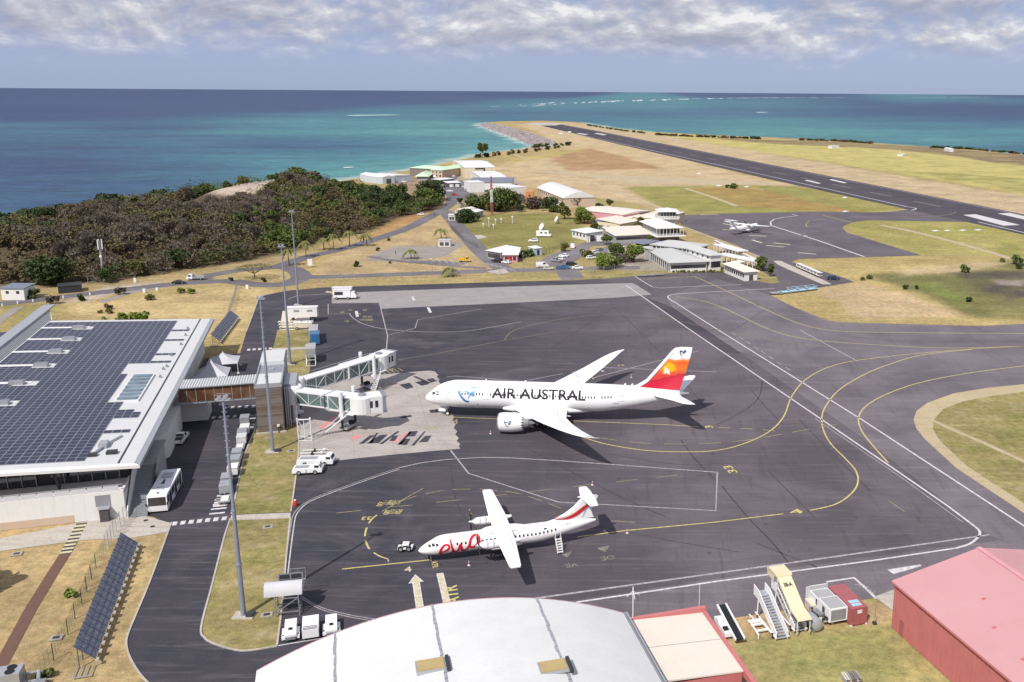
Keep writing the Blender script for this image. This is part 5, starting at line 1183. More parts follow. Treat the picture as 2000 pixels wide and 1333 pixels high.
# jet bridges
def jet_bridge(a, b, label, turn):
    A = TW(*a); B = TW(*b); d = B - A; L = d.length; ang = math.atan2(d.y, d.x)
    t = thing('jet_bridge', label, 'jet bridge', (A.x, A.y, 0), ang, 'two jet bridges at the boarding tower')
    m = MB(); m.lathe([(1.9, 4.2), (2.0, 4.4), (2.0, 7.6), (1.75, 7.9), (.2, 8.1)], (0, 0, 0), 'Z', 20); m.build('rotunda', 'white_metal', t, True)
    m = MB(); m.tube((0, 0, 0), (0, 0, 4.2), .55, n=16).box((0, 0, .2), (2, 2, .4)); m.build('column', 'white_metal', t, True)
    x1 = L * .52; z0 = 4.35
    for k, (xa, xb, w, h, zo) in enumerate(((1.6, x1 + 1.5, 1.45, 2.7, 0), (x1, L - 3.2, 1.65, 3.0, -.12))):
        m = MB(); m.b2(xa, xb, -w, w, z0 + zo, z0 + zo + .3).b2(xa, xb, -w, w, z0 + h + zo, z0 + h + zo + .28).b2(xa, xa + .25, -w, w, z0 + zo, z0 + h + zo).b2(xb - .25, xb, -w, w, z0 + zo, z0 + h + zo); tn = m.build('tunnel', 'white_metal', t)
        for s in (-1, 1):
            m = MB(); m.b2(xa + .2, xb - .2, s * (w - .12) - .03, s * (w - .12) + .03, z0 + zo + .25, z0 + h + zo + .05); m.build('glass_side', 'green_glass', tn)
            nb = max(2, int((xb - xa) / 2.6)); m = MB()
            for i in range(nb):
                xx = xa + .2 + (xb - xa - .4) * i / nb; xe = xa + .2 + (xb - xa - .4) * (i + 1) / nb
                m.bar((xx, s * w, z0 + zo + .3), (xx, s * w, z0 + h + zo), .1)
                if (i + k) % 2 or turn > 0: m.bar((xx, s * w, z0 + zo + (.3 if i % 2 else h)), (xe, s * w, z0 + zo + (h if i % 2 else .3)), .08)
            m.build('lattice', 'white_metal', tn)
    xl = L - 5.2
    for s in (-1, 1): m = MB(); m.tube((xl, s * 2.2, 3.0), (xl, s * 2.2, 8.6), .42, n=14).tube((xl, s * 2.2, .9), (xl, s * 2.2, 3.2), .26, 1); m.build('lift_leg', ['white_metal', 'dark_metal'], t, True)
    m = MB(); m.b2(xl - .5, xl + .5, -2.6, 2.6, 3.4, 3.9); m.build('cross_beam', 'white_metal', t)
    m = MB(); m.b2(xl - .9, xl + .9, -2.0, 2.0, .55, 1.0)
    for s in (-1, 1): wheel_mb(m, (xl, s * 1.2, .55), .55, .4, 1, 0)
    m.tube((xl - .8, -1, 1.2), (xl + .9, -1.2, 1.2), .25).box((xl + .2, .8, 1.3), (1.2, .9, .6), 1); m.build('bogie', ['galv', 'rubber'], t)
    # service stair
    m = MB(); sx, sy = L - 3.5, -1.75
    for s in (0, .9): m.bar((sx, sy - s, 4.3), (sx - 4.6, sy - 2.2 - s, .1), .1, .25).bar((sx, sy - s, 5.3), (sx - 4.6, sy - 2.2 - s, 1.1), .06)
    for i in range(14):
        q = i / 14; m.box((sx - 4.6 * q, sy - .45 - 2.2 * q, 4.3 - 4.2 * q), (.34, .95, .04), 0, math.atan2(-2.2, -4.6))
    m.b2(sx - .3, sx + 1.5, sy - 1.2, sy + .2, 4.2, 4.3); m.build('service_stair', 'white_metal', t)
    # cab turned towards the aircraft
    m = MB(); mt = Matrix.Rotation(turn, 3, 'Z'); c = Vector((L - 1.6, 0, 0))
    def cb(x0, x1, y0, y1, za, zb, mi=0):
        o = len(m.v); m.b2(x0, x1, y0, y1, za, zb, mi); m.v[o:] = [tuple(c + mt @ Vector(p)) for p in m.v[o:]]
    m.lathe([(2.3, 4.2), (2.3, 7.5), (1.2, 7.7)], tuple(c), 'Z', 18)
    cb(.8, 3.7, -1.9, 1.9, 4.2, 4.5); cb(.8, 3.7, -1.9, 1.9, 7.2, 7.6); cb(.8, 3.6, -1.9, -1.7, 4.5, 7.2); cb(.8, 3.6, 1.7, 1.9, 4.5, 7.2); cb(3.5, 3.7, -1.9, -1.5, 4.4, 7.2); cb(3.5, 3.7, 1.5, 1.9, 4.4, 7.2); cab = m.build('cab', 'white_metal', t)
    m = MB(); cb(2.9, 3.0, -1.6, 1.6, 4.5, 7.2); m.build('cab_curtain', 'wall_grey', cab)
    m = MB(); cb(3.7, 4.5, -2.05, 2.05, 4.1, 4.5); cb(3.7, 4.4, -2.05, -1.85, 4.4, 7.5); cb(3.7, 4.4, 1.85, 2.05, 4.4, 7.5); cb(3.7, 4.7, -2.05, 2.05, 7.4, 7.6); m.build('bellows', 'steel_grey', cab)
    for q_ in ((1.1, -1.95), (2.2, -1.95), (1.1, 1.9)): m = MB(); cb(q_[0], q_[0] + .6, q_[1], q_[1] + .05, 5.4, 6.8); m.build('cab_window', 'dark_glass', cab)
    m = MB(); m.lathe([(.8, 7.72), (.8, 7.95), (.3, 8.0)], tuple(c), 'Z', 14); m.build('roof_cowl', 'steel_grey', cab)
    m = MB(); m.bar((2, 1.0, 8.0), (L - 3, 1.2, 8.05), .08); m.build('cable_tray', 'galv', t)
    return t
jet_bridge((23.0, 45.5), (42.4, 62.0), 'farther jet bridge reaching out behind, its cab empty beside the apron line', .15)
jet_bridge((22.8, 40.0), (37.8, 29.2), 'nearer jet bridge angled towards the airliner nose with its cab turned out', .75)
# tents beside the terminal
M('tent_cloth', (.50, .50, .53), .8, 0, .08, .6)
def tent(x, y, s, h, label):
    t = thing('canopy_tent', label, 'tent', TW(x, y), A17)
    m = MB(); k = 7; rings = []
    for i in range(k + 1):
        q = i / k; r = s * (1 - q) ** 1.7 + .05; z = 2.6 + (h - 2.6) * q; rings.append([Vector((r * math.cos(a), r * math.sin(a), z - (.15 if j % 2 else 0) * (1 - q))) for j, a in enumerate([math.pi / 4 + math.pi / 4 * j for j in range(8)])])
    for r_ in rings:
        for j in (1, 3, 5, 7): r_[j] = (r_[j - 1] + r_[(j + 1) % 8]) / 2 + Vector((0, 0, -.05))
    m.loft(rings, cap=False); m.build('cloth', 'tent_cloth', t, True)
    for a in range(4): p = Vector((s * math.cos(math.pi / 4 + a * math.pi / 2), s * math.sin(math.pi / 4 + a * math.pi / 2), 0)); m = MB(); m.tube((p.x, p.y, 0), (p.x, p.y, 2.6), .08).box((p.x, p.y, .15), (.5, .5, .3)); m.build('leg', 'white_metal', t)
tent(3.2, 73.0, 5.2, 6.0, 'tall pointed grey canopy tent next to the footbridge'); tent(4.6, 83.5, 5.0, 5.0, 'lower grey canopy tent behind the pointed one')

# ------------------------------------------------------------------ hangars in the foreground
Hh = thing('white_hangar', 'big white hangar with curved roof along the bottom edge', 'hangar', g(1217, 1197, 8.2) - Vector((0, 0, 8.2)), A17)
SP, ZE, ZC, LN = 40.6, 8.2, 12.9, 46.0
def arc(t): return (-SP * t, ZE + (ZC - ZE) * (1 - (2 * t - 1) ** 2) * 1.0)
NA = 40
prof_ = [arc(i / NA) for i in range(NA + 1)]
m = MB(); m.loft([[Vector((x, y, z)) for x, z in prof_] for y in (0, -LN)], cap=False, close=False); m.loft([[Vector((x, y, z - .35)) for x, z in prof_] for y in (-.02, -LN)], cap=False, close=False); hr = m.build('roof', 'roof_white', Hh, True)
m = MB(); m.loft([[Vector((x, y, z)) for x, z in prof_] + [Vector((x, y, z - .5)) for x, z in prof_[::-1]] for y in (.06, -.1)]); m.build('roof_edge', 'wall_pink', hr)
for t_ in (.255, .545, .80):
    pts = []
    x, z = arc(t_); m = MB()
    for k in range(46):
        o = .06 * math.sin(k * 1.7) + random.uniform(-.05, .05); m.box((x + o * .6, -k - .5, z + .04), (.24 + random.uniform(-.05, .08), 1.06, .07))
    m.build('roof_seam', 'galv', hr)
M('skylight_ochre', (.42, .32, .14), .4, 0, .15, 1)
for t_, y in ((.575, -11.5), (.285, -14.0), (.30, -30)):
    x, z = arc(t_); m = MB(); m.box((x, y, z + .12), (2.9, 2.0, .3)).box((x - .0, y, z + .3), (2.6, 1.7, .18), 1); m.box((x + 1.65, y - .2, z + .25), (.35, 2.4, .4), 2); m.build('roof_vent', ['galv', 'skylight_ochre', 'dark_metal'], hr)
m = MB(); m.b2(-SP + .2, -.2, -.6, -.3, 0, ZE).b2(-SP + .2, -SP + .5, -LN, -.3, 0, ZE).b2(-.5, -.2, -LN, -.3, 0, ZE); m.add([(x, -.45, z - .4) for x, z in prof_] + [(0 - .2, -.45, ZE - 1), (-SP + .2, -.45, ZE - 1)], [tuple(range(NA + 3))]); m.build('wall', 'wall_red', Hh)
for xa in (.12, .42): m = MB(); m.b2(xa - .1, xa + .1, -LN, .05, ZE - .25, ZE + .02); m.build('gutter', 'steel_grey' if xa < .2 else 'galv', Hh)
for y in (-16.5, -19.5, -22): m = MB(); m.tube((.3, y, ZE), (.55, y + .2, ZE + 1.1), .06).lathe([(.14, 0), (.16, .12), (.03, .2)], (.55, y + .2, ZE + 1.1), 'Z', 10); m.build('vent_pipe', 'galv', Hh)
# cream-roofed annex
ax = thing('hangar_annex', 'cream-roofed annex with red fascia beside the white hangar', 'building', g(1232, 1212, 6.4) - Vector((0, 0, 6.4)), A17)
m = MB(); m.add([(.2, 0, 6.4), (9.2, 0, 5.9), (9.2, -12.4, 5.9), (.2, -12.4, 6.4), (.2, 0, 6.2), (9.2, 0, 5.7), (9.2, -12.4, 5.7), (.2, -12.4, 6.2)], [(0, 1, 2, 3), (7, 6, 5, 4), (0, 4, 5, 1), (1, 5, 6, 2), (2, 6, 7, 3), (3, 7, 4, 0)]); arf = m.build('roof', 'roof_cream', ax)
m = MB(); m.b2(-.1, 9.7, 0, .55, 5.6, 6.5).b2(9.2, 9.75, -26, .55, 5.2, 6.0); m.build('fascia', 'wall_red', ax)
m = MB(); m.b2(.3, 9.1, -12.3, -.1, 0, 5.7).b2(.3, 9.1, -26, -15.5, 0, 4.6).b2(.3, 9.0, -15.6, -12.3, 0, 3.4); m.build('wall', 'wall_red', ax)
m = MB(); m.add([(5.2, -15.2, 5.6), (9.2, -14.4, 5.3), (9.2, -27, 5.1), (5.2, -27, 5.4)], [(0, 1, 2, 3)]); m.b2(.3, 5.0, -27, -15.5, 4.6, 4.7); m.build('lower_roof', 'roof_cream', ax)
for k in range(3): m = MB(); m.box((1.3 + k * 1.5, -13.9, 3.8), (1.1, 1.5, .9)).lathe([(.4, 0), (.4, .05)], (1.3 + k * 1.5, -13.9, 4.26), 'Z', 14, 1); m.build('cooling_unit', ['tarp_cream', 'dark_metal'], ax)
m = MB(); m.bar((.2, -6, 6.42), (9.2, -6, 5.92), .05, .03); m.build('roof_joint', 'steel_grey', arf)
m = MB(); m.tube((.35, .3, 6.4), (.35, .3, 10.6), .07); 
for a in range(4): m.tube((.35, .3, 10.1), (.35 + .8 * math.cos(a * 1.57), .3 + .8 * math.sin(a * 1.57), 9.4), .03)
m.build('antenna', 'white_metal', ax)
m = MB(); m.tube((8.9, .3, 6.3), (8.9, .3, 9.8), .03); m.build('whip_antenna', 'white_metal', ax)
# red hangar on the right
rh0 = g(1748, 1136, 6.6); rh = thing('red_hangar', 'large red metal hangar with pink-red gabled roof at the lower right', 'hangar', (rh0.x, rh0.y, 0), R(18.5))
WR, LR, ER, RR = 26.0, 48.0, 6.6, 9.2
def rr(x): return ER + (RR - ER) * (1 - abs(x - WR / 2) / (WR / 2))
m = MB()
for xa, xb in ((-.3, WR / 2), (WR / 2, WR + .3)): m.add([(xa, .3, rr(max(0, min(WR, xa)))), (xb, .3, rr(max(0, min(WR, xb)))), (xb, -LR, rr(max(0, min(WR, xb)))), (xa, -LR, rr(max(0, min(WR, xa)))), (xa, .3, rr(max(0, min(WR, xa))) - .2), (xb, .3, rr(max(0, min(WR, xb))) - .2), (xb, -LR, rr(max(0, min(WR, xb))) - .2), (xa, -LR, rr(max(0, min(WR, xa))) - .2)], [(0, 1, 2, 3), (7, 6, 5, 4), (0, 4, 5, 1), (3, 7, 4, 0), (1, 5, 6, 2)])
n = NT('roof_red_ribbed'); ob_ = n.obj(); wv_ = n.node('ShaderNodeTexWave', wave_type='BANDS', bands_direction='Y'); wv_.inputs['Scale'].default_value = 1.6; n.put(wv_.inputs['Vector'], ob_)
c_ = n.mix(n.ramp(n.noise(.15, 5, .6), [(.35, 0.0), (.7, .5)]), (.52, .27, .278), (.56, .32, .328)); c_ = n.mix(n.ramp(n.noise(.7, 5, .7), [(.6, 0.0), (.72, .35)]), c_, (.44, .22, .23)); n.bump(wv_.outputs['Fac'], .25, .05); MATS['roof_red_ribbed'] = n.fin(c_, .55, 0, .35)
rrf = m.build('roof', 'roof_red_ribbed', rh)
m = MB(); m.b2(WR / 2 - .35, WR / 2 + .35, -LR, .35, RR, RR + .08); m.build('ridge_cap', 'wall_pink', rrf)
m = MB(); m.prism([(0, 0), (WR, 0), (WR, -LR), (0, -LR)], 0, ER - .2); m.add([(0, .0, ER - .2), (WR, .0, ER - .2), (WR / 2, .0, RR - .2)], [(0, 1, 2)]); m.build('wall', 'wall_red', rh)
m = MB(); m.b2(-.36, -.02, -LR, .2, ER - .3, ER - .08); m.build('gutter', 'wall_red', rh)
m = MB(); m.b2(-.07, .0, -2.6, -1.7, 0, 2.2); m.build('door', 'cont_red', rh)
rw_ = MB().b2(-.06, .0, -.1, .1, .1, ER - .3).mesh('wall_rib', 'wall_red')
for k in range(60): link('wall_rib', rw_, rh, (0, -.3 - k * .75, 0))
for x, y in ((4, -14), (6.5, -9), (3, -20), (8, -17), (9, -24), (5, -27)): m = MB(); m.box((x, y, rr(x) + .05), (.5, .35, .1)); m.build('roof_patch', 'wall_red', rrf)
struct(sheet('hangar_apron', px([(1708, 1166), (1746, 1152), (1747, 1196), (1733, 1185)]), .03, 'path_concrete'))
# ------------------------------------------------------------------ smaller buildings: footprint from the eaves seen in the photo
def bld(name, label, nl, nr, fr, h, rise=1.2, roof='hip', wall='wall_white', roofm='roof_cream', over=.5, cat='building', win=None, base=0.0, door=False, group=None):
    NL, NR, FR = (g(*p, h) for p in (nl, nr, fr))
    d = (NR - NL); Lx = d.length; u = d.normalized(); v = Vector((-u.y, u.x, 0)); D = (FR - NR).dot(v)
    if D < 0: v = -v; D = -D
    D = max(D, 3)
    t = thing(name, label, cat, (NL.x, NL.y, base), math.atan2(u.y, u.x), group); hh = h - base
    o = over; m = MB(); m.b2(o, Lx - o, o, D - o, 0, hh - .05); m.build('wall', wall, t)
    m = MB(); z = hh
    if roof == 'flat': m.b2(0, Lx, 0, D, z, z + .35)
    elif roof == 'gable':
        m.add([(0, 0, z), (Lx, 0, z), (Lx, D / 2, z + rise), (0, D / 2, z + rise), (Lx, D, z), (0, D, z), (0, 0, z - .15), (Lx, 0, z - .15), (Lx, D, z - .15), (0, D, z - .15)], [(0, 1, 2, 3), (3, 2, 4, 5), (0, 3, 5), (1, 4, 2), (0, 6, 7, 1), (5, 4, 8, 9), (6, 9, 8, 7)])
    elif roof == 'gabley':
        m.add([(0, 0, z), (Lx / 2, 0, z + rise), (Lx / 2, D, z + rise), (0, D, z), (Lx, 0, z), (Lx, D, z), (0, 0, z - .15), (Lx, 0, z - .15), (Lx, D, z - .15), (0, D, z - .15)], [(0, 1, 2, 3), (1, 4, 5, 2), (0, 4, 1), (3, 2, 5), (0, 6, 7, 4), (0, 3, 9, 6), (4, 7, 8, 5), (6, 9, 8, 7)])
    elif roof == 'shed': m.add([(0, 0, z), (Lx, 0, z), (Lx, D, z + rise), (0, D, z + rise), (0, 0, z - .2), (Lx, 0, z - .2), (Lx, D, z + rise - .2), (0, D, z + rise - .2)], [(0, 1, 2, 3), (7, 6, 5, 4), (0, 4, 5, 1), (1, 5, 6, 2), (2, 6, 7, 3), (3, 7, 4, 0)])
    elif roof == 'vault':
        k = 14; P = [(Lx * i / k, z + rise * math.sin(math.pi * i / k)) for i in range(k + 1)]
        m.loft([[Vector((x, y, zz_)) for x, zz_ in P] for y in (0, D)], close=True)
    else:
        i = min(Lx, D) / 2
        if Lx >= D: a, b = (i, D / 2), (Lx - i, D / 2)
        else: a, b = (Lx / 2, i), (Lx / 2, D - i)
        m.add([(0, 0, z), (Lx, 0, z), (Lx, D, z), (0, D, z), (a[0], a[1], z + rise), (b[0], b[1], z + rise), (0, 0, z - .18), (Lx, 0, z - .18), (Lx, D, z - .18), (0, D, z - .18)],
              ([(0, 1, 5, 4), (1, 2, 5), (2, 3, 4, 5), (3, 0, 4)] if Lx >= D else [(0, 1, 4), (1, 2, 5, 4), (2, 3, 5), (3, 0, 4, 5)]) + [(0, 6, 7, 1), (1, 7, 8, 2), (2, 8, 9, 3), (3, 9, 6, 0), (6, 9, 8, 7)])
    m.build('roof', roofm, t, roof == 'vault')
    for (side, n_, w, wh, zc, mt_) in (win or []):
        span = (Lx if side in 'fb' else D) - 2 * o - .6
        for k in range(n_):
            c = o + .3 + span * (k + .5) / n_
            m = MB()
            if side == 'f': m.b2(c - w / 2, c + w / 2, o - .06, o + .02, zc - wh / 2, zc + wh / 2)
            elif side == 'r': m.b2(Lx - o - .02, Lx - o + .06, c - w / 2, c + w / 2, zc - wh / 2, zc + wh / 2)
            else: m.b2(o - .06, o + .02, c - w / 2, c + w / 2, zc - wh / 2, zc + wh / 2)
            m.build('door' if mt_ == 'shutter_dark' and wh > 1.9 else 'window', mt_, t)
    return t, Lx, D
DG = 'dark_glass'; SH = 'shutter_dark'
b, Lx, D = bld('old_terminal', 'low grey-roofed old terminal block facing the apron verge', (1306, 514), (1386, 511), (1370, 478), 3.9, 1.8, 'hip', 'wall_white', 'roof_grey', .9, 'terminal', [('f', 12, 1.3, 1.3, 2.0, DG), ('l', 12, 2.6, 2.4, 1.5, SH)])
for k in range(14): m = MB(); m.b2(.15, .35, .4 + k * (D - .8) / 13 - .1, .4 + k * (D - .8) / 13 + .1, 0, 3.8); m.build('column', 'white_metal', b)
bld('old_terminal_hall', 'raised grey hipped roof hall behind the old terminal block', (1352, 487), (1388, 478), (1366, 455), 6.2, 1.5, 'hip', 'wall_white', 'roof_grey', .8, 'terminal', [('l', 9, 1.6, .8, 5.2, DG), ('f', 4, 1.6, .8, 5.2, DG)])
bld('old_terminal_hall', 'raised grey hipped roof hall at the apron corner of the old terminal', (1387, 500), (1413, 498), (1400, 472), 6.3, 1.4, 'hip', 'wall_white', 'roof_grey', .7, 'terminal', [('l', 7, 1.4, .9, 5.2, DG), ('f', 3, 1.6, 2.4, 2.6, DG)])
bld('flat_roof_wing', 'pale flat-roofed wing at the car park end of the old terminal', (1256, 485), (1272, 489), (1312, 478), 4.4, 0, 'flat', 'wall_grey', 'roof_grey', .5)
# covered walk along the far apron
for (a, b_, lab) in [((1398, 497), (1478, 513), 'long flat white walkway canopy on the apron side of the old terminal'), ((1392, 478), (1440, 492), 'short flat white walkway canopy near the raised halls')]:
    A_, B_ = g(*a, 3.6), g(*b_, 3.6); d_ = B_ - A_; t = thing('walkway_canopy', lab, 'canopy', (A_.x, A_.y, 0), math.atan2(d_.y, d_.x))
    m = MB(); m.b2(0, d_.length, 0, 5.5, 3.5, 3.75); m.build('roof', 'roof_bright', t); nn_ = 8
    for k in range(nn_):
        for y in (.4, 5.1): m = MB(); m.b2(k * d_.length / nn_ + .3, k * d_.length / nn_ + .55, y - .12, y + .12, 0, 3.5); m.build('column', 'white_metal', t)
A_, B_ = g(1395, 470, 2.6), g(1484, 511, 2.6); d_ = B_ - A_; t = thing('apron_screen_wall', 'low white screen wall with openings between old terminal and far apron', 'wall', (A_.x, A_.y, 0), math.atan2(d_.y, d_.x))
for k in range(9): m = MB(); q_ = d_.length / 9; m.b2(k * q_, k * q_ + q_ * .72, 0, .25, 0, 2.6); m.build('panel', 'wall_white', t)
m = MB(); m.b2(0, d_.length, -.3, .8, 2.6, 2.75); m.build('coping', 'roof_bright', t)
t, Lx, D = bld('cream_office', 'cream hip-roofed office at the corner of the access road', (1453, 532), (1485.5, 530), (1460, 512), 3.6, 1.3, 'hip', 'wall_white', 'roof_cream', .8, 'building', [('l', 9, 1.2, 1.3, 1.9, DG), ('f', 1, 1.6, 2.2, 1.2, SH)])
bld('cream_office', 'narrow pale-roofed extension joined to the cream corner office', (1415, 514), (1428, 517), (1441, 510), 3.4, .5, 'shed', 'wall_white', 'roof_bright', .4, 'building', [('f', 2, 1.4, 1.6, 1.7, DG)])
# two-storey pagoda-roofed house with the control cab
t, Lx, D = bld('pagoda_house', 'two-storey white house with wide white hipped roof below the control cab', (1283, 447), (1336, 445), (1312, 430), 7.6, 2.2, 'hip', 'wall_grey', 'roof_bright', 1.6, 'building', [('f', 8, 1.3, 1.9, 5.9, DG), ('f', 10, 1.2, 1.8, 2.0, DG), ('l', 4, 1.2, 1.8, 5.9, DG)])
m = MB(); m.b2(-.6, Lx + .6, -.8, D, 3.7, 3.95); m.build('verandah_roof', 'roof_bright', t)
for k in range(9): m = MB(); m.b2(k * Lx / 8 - .08, k * Lx / 8 + .08, .3, .46, 3.9, 7.5); m.build('post', 'wall_white', t)
cb_ = g(1302, 460); ct = thing('control_tower', 'square control tower cab with white overhanging roof and balcony', 'tower', (cb_.x, cb_.y, 0), R(5))
m = MB(); m.b2(-3.6, 3.6, -3.6, 3.6, 0, 8.6); m.build('shaft', 'wall_white', ct)
m = MB(); m.b2(-5.2, 5.2, -5.2, 5.2, 8.5, 8.8); bal = m.build('balcony', 'wall_white', ct)
for k in range(14):
    for s in (-1, 1): m = MB(); m.b2(-5.2 + k * .78, -5.2 + k * .78 + .5, s * 5.15 - .05, s * 5.15 + .05, 8.8, 9.9); m.build('baluster', 'wall_white', bal)
m = MB(); m.b2(-5.2, 5.2, -5.22, -5.08, 9.9, 10.05).b2(-5.2, 5.2, 5.08, 5.22, 9.9, 10.05).b2(-5.22, -5.08, -5.2, 5.2, 8.8, 10.05).b2(5.08, 5.22, -5.2, 5.2, 8.8, 10.05); m.build('rail', 'wall_white', bal)
m = MB(); m.box((0, 0, 10.6), (7.4, 7.4, 3.4), 0); m.build('cab_glass', 'dark_glass', ct)
for k in range(6):
    for s in (-1, 1): m = MB(); m.b2(-3.75 + k * 1.5 - .08, -3.75 + k * 1.5 + .08, s * 3.78 - .08, s * 3.78 + .08, 8.8, 12.3); m.build('mullion', 'wall_white', ct)
m = MB(); m.add([(-5.4, -5.4, 12.3), (5.4, -5.4, 12.3), (5.4, 5.4, 12.3), (-5.4, 5.4, 12.3), (0, 0, 13.6), (-5.4, -5.4, 12.0), (5.4, -5.4, 12.0), (5.4, 5.4, 12.0), (-5.4, 5.4, 12.0)], [(0, 1, 4), (1, 2, 4), (2, 3, 4), (3, 0, 4), (0, 5, 6, 1), (1, 6, 7, 2), (2, 7, 8, 3), (3, 8, 5, 0), (5, 8, 7, 6)]); m.build('roof', 'roof_bright', ct)
bld('long_office', 'long low office with two cream roof strips, front strip', (1201, 461), (1280, 457), (1262, 449), 3.8, .8, 'shed', 'wall_grey', 'roof_cream', .5, 'building', [('f', 12, 1.6, 1.1, 2.2, DG)])
bld('long_office', 'long low office with two cream roof strips, rear strip', (1188, 452), (1264, 449), (1250, 443), 3.9, .6, 'shed', 'wall_grey', 'roof_cream', .4)
bld('cream_house', 'cream building with glazed gable end in front of the big cream roofs', (1211, 438), (1250, 431), (1235, 421), 5.0, 1.4, 'shed', 'wall_cream', 'roof_cream', .4, 'building', [('f', 6, 2.0, 2.6, 2.0, DG), ('l', 3, 2.2, 2.0, 2.4, 'green_glass')])
bld('cream_workshop', 'wide cream-roofed workshop with a pink gable end', (1217, 420), (1272, 412), (1236, 396), 5.6, .9, 'gabley', 'wall_pink', 'roof_cream', .3, 'building')
bld('cream_workshop', 'cream-roofed workshop between the pink-ended one and the control tower', (1234, 424), (1288, 428), (1262, 409), 5.2, .8, 'hip', 'wall_cream', 'roof_cream', .3, 'building', [('f', 5, 1.6, 1.4, 2.2, DG)])
bld('cream_shed', 'low cream lean-to west of the cream workshops', (1186, 420), (1214, 428), (1216, 412), 4.0, .6, 'shed', 'wall_cream', 'roof_cream', .3, 'building')
bld('dark_canopy', 'dark grey roofed open shelter beside the long office', (1232, 473), (1258, 478), (1246, 463), 3.4, .6, 'gable', 'shutter_dark', 'roof_blue', 1.5, 'shelter')
bld('vaulted_hall', 'long hall with white curved roof and tan gable end', (1100, 388), (1165, 386), (1122, 365), 6.0, 3.4, 'vault', 'wall_peach', 'roof_white', .4, 'hall', [('l', 12, 1.2, 1.4, 4.6, DG)])
bld('lean_to', 'white sloping lean-to along the vaulted hall', (1064, 384), (1096, 396), (1104, 389), 3.0, 1.6, 'shed', 'wall_white', 'roof_bright', .3, 'shed')
bld('gate_office', 'white gate office with flat roof beside the barrier', (1114, 449), (1144, 456), (1150, 446), 3.6, .4, 'shed', 'wall_white', 'roof_bright', .6, 'building', [('f', 4, 1.2, 1.4, 2.0, DG)])
bld('red_door_cafe', 'low cafe with curved white roof, west half', (948, 489), (978, 494), (998, 484), 3.4, .8, 'shed', 'wall_grey', 'roof_bright', .6, 'cafe', [('f', 5, 1.4, 1.8, 1.5, DG)])
t, Lx, D = bld('red_door_cafe', 'low cafe with white roof and red door, east half', (980, 498), (1013, 498), (1036, 488), 3.3, .7, 'shed', 'wall_pink', 'roof_bright', .6, 'cafe', [('f', 3, 1.2, 1.6, 1.6, DG)])
m = MB(); m.b2(2.2, 3.6, .5, .58, 0, 2.3); m.build('door', 'paint_red', t)
bld('cafe_store', 'small white store with blue door at the east end of the cafe', (1043, 486), (1060, 484), (1056, 480), 3.2, .3, 'shed', 'wall_blueish', 'roof_bright', .2, 'building', [('f', 1, 1.2, 2.2, 1.3, 'paint_navy')])
bld('white_shed', 'white metal shed standing alone by the shore behind the wood', (747, 346.5), (771, 345), (760, 337), 5.2, 1.2, 'gabley', 'wall_blueish', 'roof_bright', .1, 'shed', [('f', 1, 4.0, 3.6, 1.9, SH)])
bld('white_shed', 'white metal shed wing joined on the left of the shore shed', (712, 343.5), (747, 347), (757, 338), 5.0, 1.0, 'gable', 'wall_blueish', 'roof_bright', .1, 'shed')
bld('green_roof_house', 'peach house with pale green hipped roof near the shore', (839, 332), (864, 333), (856, 323), 6.4, 2.0, 'hip', 'wall_peach', 'roof_green', .6, 'house', [('f', 3, 1.4, 1.4, 4.6, DG), ('f', 3, 1.4, 1.6, 1.8, DG)])
bld('green_roof_house', 'brown-walled wing with pale green roof right of the peach house', (864, 331), (887, 328), (874, 319), 6.6, 1.8, 'hip', 'plank_grey', 'roof_green', .6, 'house', [('f', 4, 1.6, 1.6, 4.6, DG), ('f', 4, 1.6, 1.8, 1.8, DG)])
bld('green_roof_kiosk', 'small open kiosk with pale green pyramid roof', (810, 345), (838, 345), (830, 338), 3.0, 2.2, 'hip', 'wall_grey', 'roof_green', 1.5, 'kiosk')
t, Lx, D = bld('cream_hangar', 'large cream hangar with white roof near the bay', (907, 328), (968, 327), (960, 313), 8.5, 1.6, 'gable', 'wall_cream', 'roof_bright', .2, 'hangar', [('f', 1, 8.0, 3.2, 6.6, SH)])
m = MB(); m.b2(3.5, 15, .12, .18, 0, 6.8); m.build('sliding_door', 'wall_cream', t)
bld('white_roof_store', 'store with plain white roof in front of the cream hangar', (939, 347), (990, 346), (984, 334), 6.0, .8, 'gable', 'wall_white', 'roof_bright', .2, 'store')
bld('grey_roof_store', 'store with dark grey roof behind the big tree', (915, 357), (1000, 357), (992, 347), 5.2, .9, 'gable', 'wall_white', 'roof_blue', .3, 'store')
bld('white_box_store', 'white box-like store left of the big tree', (918, 358), (946, 357), (942, 353), 6.6, .2, 'flat', 'wall_white', 'roof_bright', .1, 'store')
bld('white_box_store', 'tall white box-like store right of the big tree', (998, 368), (1029, 366), (1024, 358), 6.4, .5, 'flat', 'wall_white', 'roof_bright', .1, 'store')
bld('orange_cabin', 'small bright orange cabin right of the white stores', (1026, 376), (1042, 376), (1040, 371), 4.5, .3, 'flat', 'paint_orange', 'paint_orange', .1, 'cabin', [('f', 1, 1.4, 1.2, 2.4, DG)])
bld('carport', 'white-roofed carport with dark front in the far car park', (874, 358), (901, 357), (899, 354), 3.2, .4, 'shed', 'shutter_dark', 'roof_bright', .5, 'shelter', [('f', 2, 3.0, 2.0, 1.2, 'paint_white')])
bld('carport', 'long blue-grey carport roof behind the white carport', (860, 352), (888, 349), (886, 346), 3.2, .3, 'shed', 'shutter_dark', 'roof_bright', .5, 'shelter')
bld('guard_hut', 'small white hut beside the dark round tree', (905, 411), (930, 407), (935, 402), 3.4, .8, 'gable', 'wall_white', 'roof_cream', .3, 'building', [('f', 2, 1.0, 1.1, 2.0, DG)])
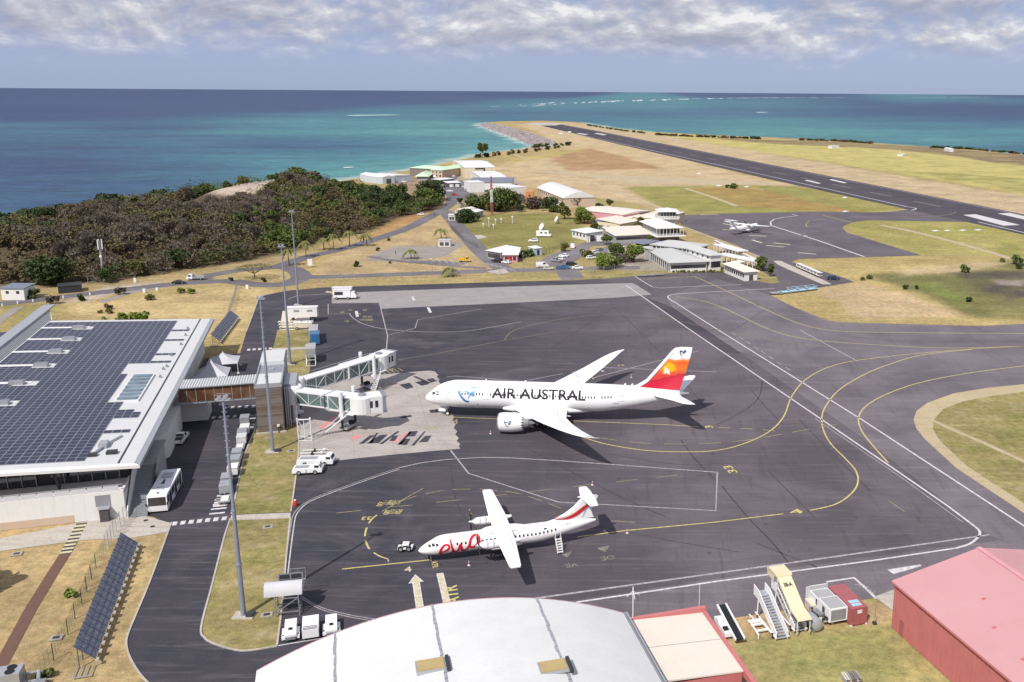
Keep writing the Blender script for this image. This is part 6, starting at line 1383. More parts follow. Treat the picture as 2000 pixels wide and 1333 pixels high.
bld('guard_hut', 'narrow white-roofed hut right of the dark round tree', (930, 415), (945, 411), (942, 404), 3.4, .8, 'gable', 'wall_grey', 'roof_bright', .3, 'building', [('f', 2, 1.0, 1.1, 2.0, DG)])
bld('bus_shelter', 'little white shelter at the road fork', (875, 421), (889, 421), (889, 419), 2.8, .3, 'flat', 'wall_white', 'roof_bright', .2, 'shelter', [('f', 2, 1.2, 1.6, 1.2, SH)])
bld('kiosk_ruin', 'low graffiti-stained white kiosk under the palm', (855, 471), (880, 471), (880, 468), 2.6, .2, 'flat', 'wall_white', 'roof_grey', .2, 'kiosk', [('f', 2, 1.8, 1.6, 1.2, SH)])
bld('utility_house', 'white utility house with dark blue roof at the left road', (-2, 563.5), (46, 564), (60, 556), 4.0, .5, 'shed', 'wall_white', 'roof_blue', .3, 'house', [('f', 2, 1.0, .9, 2.6, DG)])
bld('electric_cabinet', 'dark green-glass cabinet enclosure below the big dark tree', (112, 562), (160, 558), (158, 552), 2.2, .1, 'flat', 'dark_metal', 'dark_metal', .1, 'enclosure')
bld('field_shelter', 'tiny white equipment shelter in the grass beyond the runway', (1617, 285.5), (1625, 286), (1626, 284.5), 3.0, .3, 'flat', 'wall_white', 'roof_bright', .1, 'shelter')
bld('field_shelter', 'tiny white equipment hut near the right shoreline', (1855, 291.5), (1863, 291.5), (1864, 290), 3.4, 1.2, 'gabley', 'wall_white', 'roof_bright', .1, 'shelter')
bld('field_shelter', 'white antenna platform hut in the grass beyond the runway', (1752, 303), (1763, 303.5), (1763, 302), 1.2, .2, 'flat', 'wall_white', 'roof_bright', .1, 'shelter')
p = g(1757, 304); t = thing('radio_beacon', 'thin white radio beacon mast standing on the platform beyond the runway', 'antenna', (p.x, p.y, 1.4)); m = MB(); m.tube((0, 0, 0), (0, 0, 6.5), .12).b2(-5, 5, -.15, .15, .9, 1.1)
for k in range(5): m.tube((-4 + k * 2, 0, -1.3), (-4 + k * 2, 0, 1.0), .08)
m.build('mast', 'wall_white', t)

# ------------------------------------------------------------------ light masts
def light_mast(at, label):
    p = g(*at); t = thing('light_mast', label, 'lamp mast', (p.x, p.y, 0), 0, 'tall lighting masts along the apron edge')
    m = MB()
    for k in range(4): m.tube((0, 0, k * 7.6), (0, 0, (k + 1) * 7.6), .36 - k * .06, 0, 12, .36 - (k + 1) * .06)
    for k in range(1, 4): m.lathe([(.46 - k * .06, k * 7.6 - .12), (.46 - k * .06, k * 7.6 + .12)], (0, 0, 0), 'Z', 12)
    m.build('pole', 'mast_blue', t, True)
    m = MB()
    for k in range(9): m.bar((-.35, 0, 21 + k * .95), (.35, 0, 21 + k * .95), .05)
    m.build('climbing_rungs', 'galv', t)
    m = MB(); m.b2(-.9, .9, -.35, .35, 30.2, 30.35).bar((-.9, -.35, 30.9), (.9, -.35, 30.9), .04).bar((-.9, .35, 30.9), (.9, .35, 30.9), .04); m.build('platform', 'galv', t)
    for dx, dy in ((-.5, -.3), (.5, -.3), (.4, .3)): m = MB(); m.box((dx * .7, dy, 30.6), (.4, .25, .35), 0, .3); m.build('floodlight', 'galv', t)
    m = MB(); m.b2(-1.3, 1.5, -.9, .9, 0, .22).b2(.5, 1.4, -.6, .6, .22, .5, 1); m.build('footing', ['path_concrete', 'dark_metal'], t)
light_mast((476, 1204), 'tall blue-grey lighting mast in the lower grass verge, nearest of the four')
light_mast((533, 883), 'tall blue-grey lighting mast in front of the brown boarding tower')
light_mast((567, 712), 'tall blue-grey lighting mast behind the boarding tower')
light_mast((583, 596), 'tall blue-grey lighting mast farthest away beside the white ground unit')
p = g(203, 549); t = thing('phone_mast', 'grey mobile phone mast with white panel antennas in front of the wood', 'antenna mast', (p.x, p.y, 0))
m = MB(); m.tube((0, 0, 0), (0, 0, 14.5), .45, 0, 12, .3); m.build('pole', 'galv', t, True)
for k in range(3): m = MB(); a = k * 2.1 + .3; m.box((.75 * math.cos(a), .75 * math.sin(a), 13.4), (.35, .35, 3.6), 0, a).bar((0, 0, 13.4), (.75 * math.cos(a), .75 * math.sin(a), 13.4), .1); m.build('panel_antenna', 'wall_white', t)
m = MB(); m.lathe([(.02, .0), (.5, .15), (.5, .25)], (0, -.5, 9), 'Y', 12); m.build('dish', 'wall_white', t)
p = g(961, 421); t = thing('lattice_tower', 'red and white lattice radio tower beside the big tree', 'radio tower', (p.x, p.y, 0), .5)
for k in range(6):
    m = MB(); z0, z1 = k * 3.6, k * 3.6 + 3.6; r0, r1 = .85 - k * .07, .85 - (k + 1) * .07
    for i in range(4):
        a0 = math.pi / 4 + i * math.pi / 2; a1 = a0 + math.pi / 2
        c0, c1 = Vector((math.cos(a0) * r0, math.sin(a0) * r0, z0)), Vector((math.cos(a0) * r1, math.sin(a0) * r1, z1)); d0, d1 = Vector((math.cos(a1) * r0, math.sin(a1) * r0, z0)), Vector((math.cos(a1) * r1, math.sin(a1) * r1, z1))
        m.bar(c0, c1, .15).bar(c0, d1, .09).bar(d0, c1, .09).bar(c1, d1, .09)
    m.build('lattice_section', ['cont_red', 'cont_red', 'wall_white', 'wall_white', 'cont_red', 'cont_red'][k], t)
m = MB(); m.tube((0, 0, 21), (0, 0, 26), .06); m.build('aerial', 'wall_white', t)
def dish_ant(at, r, h, tilt, label):
    p = g(*at); t = thing('satellite_dish', label, 'dish', (p.x, p.y, 0), tilt)
    m = MB(); prof = [(r * k / 8, .55 * r * (k / 8) ** 2) for k in range(1, 9)]; m.lathe(prof + [(q[0], q[1] + .08) for q in prof[::-1]], (0, 0, 0), 'X', 24); o = m.build('dish', 'wall_white', t, True); o.location = (0, 0, h); o.rotation_euler = (0, R(-28), 0)
    m = MB(); m.tube((0, 0, 0), (0, 0, h), .25).bar((0, 0, 0), (-1.2, .9, h * .8), .15).bar((0, 0, 0), (-1.2, -.9, h * .8), .15); m.build('mount', 'galv', t)
dish_ant((1061, 455), 1.9, 2.8, R(215), 'large white satellite dish behind the white van on the lawn'); dish_ant((1090, 437), 1.8, 2.2, R(200), 'large white satellite dish at the right end of the lawn')
for k, (a, b_, h_) in enumerate([(955, 444, 4.2), (944, 445, 1.6), (964, 447, 1.6), (968, 438, 2.0), (979, 436, 1.8), (1001, 437, 3.2)]):
    p = g(a, b_); t = tag(MB().tube((0, 0, 0), (0, 0, h_), .16).box((0, 0, h_ + .35), (.9, .9, .7)).build('weather_instrument', 'wall_white', None, False, (p.x, p.y, 0)), ['tall white weather instrument post on the lawn', 'short white weather box on the lawn, leftmost of them', 'short white weather box in front of the tall post', 'white weather screen right of the tall post', 'white weather screen farther right on the lawn', 'slim white weather post near the lattice fence'][k], 'instrument', 'weather instruments on the lawn')

# ------------------------------------------------------------------ fences
def fence(pts, h, step, label, mat='steel_grey', group=None):
    P = px(pts); A0 = P[0]; t = thing('wire_fence', label, 'fence', (A0.x, A0.y, 0), 0, group)
    pm_ = MB().tube((0, 0, 0), (0, 0, h), .06, 0, 6).bar((0, 0, h), (.25, -.25, h + .35), .05).mesh('post', mat)
    w = MB()
    for a, b_ in zip(P[:-1], P[1:]):
        a = a - A0; b_ = b_ - A0; L = (b_ - a).length; n_ = max(1, int(L / step))
        for k in range(n_): q = a.lerp(b_, k / n_); link('post', pm_, t, (q.x, q.y, 0))
        for k in range(7): z = h * (.08 + k * .15); w.bar(a + Vector((0, 0, z)), b_ + Vector((0, 0, z)), .022)
        nv = int(L / .9)
        for k in range(nv): q = a.lerp(b_, k / nv); w.bar(q + Vector((0, 0, .1)), q + Vector((0, 0, h)), .016)
    w.build('wire_mesh', mat, t); return t
M('fence_green', (.06, .085, .06), .6, .2, .15, 1)
fence([(55, 1345), (105, 1290), (133, 1240), (160, 1180), (188, 1110), (207, 1080)], 2.2, 3, 'green wire fence between the brown path and the near solar rack', 'fence_green')
fence([(207, 1078), (228, 1040), (250, 1012)], 2.6, 1.6, 'dense grey security fence ending at the terminal stair', 'galv')
fence([(428, 668), (445, 625), (458, 585), (464, 560)], 2.4, 3, 'grey wire fence behind the far solar rack', 'steel_grey')
fence([(560, 560), (640, 549), (760, 545), (880, 541), (1000, 537), (1090, 534)], 2.4, 4, 'long wire fence between the access road and the apron verge', 'steel_grey')
fence([(1140, 533), (1200, 530), (1320, 531)], 2.2, 3.5, 'wire fence in front of the old terminal planting', 'galv')
fence([(1060, 500), (1080, 492), (1105, 480)], 2.2, 3, 'wire fence along the lawn beside the car park', 'fence_green')
fence([(880, 447), (905, 470), (935, 486)], 2.0, 3, 'wire fence along the left edge of the lawn', 'fence_green')
p = g(172, 553); q = g(197, 549); t = thing('field_gate', 'galvanised metal gate beside the phone mast', 'gate', (p.x, p.y, 0), math.atan2(q.y - p.y, q.x - p.x)); L = (q - p).length
m = MB()
for x in (0, L / 2, L): m.tube((x, 0, 0), (x, 0, 2.4), .08)
for z in (.3, 1.3, 2.3): m.tube((0, 0, z), (L, 0, z), .05)
m.build('frame', 'galv', t)

# ------------------------------------------------------------------ slanted ground solar racks
def rack(a, b_, w, label, n_, lowx=0.0):
    A_, B_ = g(*a), g(*b_); d = B_ - A_; L = d.length; t = thing('solar_rack', label, 'solar rack', (A_.x, A_.y, 0), math.atan2(d.y, d.x))
    # x along the rack, high edge on the left (+y), low edge on the right
    zl, zh = .95, 3.0; wy = w
    q = L / n_
    pm_ = MB(); pm_.add([(.04, 0, zl), (q - .04, 0, zl), (q - .04, wy, zh), (.04, wy, zh), (.04, 0, zl - .06), (q - .04, 0, zl - .06), (q - .04, wy, zh - .06), (.04, wy, zh - .06)], [(0, 1, 2, 3), (7, 6, 5, 4), (0, 4, 5, 1), (1, 5, 6, 2), (2, 6, 7, 3), (3, 7, 4, 0)])
    me = pm_.mesh('solar_panel', 'rack_cell'); rm = MB().bar((0, -.05, zl + .02), (0, wy + .05, zh + .06), .14, .1).bar((0, wy * .85, 0), (0, wy * .85, zh * .85), .1).mesh('frame_rib', 'rack_frame')
    fm = MB().box((0, -.2, .8), (.6, .4, .22)).bar((0, -.1, 0), (0, -.1, .8), .1).mesh('footing', 'path_concrete')
    for k in range(n_): link('solar_panel', me, t, (k * q, 0, 0))
    for k in range(n_ + 1): link('frame_rib', rm, t, (k * q, 0, 0)); link('footing', fm, t, (k * q, 0, 0))
    m = MB()
    for s_ in (.25, .5, .75): m.bar((0, wy * s_, zl + (zh - zl) * s_ + .05), (L, wy * s_, zl + (zh - zl) * s_ + .05), .05, .04)
    m.build('rail', 'rack_frame', t)
    m = MB()
    for k in range(4): m.bar((-2.4, .2 + k * wy / 3.4, .25), (0, .2 + k * wy / 3.4, .3), .09)
    m.bar((-2.4, 0, .25), (-2.4, wy, .25), .1); m.build('spare_frame', 'galv', t)
n = NT('rack_cell'); vo = n.node('ShaderNodeTexVoronoi', feature='DISTANCE_TO_EDGE'); vo.inputs['Scale'].default_value = 3.2
MATS['rack_cell'] = n.fin(n.mix(n.ramp(vo.outputs['Distance'], [(.02, .8), (.09, 0.0)]), n.mix(n.ramp(n.noise(1.5, 4, .7), [(.4, 0.0), (.65, 1.0)]), (.055, .065, .10), (.14, .15, .19)), (.22, .24, .29)), .3, 0, .5)
M('rack_frame', (.10, .115, .16), .4, .3, .1, 1)
rack((188, 1300), (270, 1073), 2.1, 'long slanted dark solar rack in the dry grass at the lower left', 17)
rack((430, 673), (466, 625), 2.2, 'slanted dark solar rack beside the terminal road behind the roof', 14)

# ------------------------------------------------------------------ path and cooling unit at the lower left
struct(strip('brown_path', px([(-5, 1312), (60, 1190), (100, 1125), (128, 1081)]), 1.6, .0, 'red_brown_path'))
cross = strip('striped_path', px([(128, 1081), (145, 1050), (160, 1022)]), 1.6, .02, 'paint_black'); struct(cross)
for k in range(8): a = k / 8; p0 = (128 + 32 * a, 1081 - 59 * a); p1 = (128 + 32 * (a + .065), 1081 - 59 * (a + .065)); strip('yellow_stripe', px([p0, p1]), 1.6, .03, 'cream_paint', cross)
p = g(18, 1345); t = thing('cooling_plant', 'pale grey twin-fan cooling unit with thick pipes at the bottom left corner', 'air conditioner', (p.x, p.y, 0), A17)
m = MB(); m.b2(-1.4, 1.5, -1, 1.2, 0, 2.3); m.build('housing', 'galv', t)
for y in (-.35, .6): m = MB(); m.lathe([(.5, 2.3), (.5, 2.42), (.05, 2.38)], (.4, y, 0), 'Z', 18); m.build('fan', 'black', t)
m = MB(); m.tube((1.5, .6, 1.2), (3.0, .8, 1.2), .16).tube((3.0, .8, 1.2), (3.2, -.4, .9), .22).tube((1.5, -.2, .7), (3.4, -.3, .7), .14).box((3.3, -.7, .4), (1.4, .9, .8), 1).tube((3.6, 0, .3), (4.2, .3, .3), .1); m.build('pipework', ['galv', 'steel_grey'], t)
M('inspection_cover', (.35, .31, .27), .8, 0, .15, 1)
for k, a in enumerate([(33, 1083), (110, 1247), (523, 1030), (521, 1202), (569, 882)]):
    p = g(*a); tag(MB().b2(-.75, .75, -.6, .6, 0, .1).b2(-.4, .4, -.3, .3, .1, .12, 1).build('inspection_cover', ['inspection_cover', 'dark_metal'], None, False, (p.x, p.y, 0.03), A17), ['concrete inspection cover in the shade at the far left', 'concrete inspection cover by the green fence', 'concrete inspection cover below the garden path', 'concrete inspection cover near the foot of the nearest mast', 'concrete cover right of the mast by the boarding tower'][k], 'cover')
for k, a in enumerate([(285, 1017), (298, 1029)]):
    p = g(*a); tag(MB().lathe([(.36, 0), (.36, .02)], (0, 0, 0), 'Z', 16).build('manhole_cover', 'dark_metal', None, False, (p.x, p.y, .02)), ['dark manhole cover in front of the stair, nearer the wall', 'dark manhole cover in front of the stair, nearer the grass'][k], 'manhole')
# ------------------------------------------------------------------ road vehicles
WM = MB(); wheel_mb(WM, (0, 0, 0), .34, .24); WHEEL = WM.mesh('wheel', ['rubber', 'galv'], True)
WM = MB(); wheel_mb(WM, (0, 0, 0), .48, .3); BIGWHEEL = WM.mesh('wheel', ['rubber', 'galv'], True)
KIND = {  # body outline (x, z) front to back, cabin outline, width, wheel x
 'hatch': ([(2.0, .3), (2.05, .62), (1.9, .78), (1.0, .95), (-1.85, .98), (-2.0, .6), (-1.95, .3)], [(1.0, .93), (.35, 1.42), (-1.3, 1.47), (-1.85, .96)], 1.72, (1.25, -1.25)),
 'sedan': ([(2.2, .3), (2.25, .6), (2.1, .74), (1.1, .92), (-1.5, .95), (-2.2, .9), (-2.25, .55), (-2.15, .3)], [(1.05, .9), (.4, 1.38), (-.9, 1.42), (-1.65, .93)], 1.76, (1.35, -1.35)),
 'suv': ([(2.2, .38), (2.25, .8), (2.1, .98), (1.2, 1.1), (-2.15, 1.12), (-2.25, .7), (-2.2, .38)], [(1.2, 1.08), (.6, 1.68), (-1.8, 1.74), (-2.12, 1.1)], 1.85, (1.35, -1.35)),
 'pickup': ([(2.55, .42), (2.6, .85), (2.45, 1.02), (1.35, 1.12), (-.5, 1.12), (-.52, 1.05), (-2.6, 1.05), (-2.65, .45)], [(1.35, 1.1), (.75, 1.68), (-.35, 1.74), (-.55, 1.08)], 1.84, (1.6, -1.6)),
 'van': ([(2.4, .35), (2.45, .85), (2.2, 1.05), (1.75, 1.15), (-2.35, 1.15), (-2.4, .35)], [(1.75, 1.13), (1.05, 1.95), (-2.3, 2.0), (-2.36, 1.12)], 1.9, (1.5, -1.5)),
}
CARM = {}
def car_meshes(kind, paint):
    if (kind, paint) in CARM: return CARM[kind, paint]
    bo, ca, w, wx = KIND[kind]
    b = MB(); b.prof(bo, -w / 2, w / 2)
    c2 = [(x, z) for x, z in ca]
    n_ = len(c2); inset = .16
    vs = [(x, -w / 2 + (inset if z > 1.2 else .02), z) for x, z in c2] + [(x, w / 2 - (inset if z > 1.2 else .02), z) for x, z in c2]
    b.add(vs, [tuple(range(n_)), tuple(range(n_, 2 * n_))[::-1]] + [((i + 1) % n_, i, n_ + i, n_ + (i + 1) % n_) for i in range(n_)])
    if kind == 'pickup': b.b2(-2.5, -.6, -w / 2 + .12, w / 2 - .12, 1.055, 1.06, 1)
    body = b.mesh('body', [paint, 'dark_metal'], False)
    wn_ = MB(); top = max(z for x, z in ca); lo = min(z for x, z in ca)
    (x0, z0), (x1, z1), (x2, z2), (x3, z3) = ca
    def lerp(a, b_, t): return a + (b_ - a) * t
    o = .025
    for s in (-1, 1):
        y0_, y1_ = s * (w / 2 - .02 + o), s * (w / 2 - inset + o)
        if kind == 'van': xa, xb = x0 - .35, lerp(x1, x2, .32)
        else: xa, xb = x0 - .3, x3 + .35
        xt0, xt1 = x1 - .05, (lerp(x1, x2, .3) if kind == 'van' else x2 + .1)
        za, zb = lo + .08, lerp(lo, top, .86)
        ya = lerp(y0_, y1_, .12); yb = lerp(y0_, y1_, .86)
        wn_.add([(xa, ya, za), (xb, ya, za), (xt1, yb, zb), (xt0, yb, zb)], [(0, 1, 2, 3)])
    wn_.add([(lerp(x0, x1, .1) + o * 2, -w / 2 + .14, lerp(z0, z1, .1)), (lerp(x0, x1, .1) + o * 2, w / 2 - .14, lerp(z0, z1, .1)), (lerp(x0, x1, .9) + o * 2, w / 2 - .24, lerp(z0, z1, .9)), (lerp(x0, x1, .9) + o * 2, -w / 2 + .24, lerp(z0, z1, .9))], [(0, 1, 2, 3)])
    if kind != 'van': wn_.add([(lerp(x3, x2, .15) - o * 2, -w / 2 + .16, lerp(z3, z2, .15)), (lerp(x3, x2, .15) - o * 2, w / 2 - .16, lerp(z3, z2, .15)), (lerp(x3, x2, .85) - o * 2, w / 2 - .26, lerp(z3, z2, .85)), (lerp(x3, x2, .85) - o * 2, -w / 2 + .26, lerp(z3, z2, .85))], [(0, 1, 2, 3)])
    win = wn_.mesh('windows', 'dark_glass')
    hx = bo[1][0] + .01; hl = MB().b2(hx - .15, hx, -.18, .18, bo[1][1] - .12, bo[1][1] + .04).mesh('headlight', 'galv')
    tx = bo[-1][0] - .02; tl = MB().b2(tx - .06, tx + .05, -.12, .12, .75, .98).mesh('tail_light', 'paint_red')
    CARM[kind, paint] = (body, win, hl, tl, w, wx); return CARM[kind, paint]
def car(kind, paint, at, ang, label, group=None, cat='car', z=.03, sc=1.0):
    p = g(*at); t = thing('parked_car' if cat == 'car' else kind, label, cat, (p.x, p.y, z), R(ang), group)
    body, win, hl, tl, w, wx = car_meshes(kind, paint)
    link('body', body, t); link('windows', win, t)
    for x in wx:
        for s in (-1, 1): link('wheel', WHEEL, t, (x, s * (w / 2 - .1), .34))
    for s in (-1, 1): link('headlight', hl, t, (0, s * (w / 2 - .28), 0)); link('tail_light', tl, t, (0, s * (w / 2 - .2), 0))
    if sc != 1: t.scale = (sc,) * 3
    return t
car('pickup', 'paint_white', (354, 862), 100, 'white pickup parked in the terminal shade', None, 'pickup', .02)
car('sedan', 'paint_black', (350, 555), 8, 'black car driving on the road left of the roundabout')
for args in [('hatch', 'paint_white', (822, 421), 190, 'small white car parked alone on the road above the orange slope'),
             ('suv', 'paint_black', (971, 513), 150, 'black car parked by the cafe, left of a white one'), ('hatch', 'paint_white', (989, 515), 150, 'white car parked by the cafe, right of a black one'),
             ('suv', 'paint_white', (1042, 473), 175, 'white estate car standing on the lawn left of the van'),
             ('van', 'paint_white', (1059, 522), 25, 'white van with raised roof at the near edge of the car park', None, 'van'), ('hatch', 'tarp_cream', (1071, 527), 5, 'pale cream car half hidden behind the fence'),
             ('pickup', 'paint_blue', (1099, 526), 5, 'bright blue pickup beside the fence', None, 'pickup'), ('suv', 'paint_black', (1116, 519), 5, 'dark grey car behind the blue pickup'), ('sedan', 'paint_white', (1128, 526), 2, 'white car right of the blue pickup'),
             ('suv', 'paint_white', (1093, 509), 150, 'white car in the middle of the near car park row'), ('pickup', 'paint_silver', (1086, 512), 150, 'silver pickup at the front of the near car park row', None, 'pickup'), ('sedan', 'paint_white', (1102, 502), 150, 'white car at the rear of the near car park row'),
             ('van', 'paint_white', (1118, 485), 95, 'white van driving up the entrance lane', None, 'van'), ('hatch', 'paint_white', (1154, 506), 30, 'white car first in the kerbside row by the round tree'), ('hatch', 'paint_silver', (1156, 500), 30, 'silver car second in the kerbside row'),
             ('hatch', 'paint_white', (1161, 496), 35, 'white car third in the kerbside row'), ('hatch', 'paint_silver', (1171, 490), 60, 'silver car last in the kerbside row'), ('hatch', 'paint_white', (1193, 496), 80, 'white car alone near the spreading tree'),
             ('sedan', 'paint_white', (1210, 484), 175, 'white car by the dark open shelter'), ('suv', 'paint_white', (1190, 467), 175, 'white car beside the long office'),
             ('sedan', 'paint_white', (879, 375), 0, 'white car in the far car park, left side'), ('hatch', 'paint_red', (888, 382), 0, 'dark red car in the far car park'), ('hatch', 'paint_white', (907, 367), 20, 'white car in the far car park near the white store'), ('suv', 'paint_silver', (914, 374), 20, 'silver car in the far car park near the white store'),
             ('sedan', 'paint_white', (788, 357), 175, 'white car near the shore shed'), ('suv', 'paint_white', (884, 346), 10, 'white car in front of the brown-walled wing'), ('hatch', 'paint_black', (822, 350), 0, 'dark car under the green kiosk roof'), ('van', 'paint_white', (852, 348), 0, 'white van in front of the peach house', None, 'van'), ('van', 'paint_white', (1056, 384), 160, 'white van behind the vaulted hall', None, 'van')]:
    car(*args)
car('suv', 'paint_navy', (1627, 547), 2, 'dark blue car parked at the edge of the taxiway grass', None, 'car')
# white dropside lorry on the left road, yellow tipper, lawn van
def lorry(at, ang, paint, label, bed='wall_white', L=6.2, boxh=.5):
    p = g(*at); t = thing('lorry', label, 'lorry', (p.x, p.y, .03), R(ang)); h = L / 2
    m = MB(); m.prof([(h, .5), (h + .05, 1.2), (h - .3, 1.35), (h - .75, 2.15), (h - 2.0, 2.15), (h - 2.1, .5)], -1, 1); m.build('cab', paint, t)
    m = MB(); m.add([(h - .3, -.85, 1.42), (h - .3, .85, 1.42), (h - .68, .8, 2.05), (h - .68, -.8, 2.05)], [(0, 1, 2, 3)])
    for s in (-1, 1): m.add([(h - .6, s * 1.01, 1.35), (h - 1.6, s * 1.01, 1.35), (h - 1.6, s * 1.01, 2.0), (h - .85, s * 1.01, 2.0)], [(0, 1, 2, 3)])
    m.build('windows', 'dark_glass', t)
    m = MB(); m.b2(-h, h - 2.2, -1.05, 1.05, .75, .95).b2(-h, h - 2.2, -1.05, -1.0, .95, .95 + boxh).b2(-h, h - 2.2, 1.0, 1.05, .95, .95 + boxh).b2(-h, -h + .05, -1, 1, .95, .95 + boxh).b2(h - 2.3, h - 2.2, -1, 1, .95, 1.5 + boxh); m.build('load_bed', bed, t)
    for x in (h - 1.1, -h + 1.2):
        for s in (-1, 1): link('wheel', BIGWHEEL, t, (x, s * .85, .48))
lorry((383, 547), 190, 'paint_white', 'white double-cab lorry with an open load bed on the left road', 'galv'); lorry((906, 512), 5, 'paint_yellow', 'bright yellow tipper lorry parked by the fence road', 'paint_yellow', 5.0)
lorry((1156, 470), 80, 'wall_white', 'dark-loaded lorry at the gate office barrier', 'dark_metal', 5.5, .9)
p = g(1062, 463); t = thing('campervan', 'white boxy camper van on the lawn below the satellite dish', 'van', (p.x, p.y, 0), R(-5)); m = MB(); m.prof([(3.6, .5), (3.65, 1.2), (3.1, 1.5), (2.5, 2.2), (2.5, 3.0), (-3.4, 3.0), (-3.5, .5)], -1.15, 1.15); m.build('body', 'paint_white', t)
m = MB(); m.add([(3.15, -.95, 1.55), (3.15, .95, 1.55), (2.58, .9, 2.2), (2.58, -.9, 2.2)], [(0, 1, 2, 3)]); m.b2(-1.6, -.4, -1.18, -1.15, 1.8, 2.4).b2(.6, 1.8, -1.18, -1.15, 1.8, 2.4); m.build('windows', 'dark_glass', t)
for x in (2.3, -2.1):
    for s in (-1, 1): link('wheel', WHEEL, t, (x, s * 1.0, .36))

# ------------------------------------------------------------------ apron bus
fr = g(309, 1003); bus = thing('apron_bus', 'white airport bus parked below the terminal stair, half in shade', 'bus', (fr.x, fr.y, .01), R(104))
m = MB(); m.prof([(0, .35), (-.08, 1.3), (.12, 2.9), (.4, 3.05), (11.6, 3.05), (11.8, 2.8), (11.8, .35)], -1.5, 1.5); m.build('body', 'paint_white', bus)
m = MB(); m.add([(-.10, -1.35, 1.35), (-.10, 1.35, 1.35), (.08, 1.35, 2.75), (.08, -1.35, 2.75)], [(0, 1, 2, 3)]); m.build('windscreen', 'dark_glass', bus)
for s in (-1, 1):
    for x0, x1, dr in ((.5, 1.6, 0), (1.9, 3.5, 1), (3.8, 5.6, 0), (5.9, 7.5, 1), (7.8, 9.3, 0), (9.6, 11.2, 1)):
        m = MB(); m.b2(x0, x1, s * 1.5 - .02, s * 1.5 + .02, .5 if dr else 1.35, 2.65); m.build('door' if dr else 'window', 'dark_glass', bus)
for x in (2.0, 9.4):
    for s in (-1, 1): link('wheel', BIGWHEEL, bus, (x - .2, s * 1.35, .48))
for q_ in ((2.6, 3.4, .5), (7.6, 9.6, .8)): m = MB(); m.b2(q_[0], q_[1], -q_[2], q_[2], 3.05, 3.25); m.build('roof_unit', 'galv', bus)
m = MB(); m.box((1.2, 0, 3.1), (.3, .3, .12)).box((5.4, .1, 3.1), (.5, .5, .1)).box((6.4, .1, 3.1), (.9, .3, .1)); m.build('roof_hatch', 'dark_metal', bus)
for s in (-1, 1): m = MB(); m.b2(-.35, -.2, s * 1.6 - .1, s * 1.6 + .1, 1.5, 1.9); m.build('mirror', 'black', bus)

# ------------------------------------------------------------------ baggage carts
def bag_cart(at, label, top='galv', covered=True, rot=R(107 - 90)):
    p = g(*at); t = thing('baggage_cart', label, 'baggage cart', (p.x, p.y, .02), rot, 'baggage carts lined up along the terminal road')
    m = MB(); m.b2(-.85, .85, -1.3, 1.3, .42, .55).bar((0, -1.3, .45), (0, -2.1, .35), .08); m.build('deck', 'steel_grey', t)
    if covered:
        m = MB(); m.b2(-.9, .9, -1.35, 1.35, 1.72, 1.8).b2(-.88, .88, 1.25, 1.3, .55, 1.72).b2(-.88, .88, -1.3, -1.25, .55, 1.72).b2(-.05, .05, -1.25, 1.25, .55, 1.72); m.build('canopy', top, t)
        m = MB(); m.b2(.8, .86, -1.2, 1.2, .6, 1.3).b2(-.86, -.8, -1.2, 1.2, .6, 1.3); m.build('side_curtain', 'canvas', t)
    else:
        m = MB(); m.b2(-.6, .6, -1, 1, .55, .72).bar((-.8, -1.2, .7), (.8, -1.2, .7), .07).bar((-.8, 1.2, .7), (.8, 1.2, .7), .07); m.build('rack', 'wall_white', t)
    for x in (-.7, .7):
        for y in (-.9, .9): link('wheel', WHEEL, t, (x, y, .27)).scale = (.75, .75, .75)
    return t
for k, (a, top, cv) in enumerate([((479, 829), 'galv', 1), ((479, 848), 'wall_white', 1), ((474, 857), 'galv', 1), ((473, 867), 'canvas', 1), ((469, 878), 'galv', 0), ((464, 897), 'galv', 1), ((460, 911), 'galv', 1), ((456, 928), 'wall_white', 1), ((444, 947), 'galv', 1), ((441, 963), 'galv', 1), ((440, 981), 'galv', 0)]):
    bag_cart(a, ['grey baggage cart at the far end of the row', 'tall white baggage cart second from the far end', 'grey baggage cart third from the far end', 'dull canvas baggage cart fourth from the far end', 'open flat baggage cart in the middle of the row', 'grey baggage cart just below the open flat one', 'grey baggage cart behind the white one in the lower half', 'white baggage cart in the lower half of the row', 'grey baggage cart beside the nearest mast, upper one', 'grey baggage cart beside the nearest mast, lower one', 'open baggage dolly at the near end of the row'][k], top, cv)
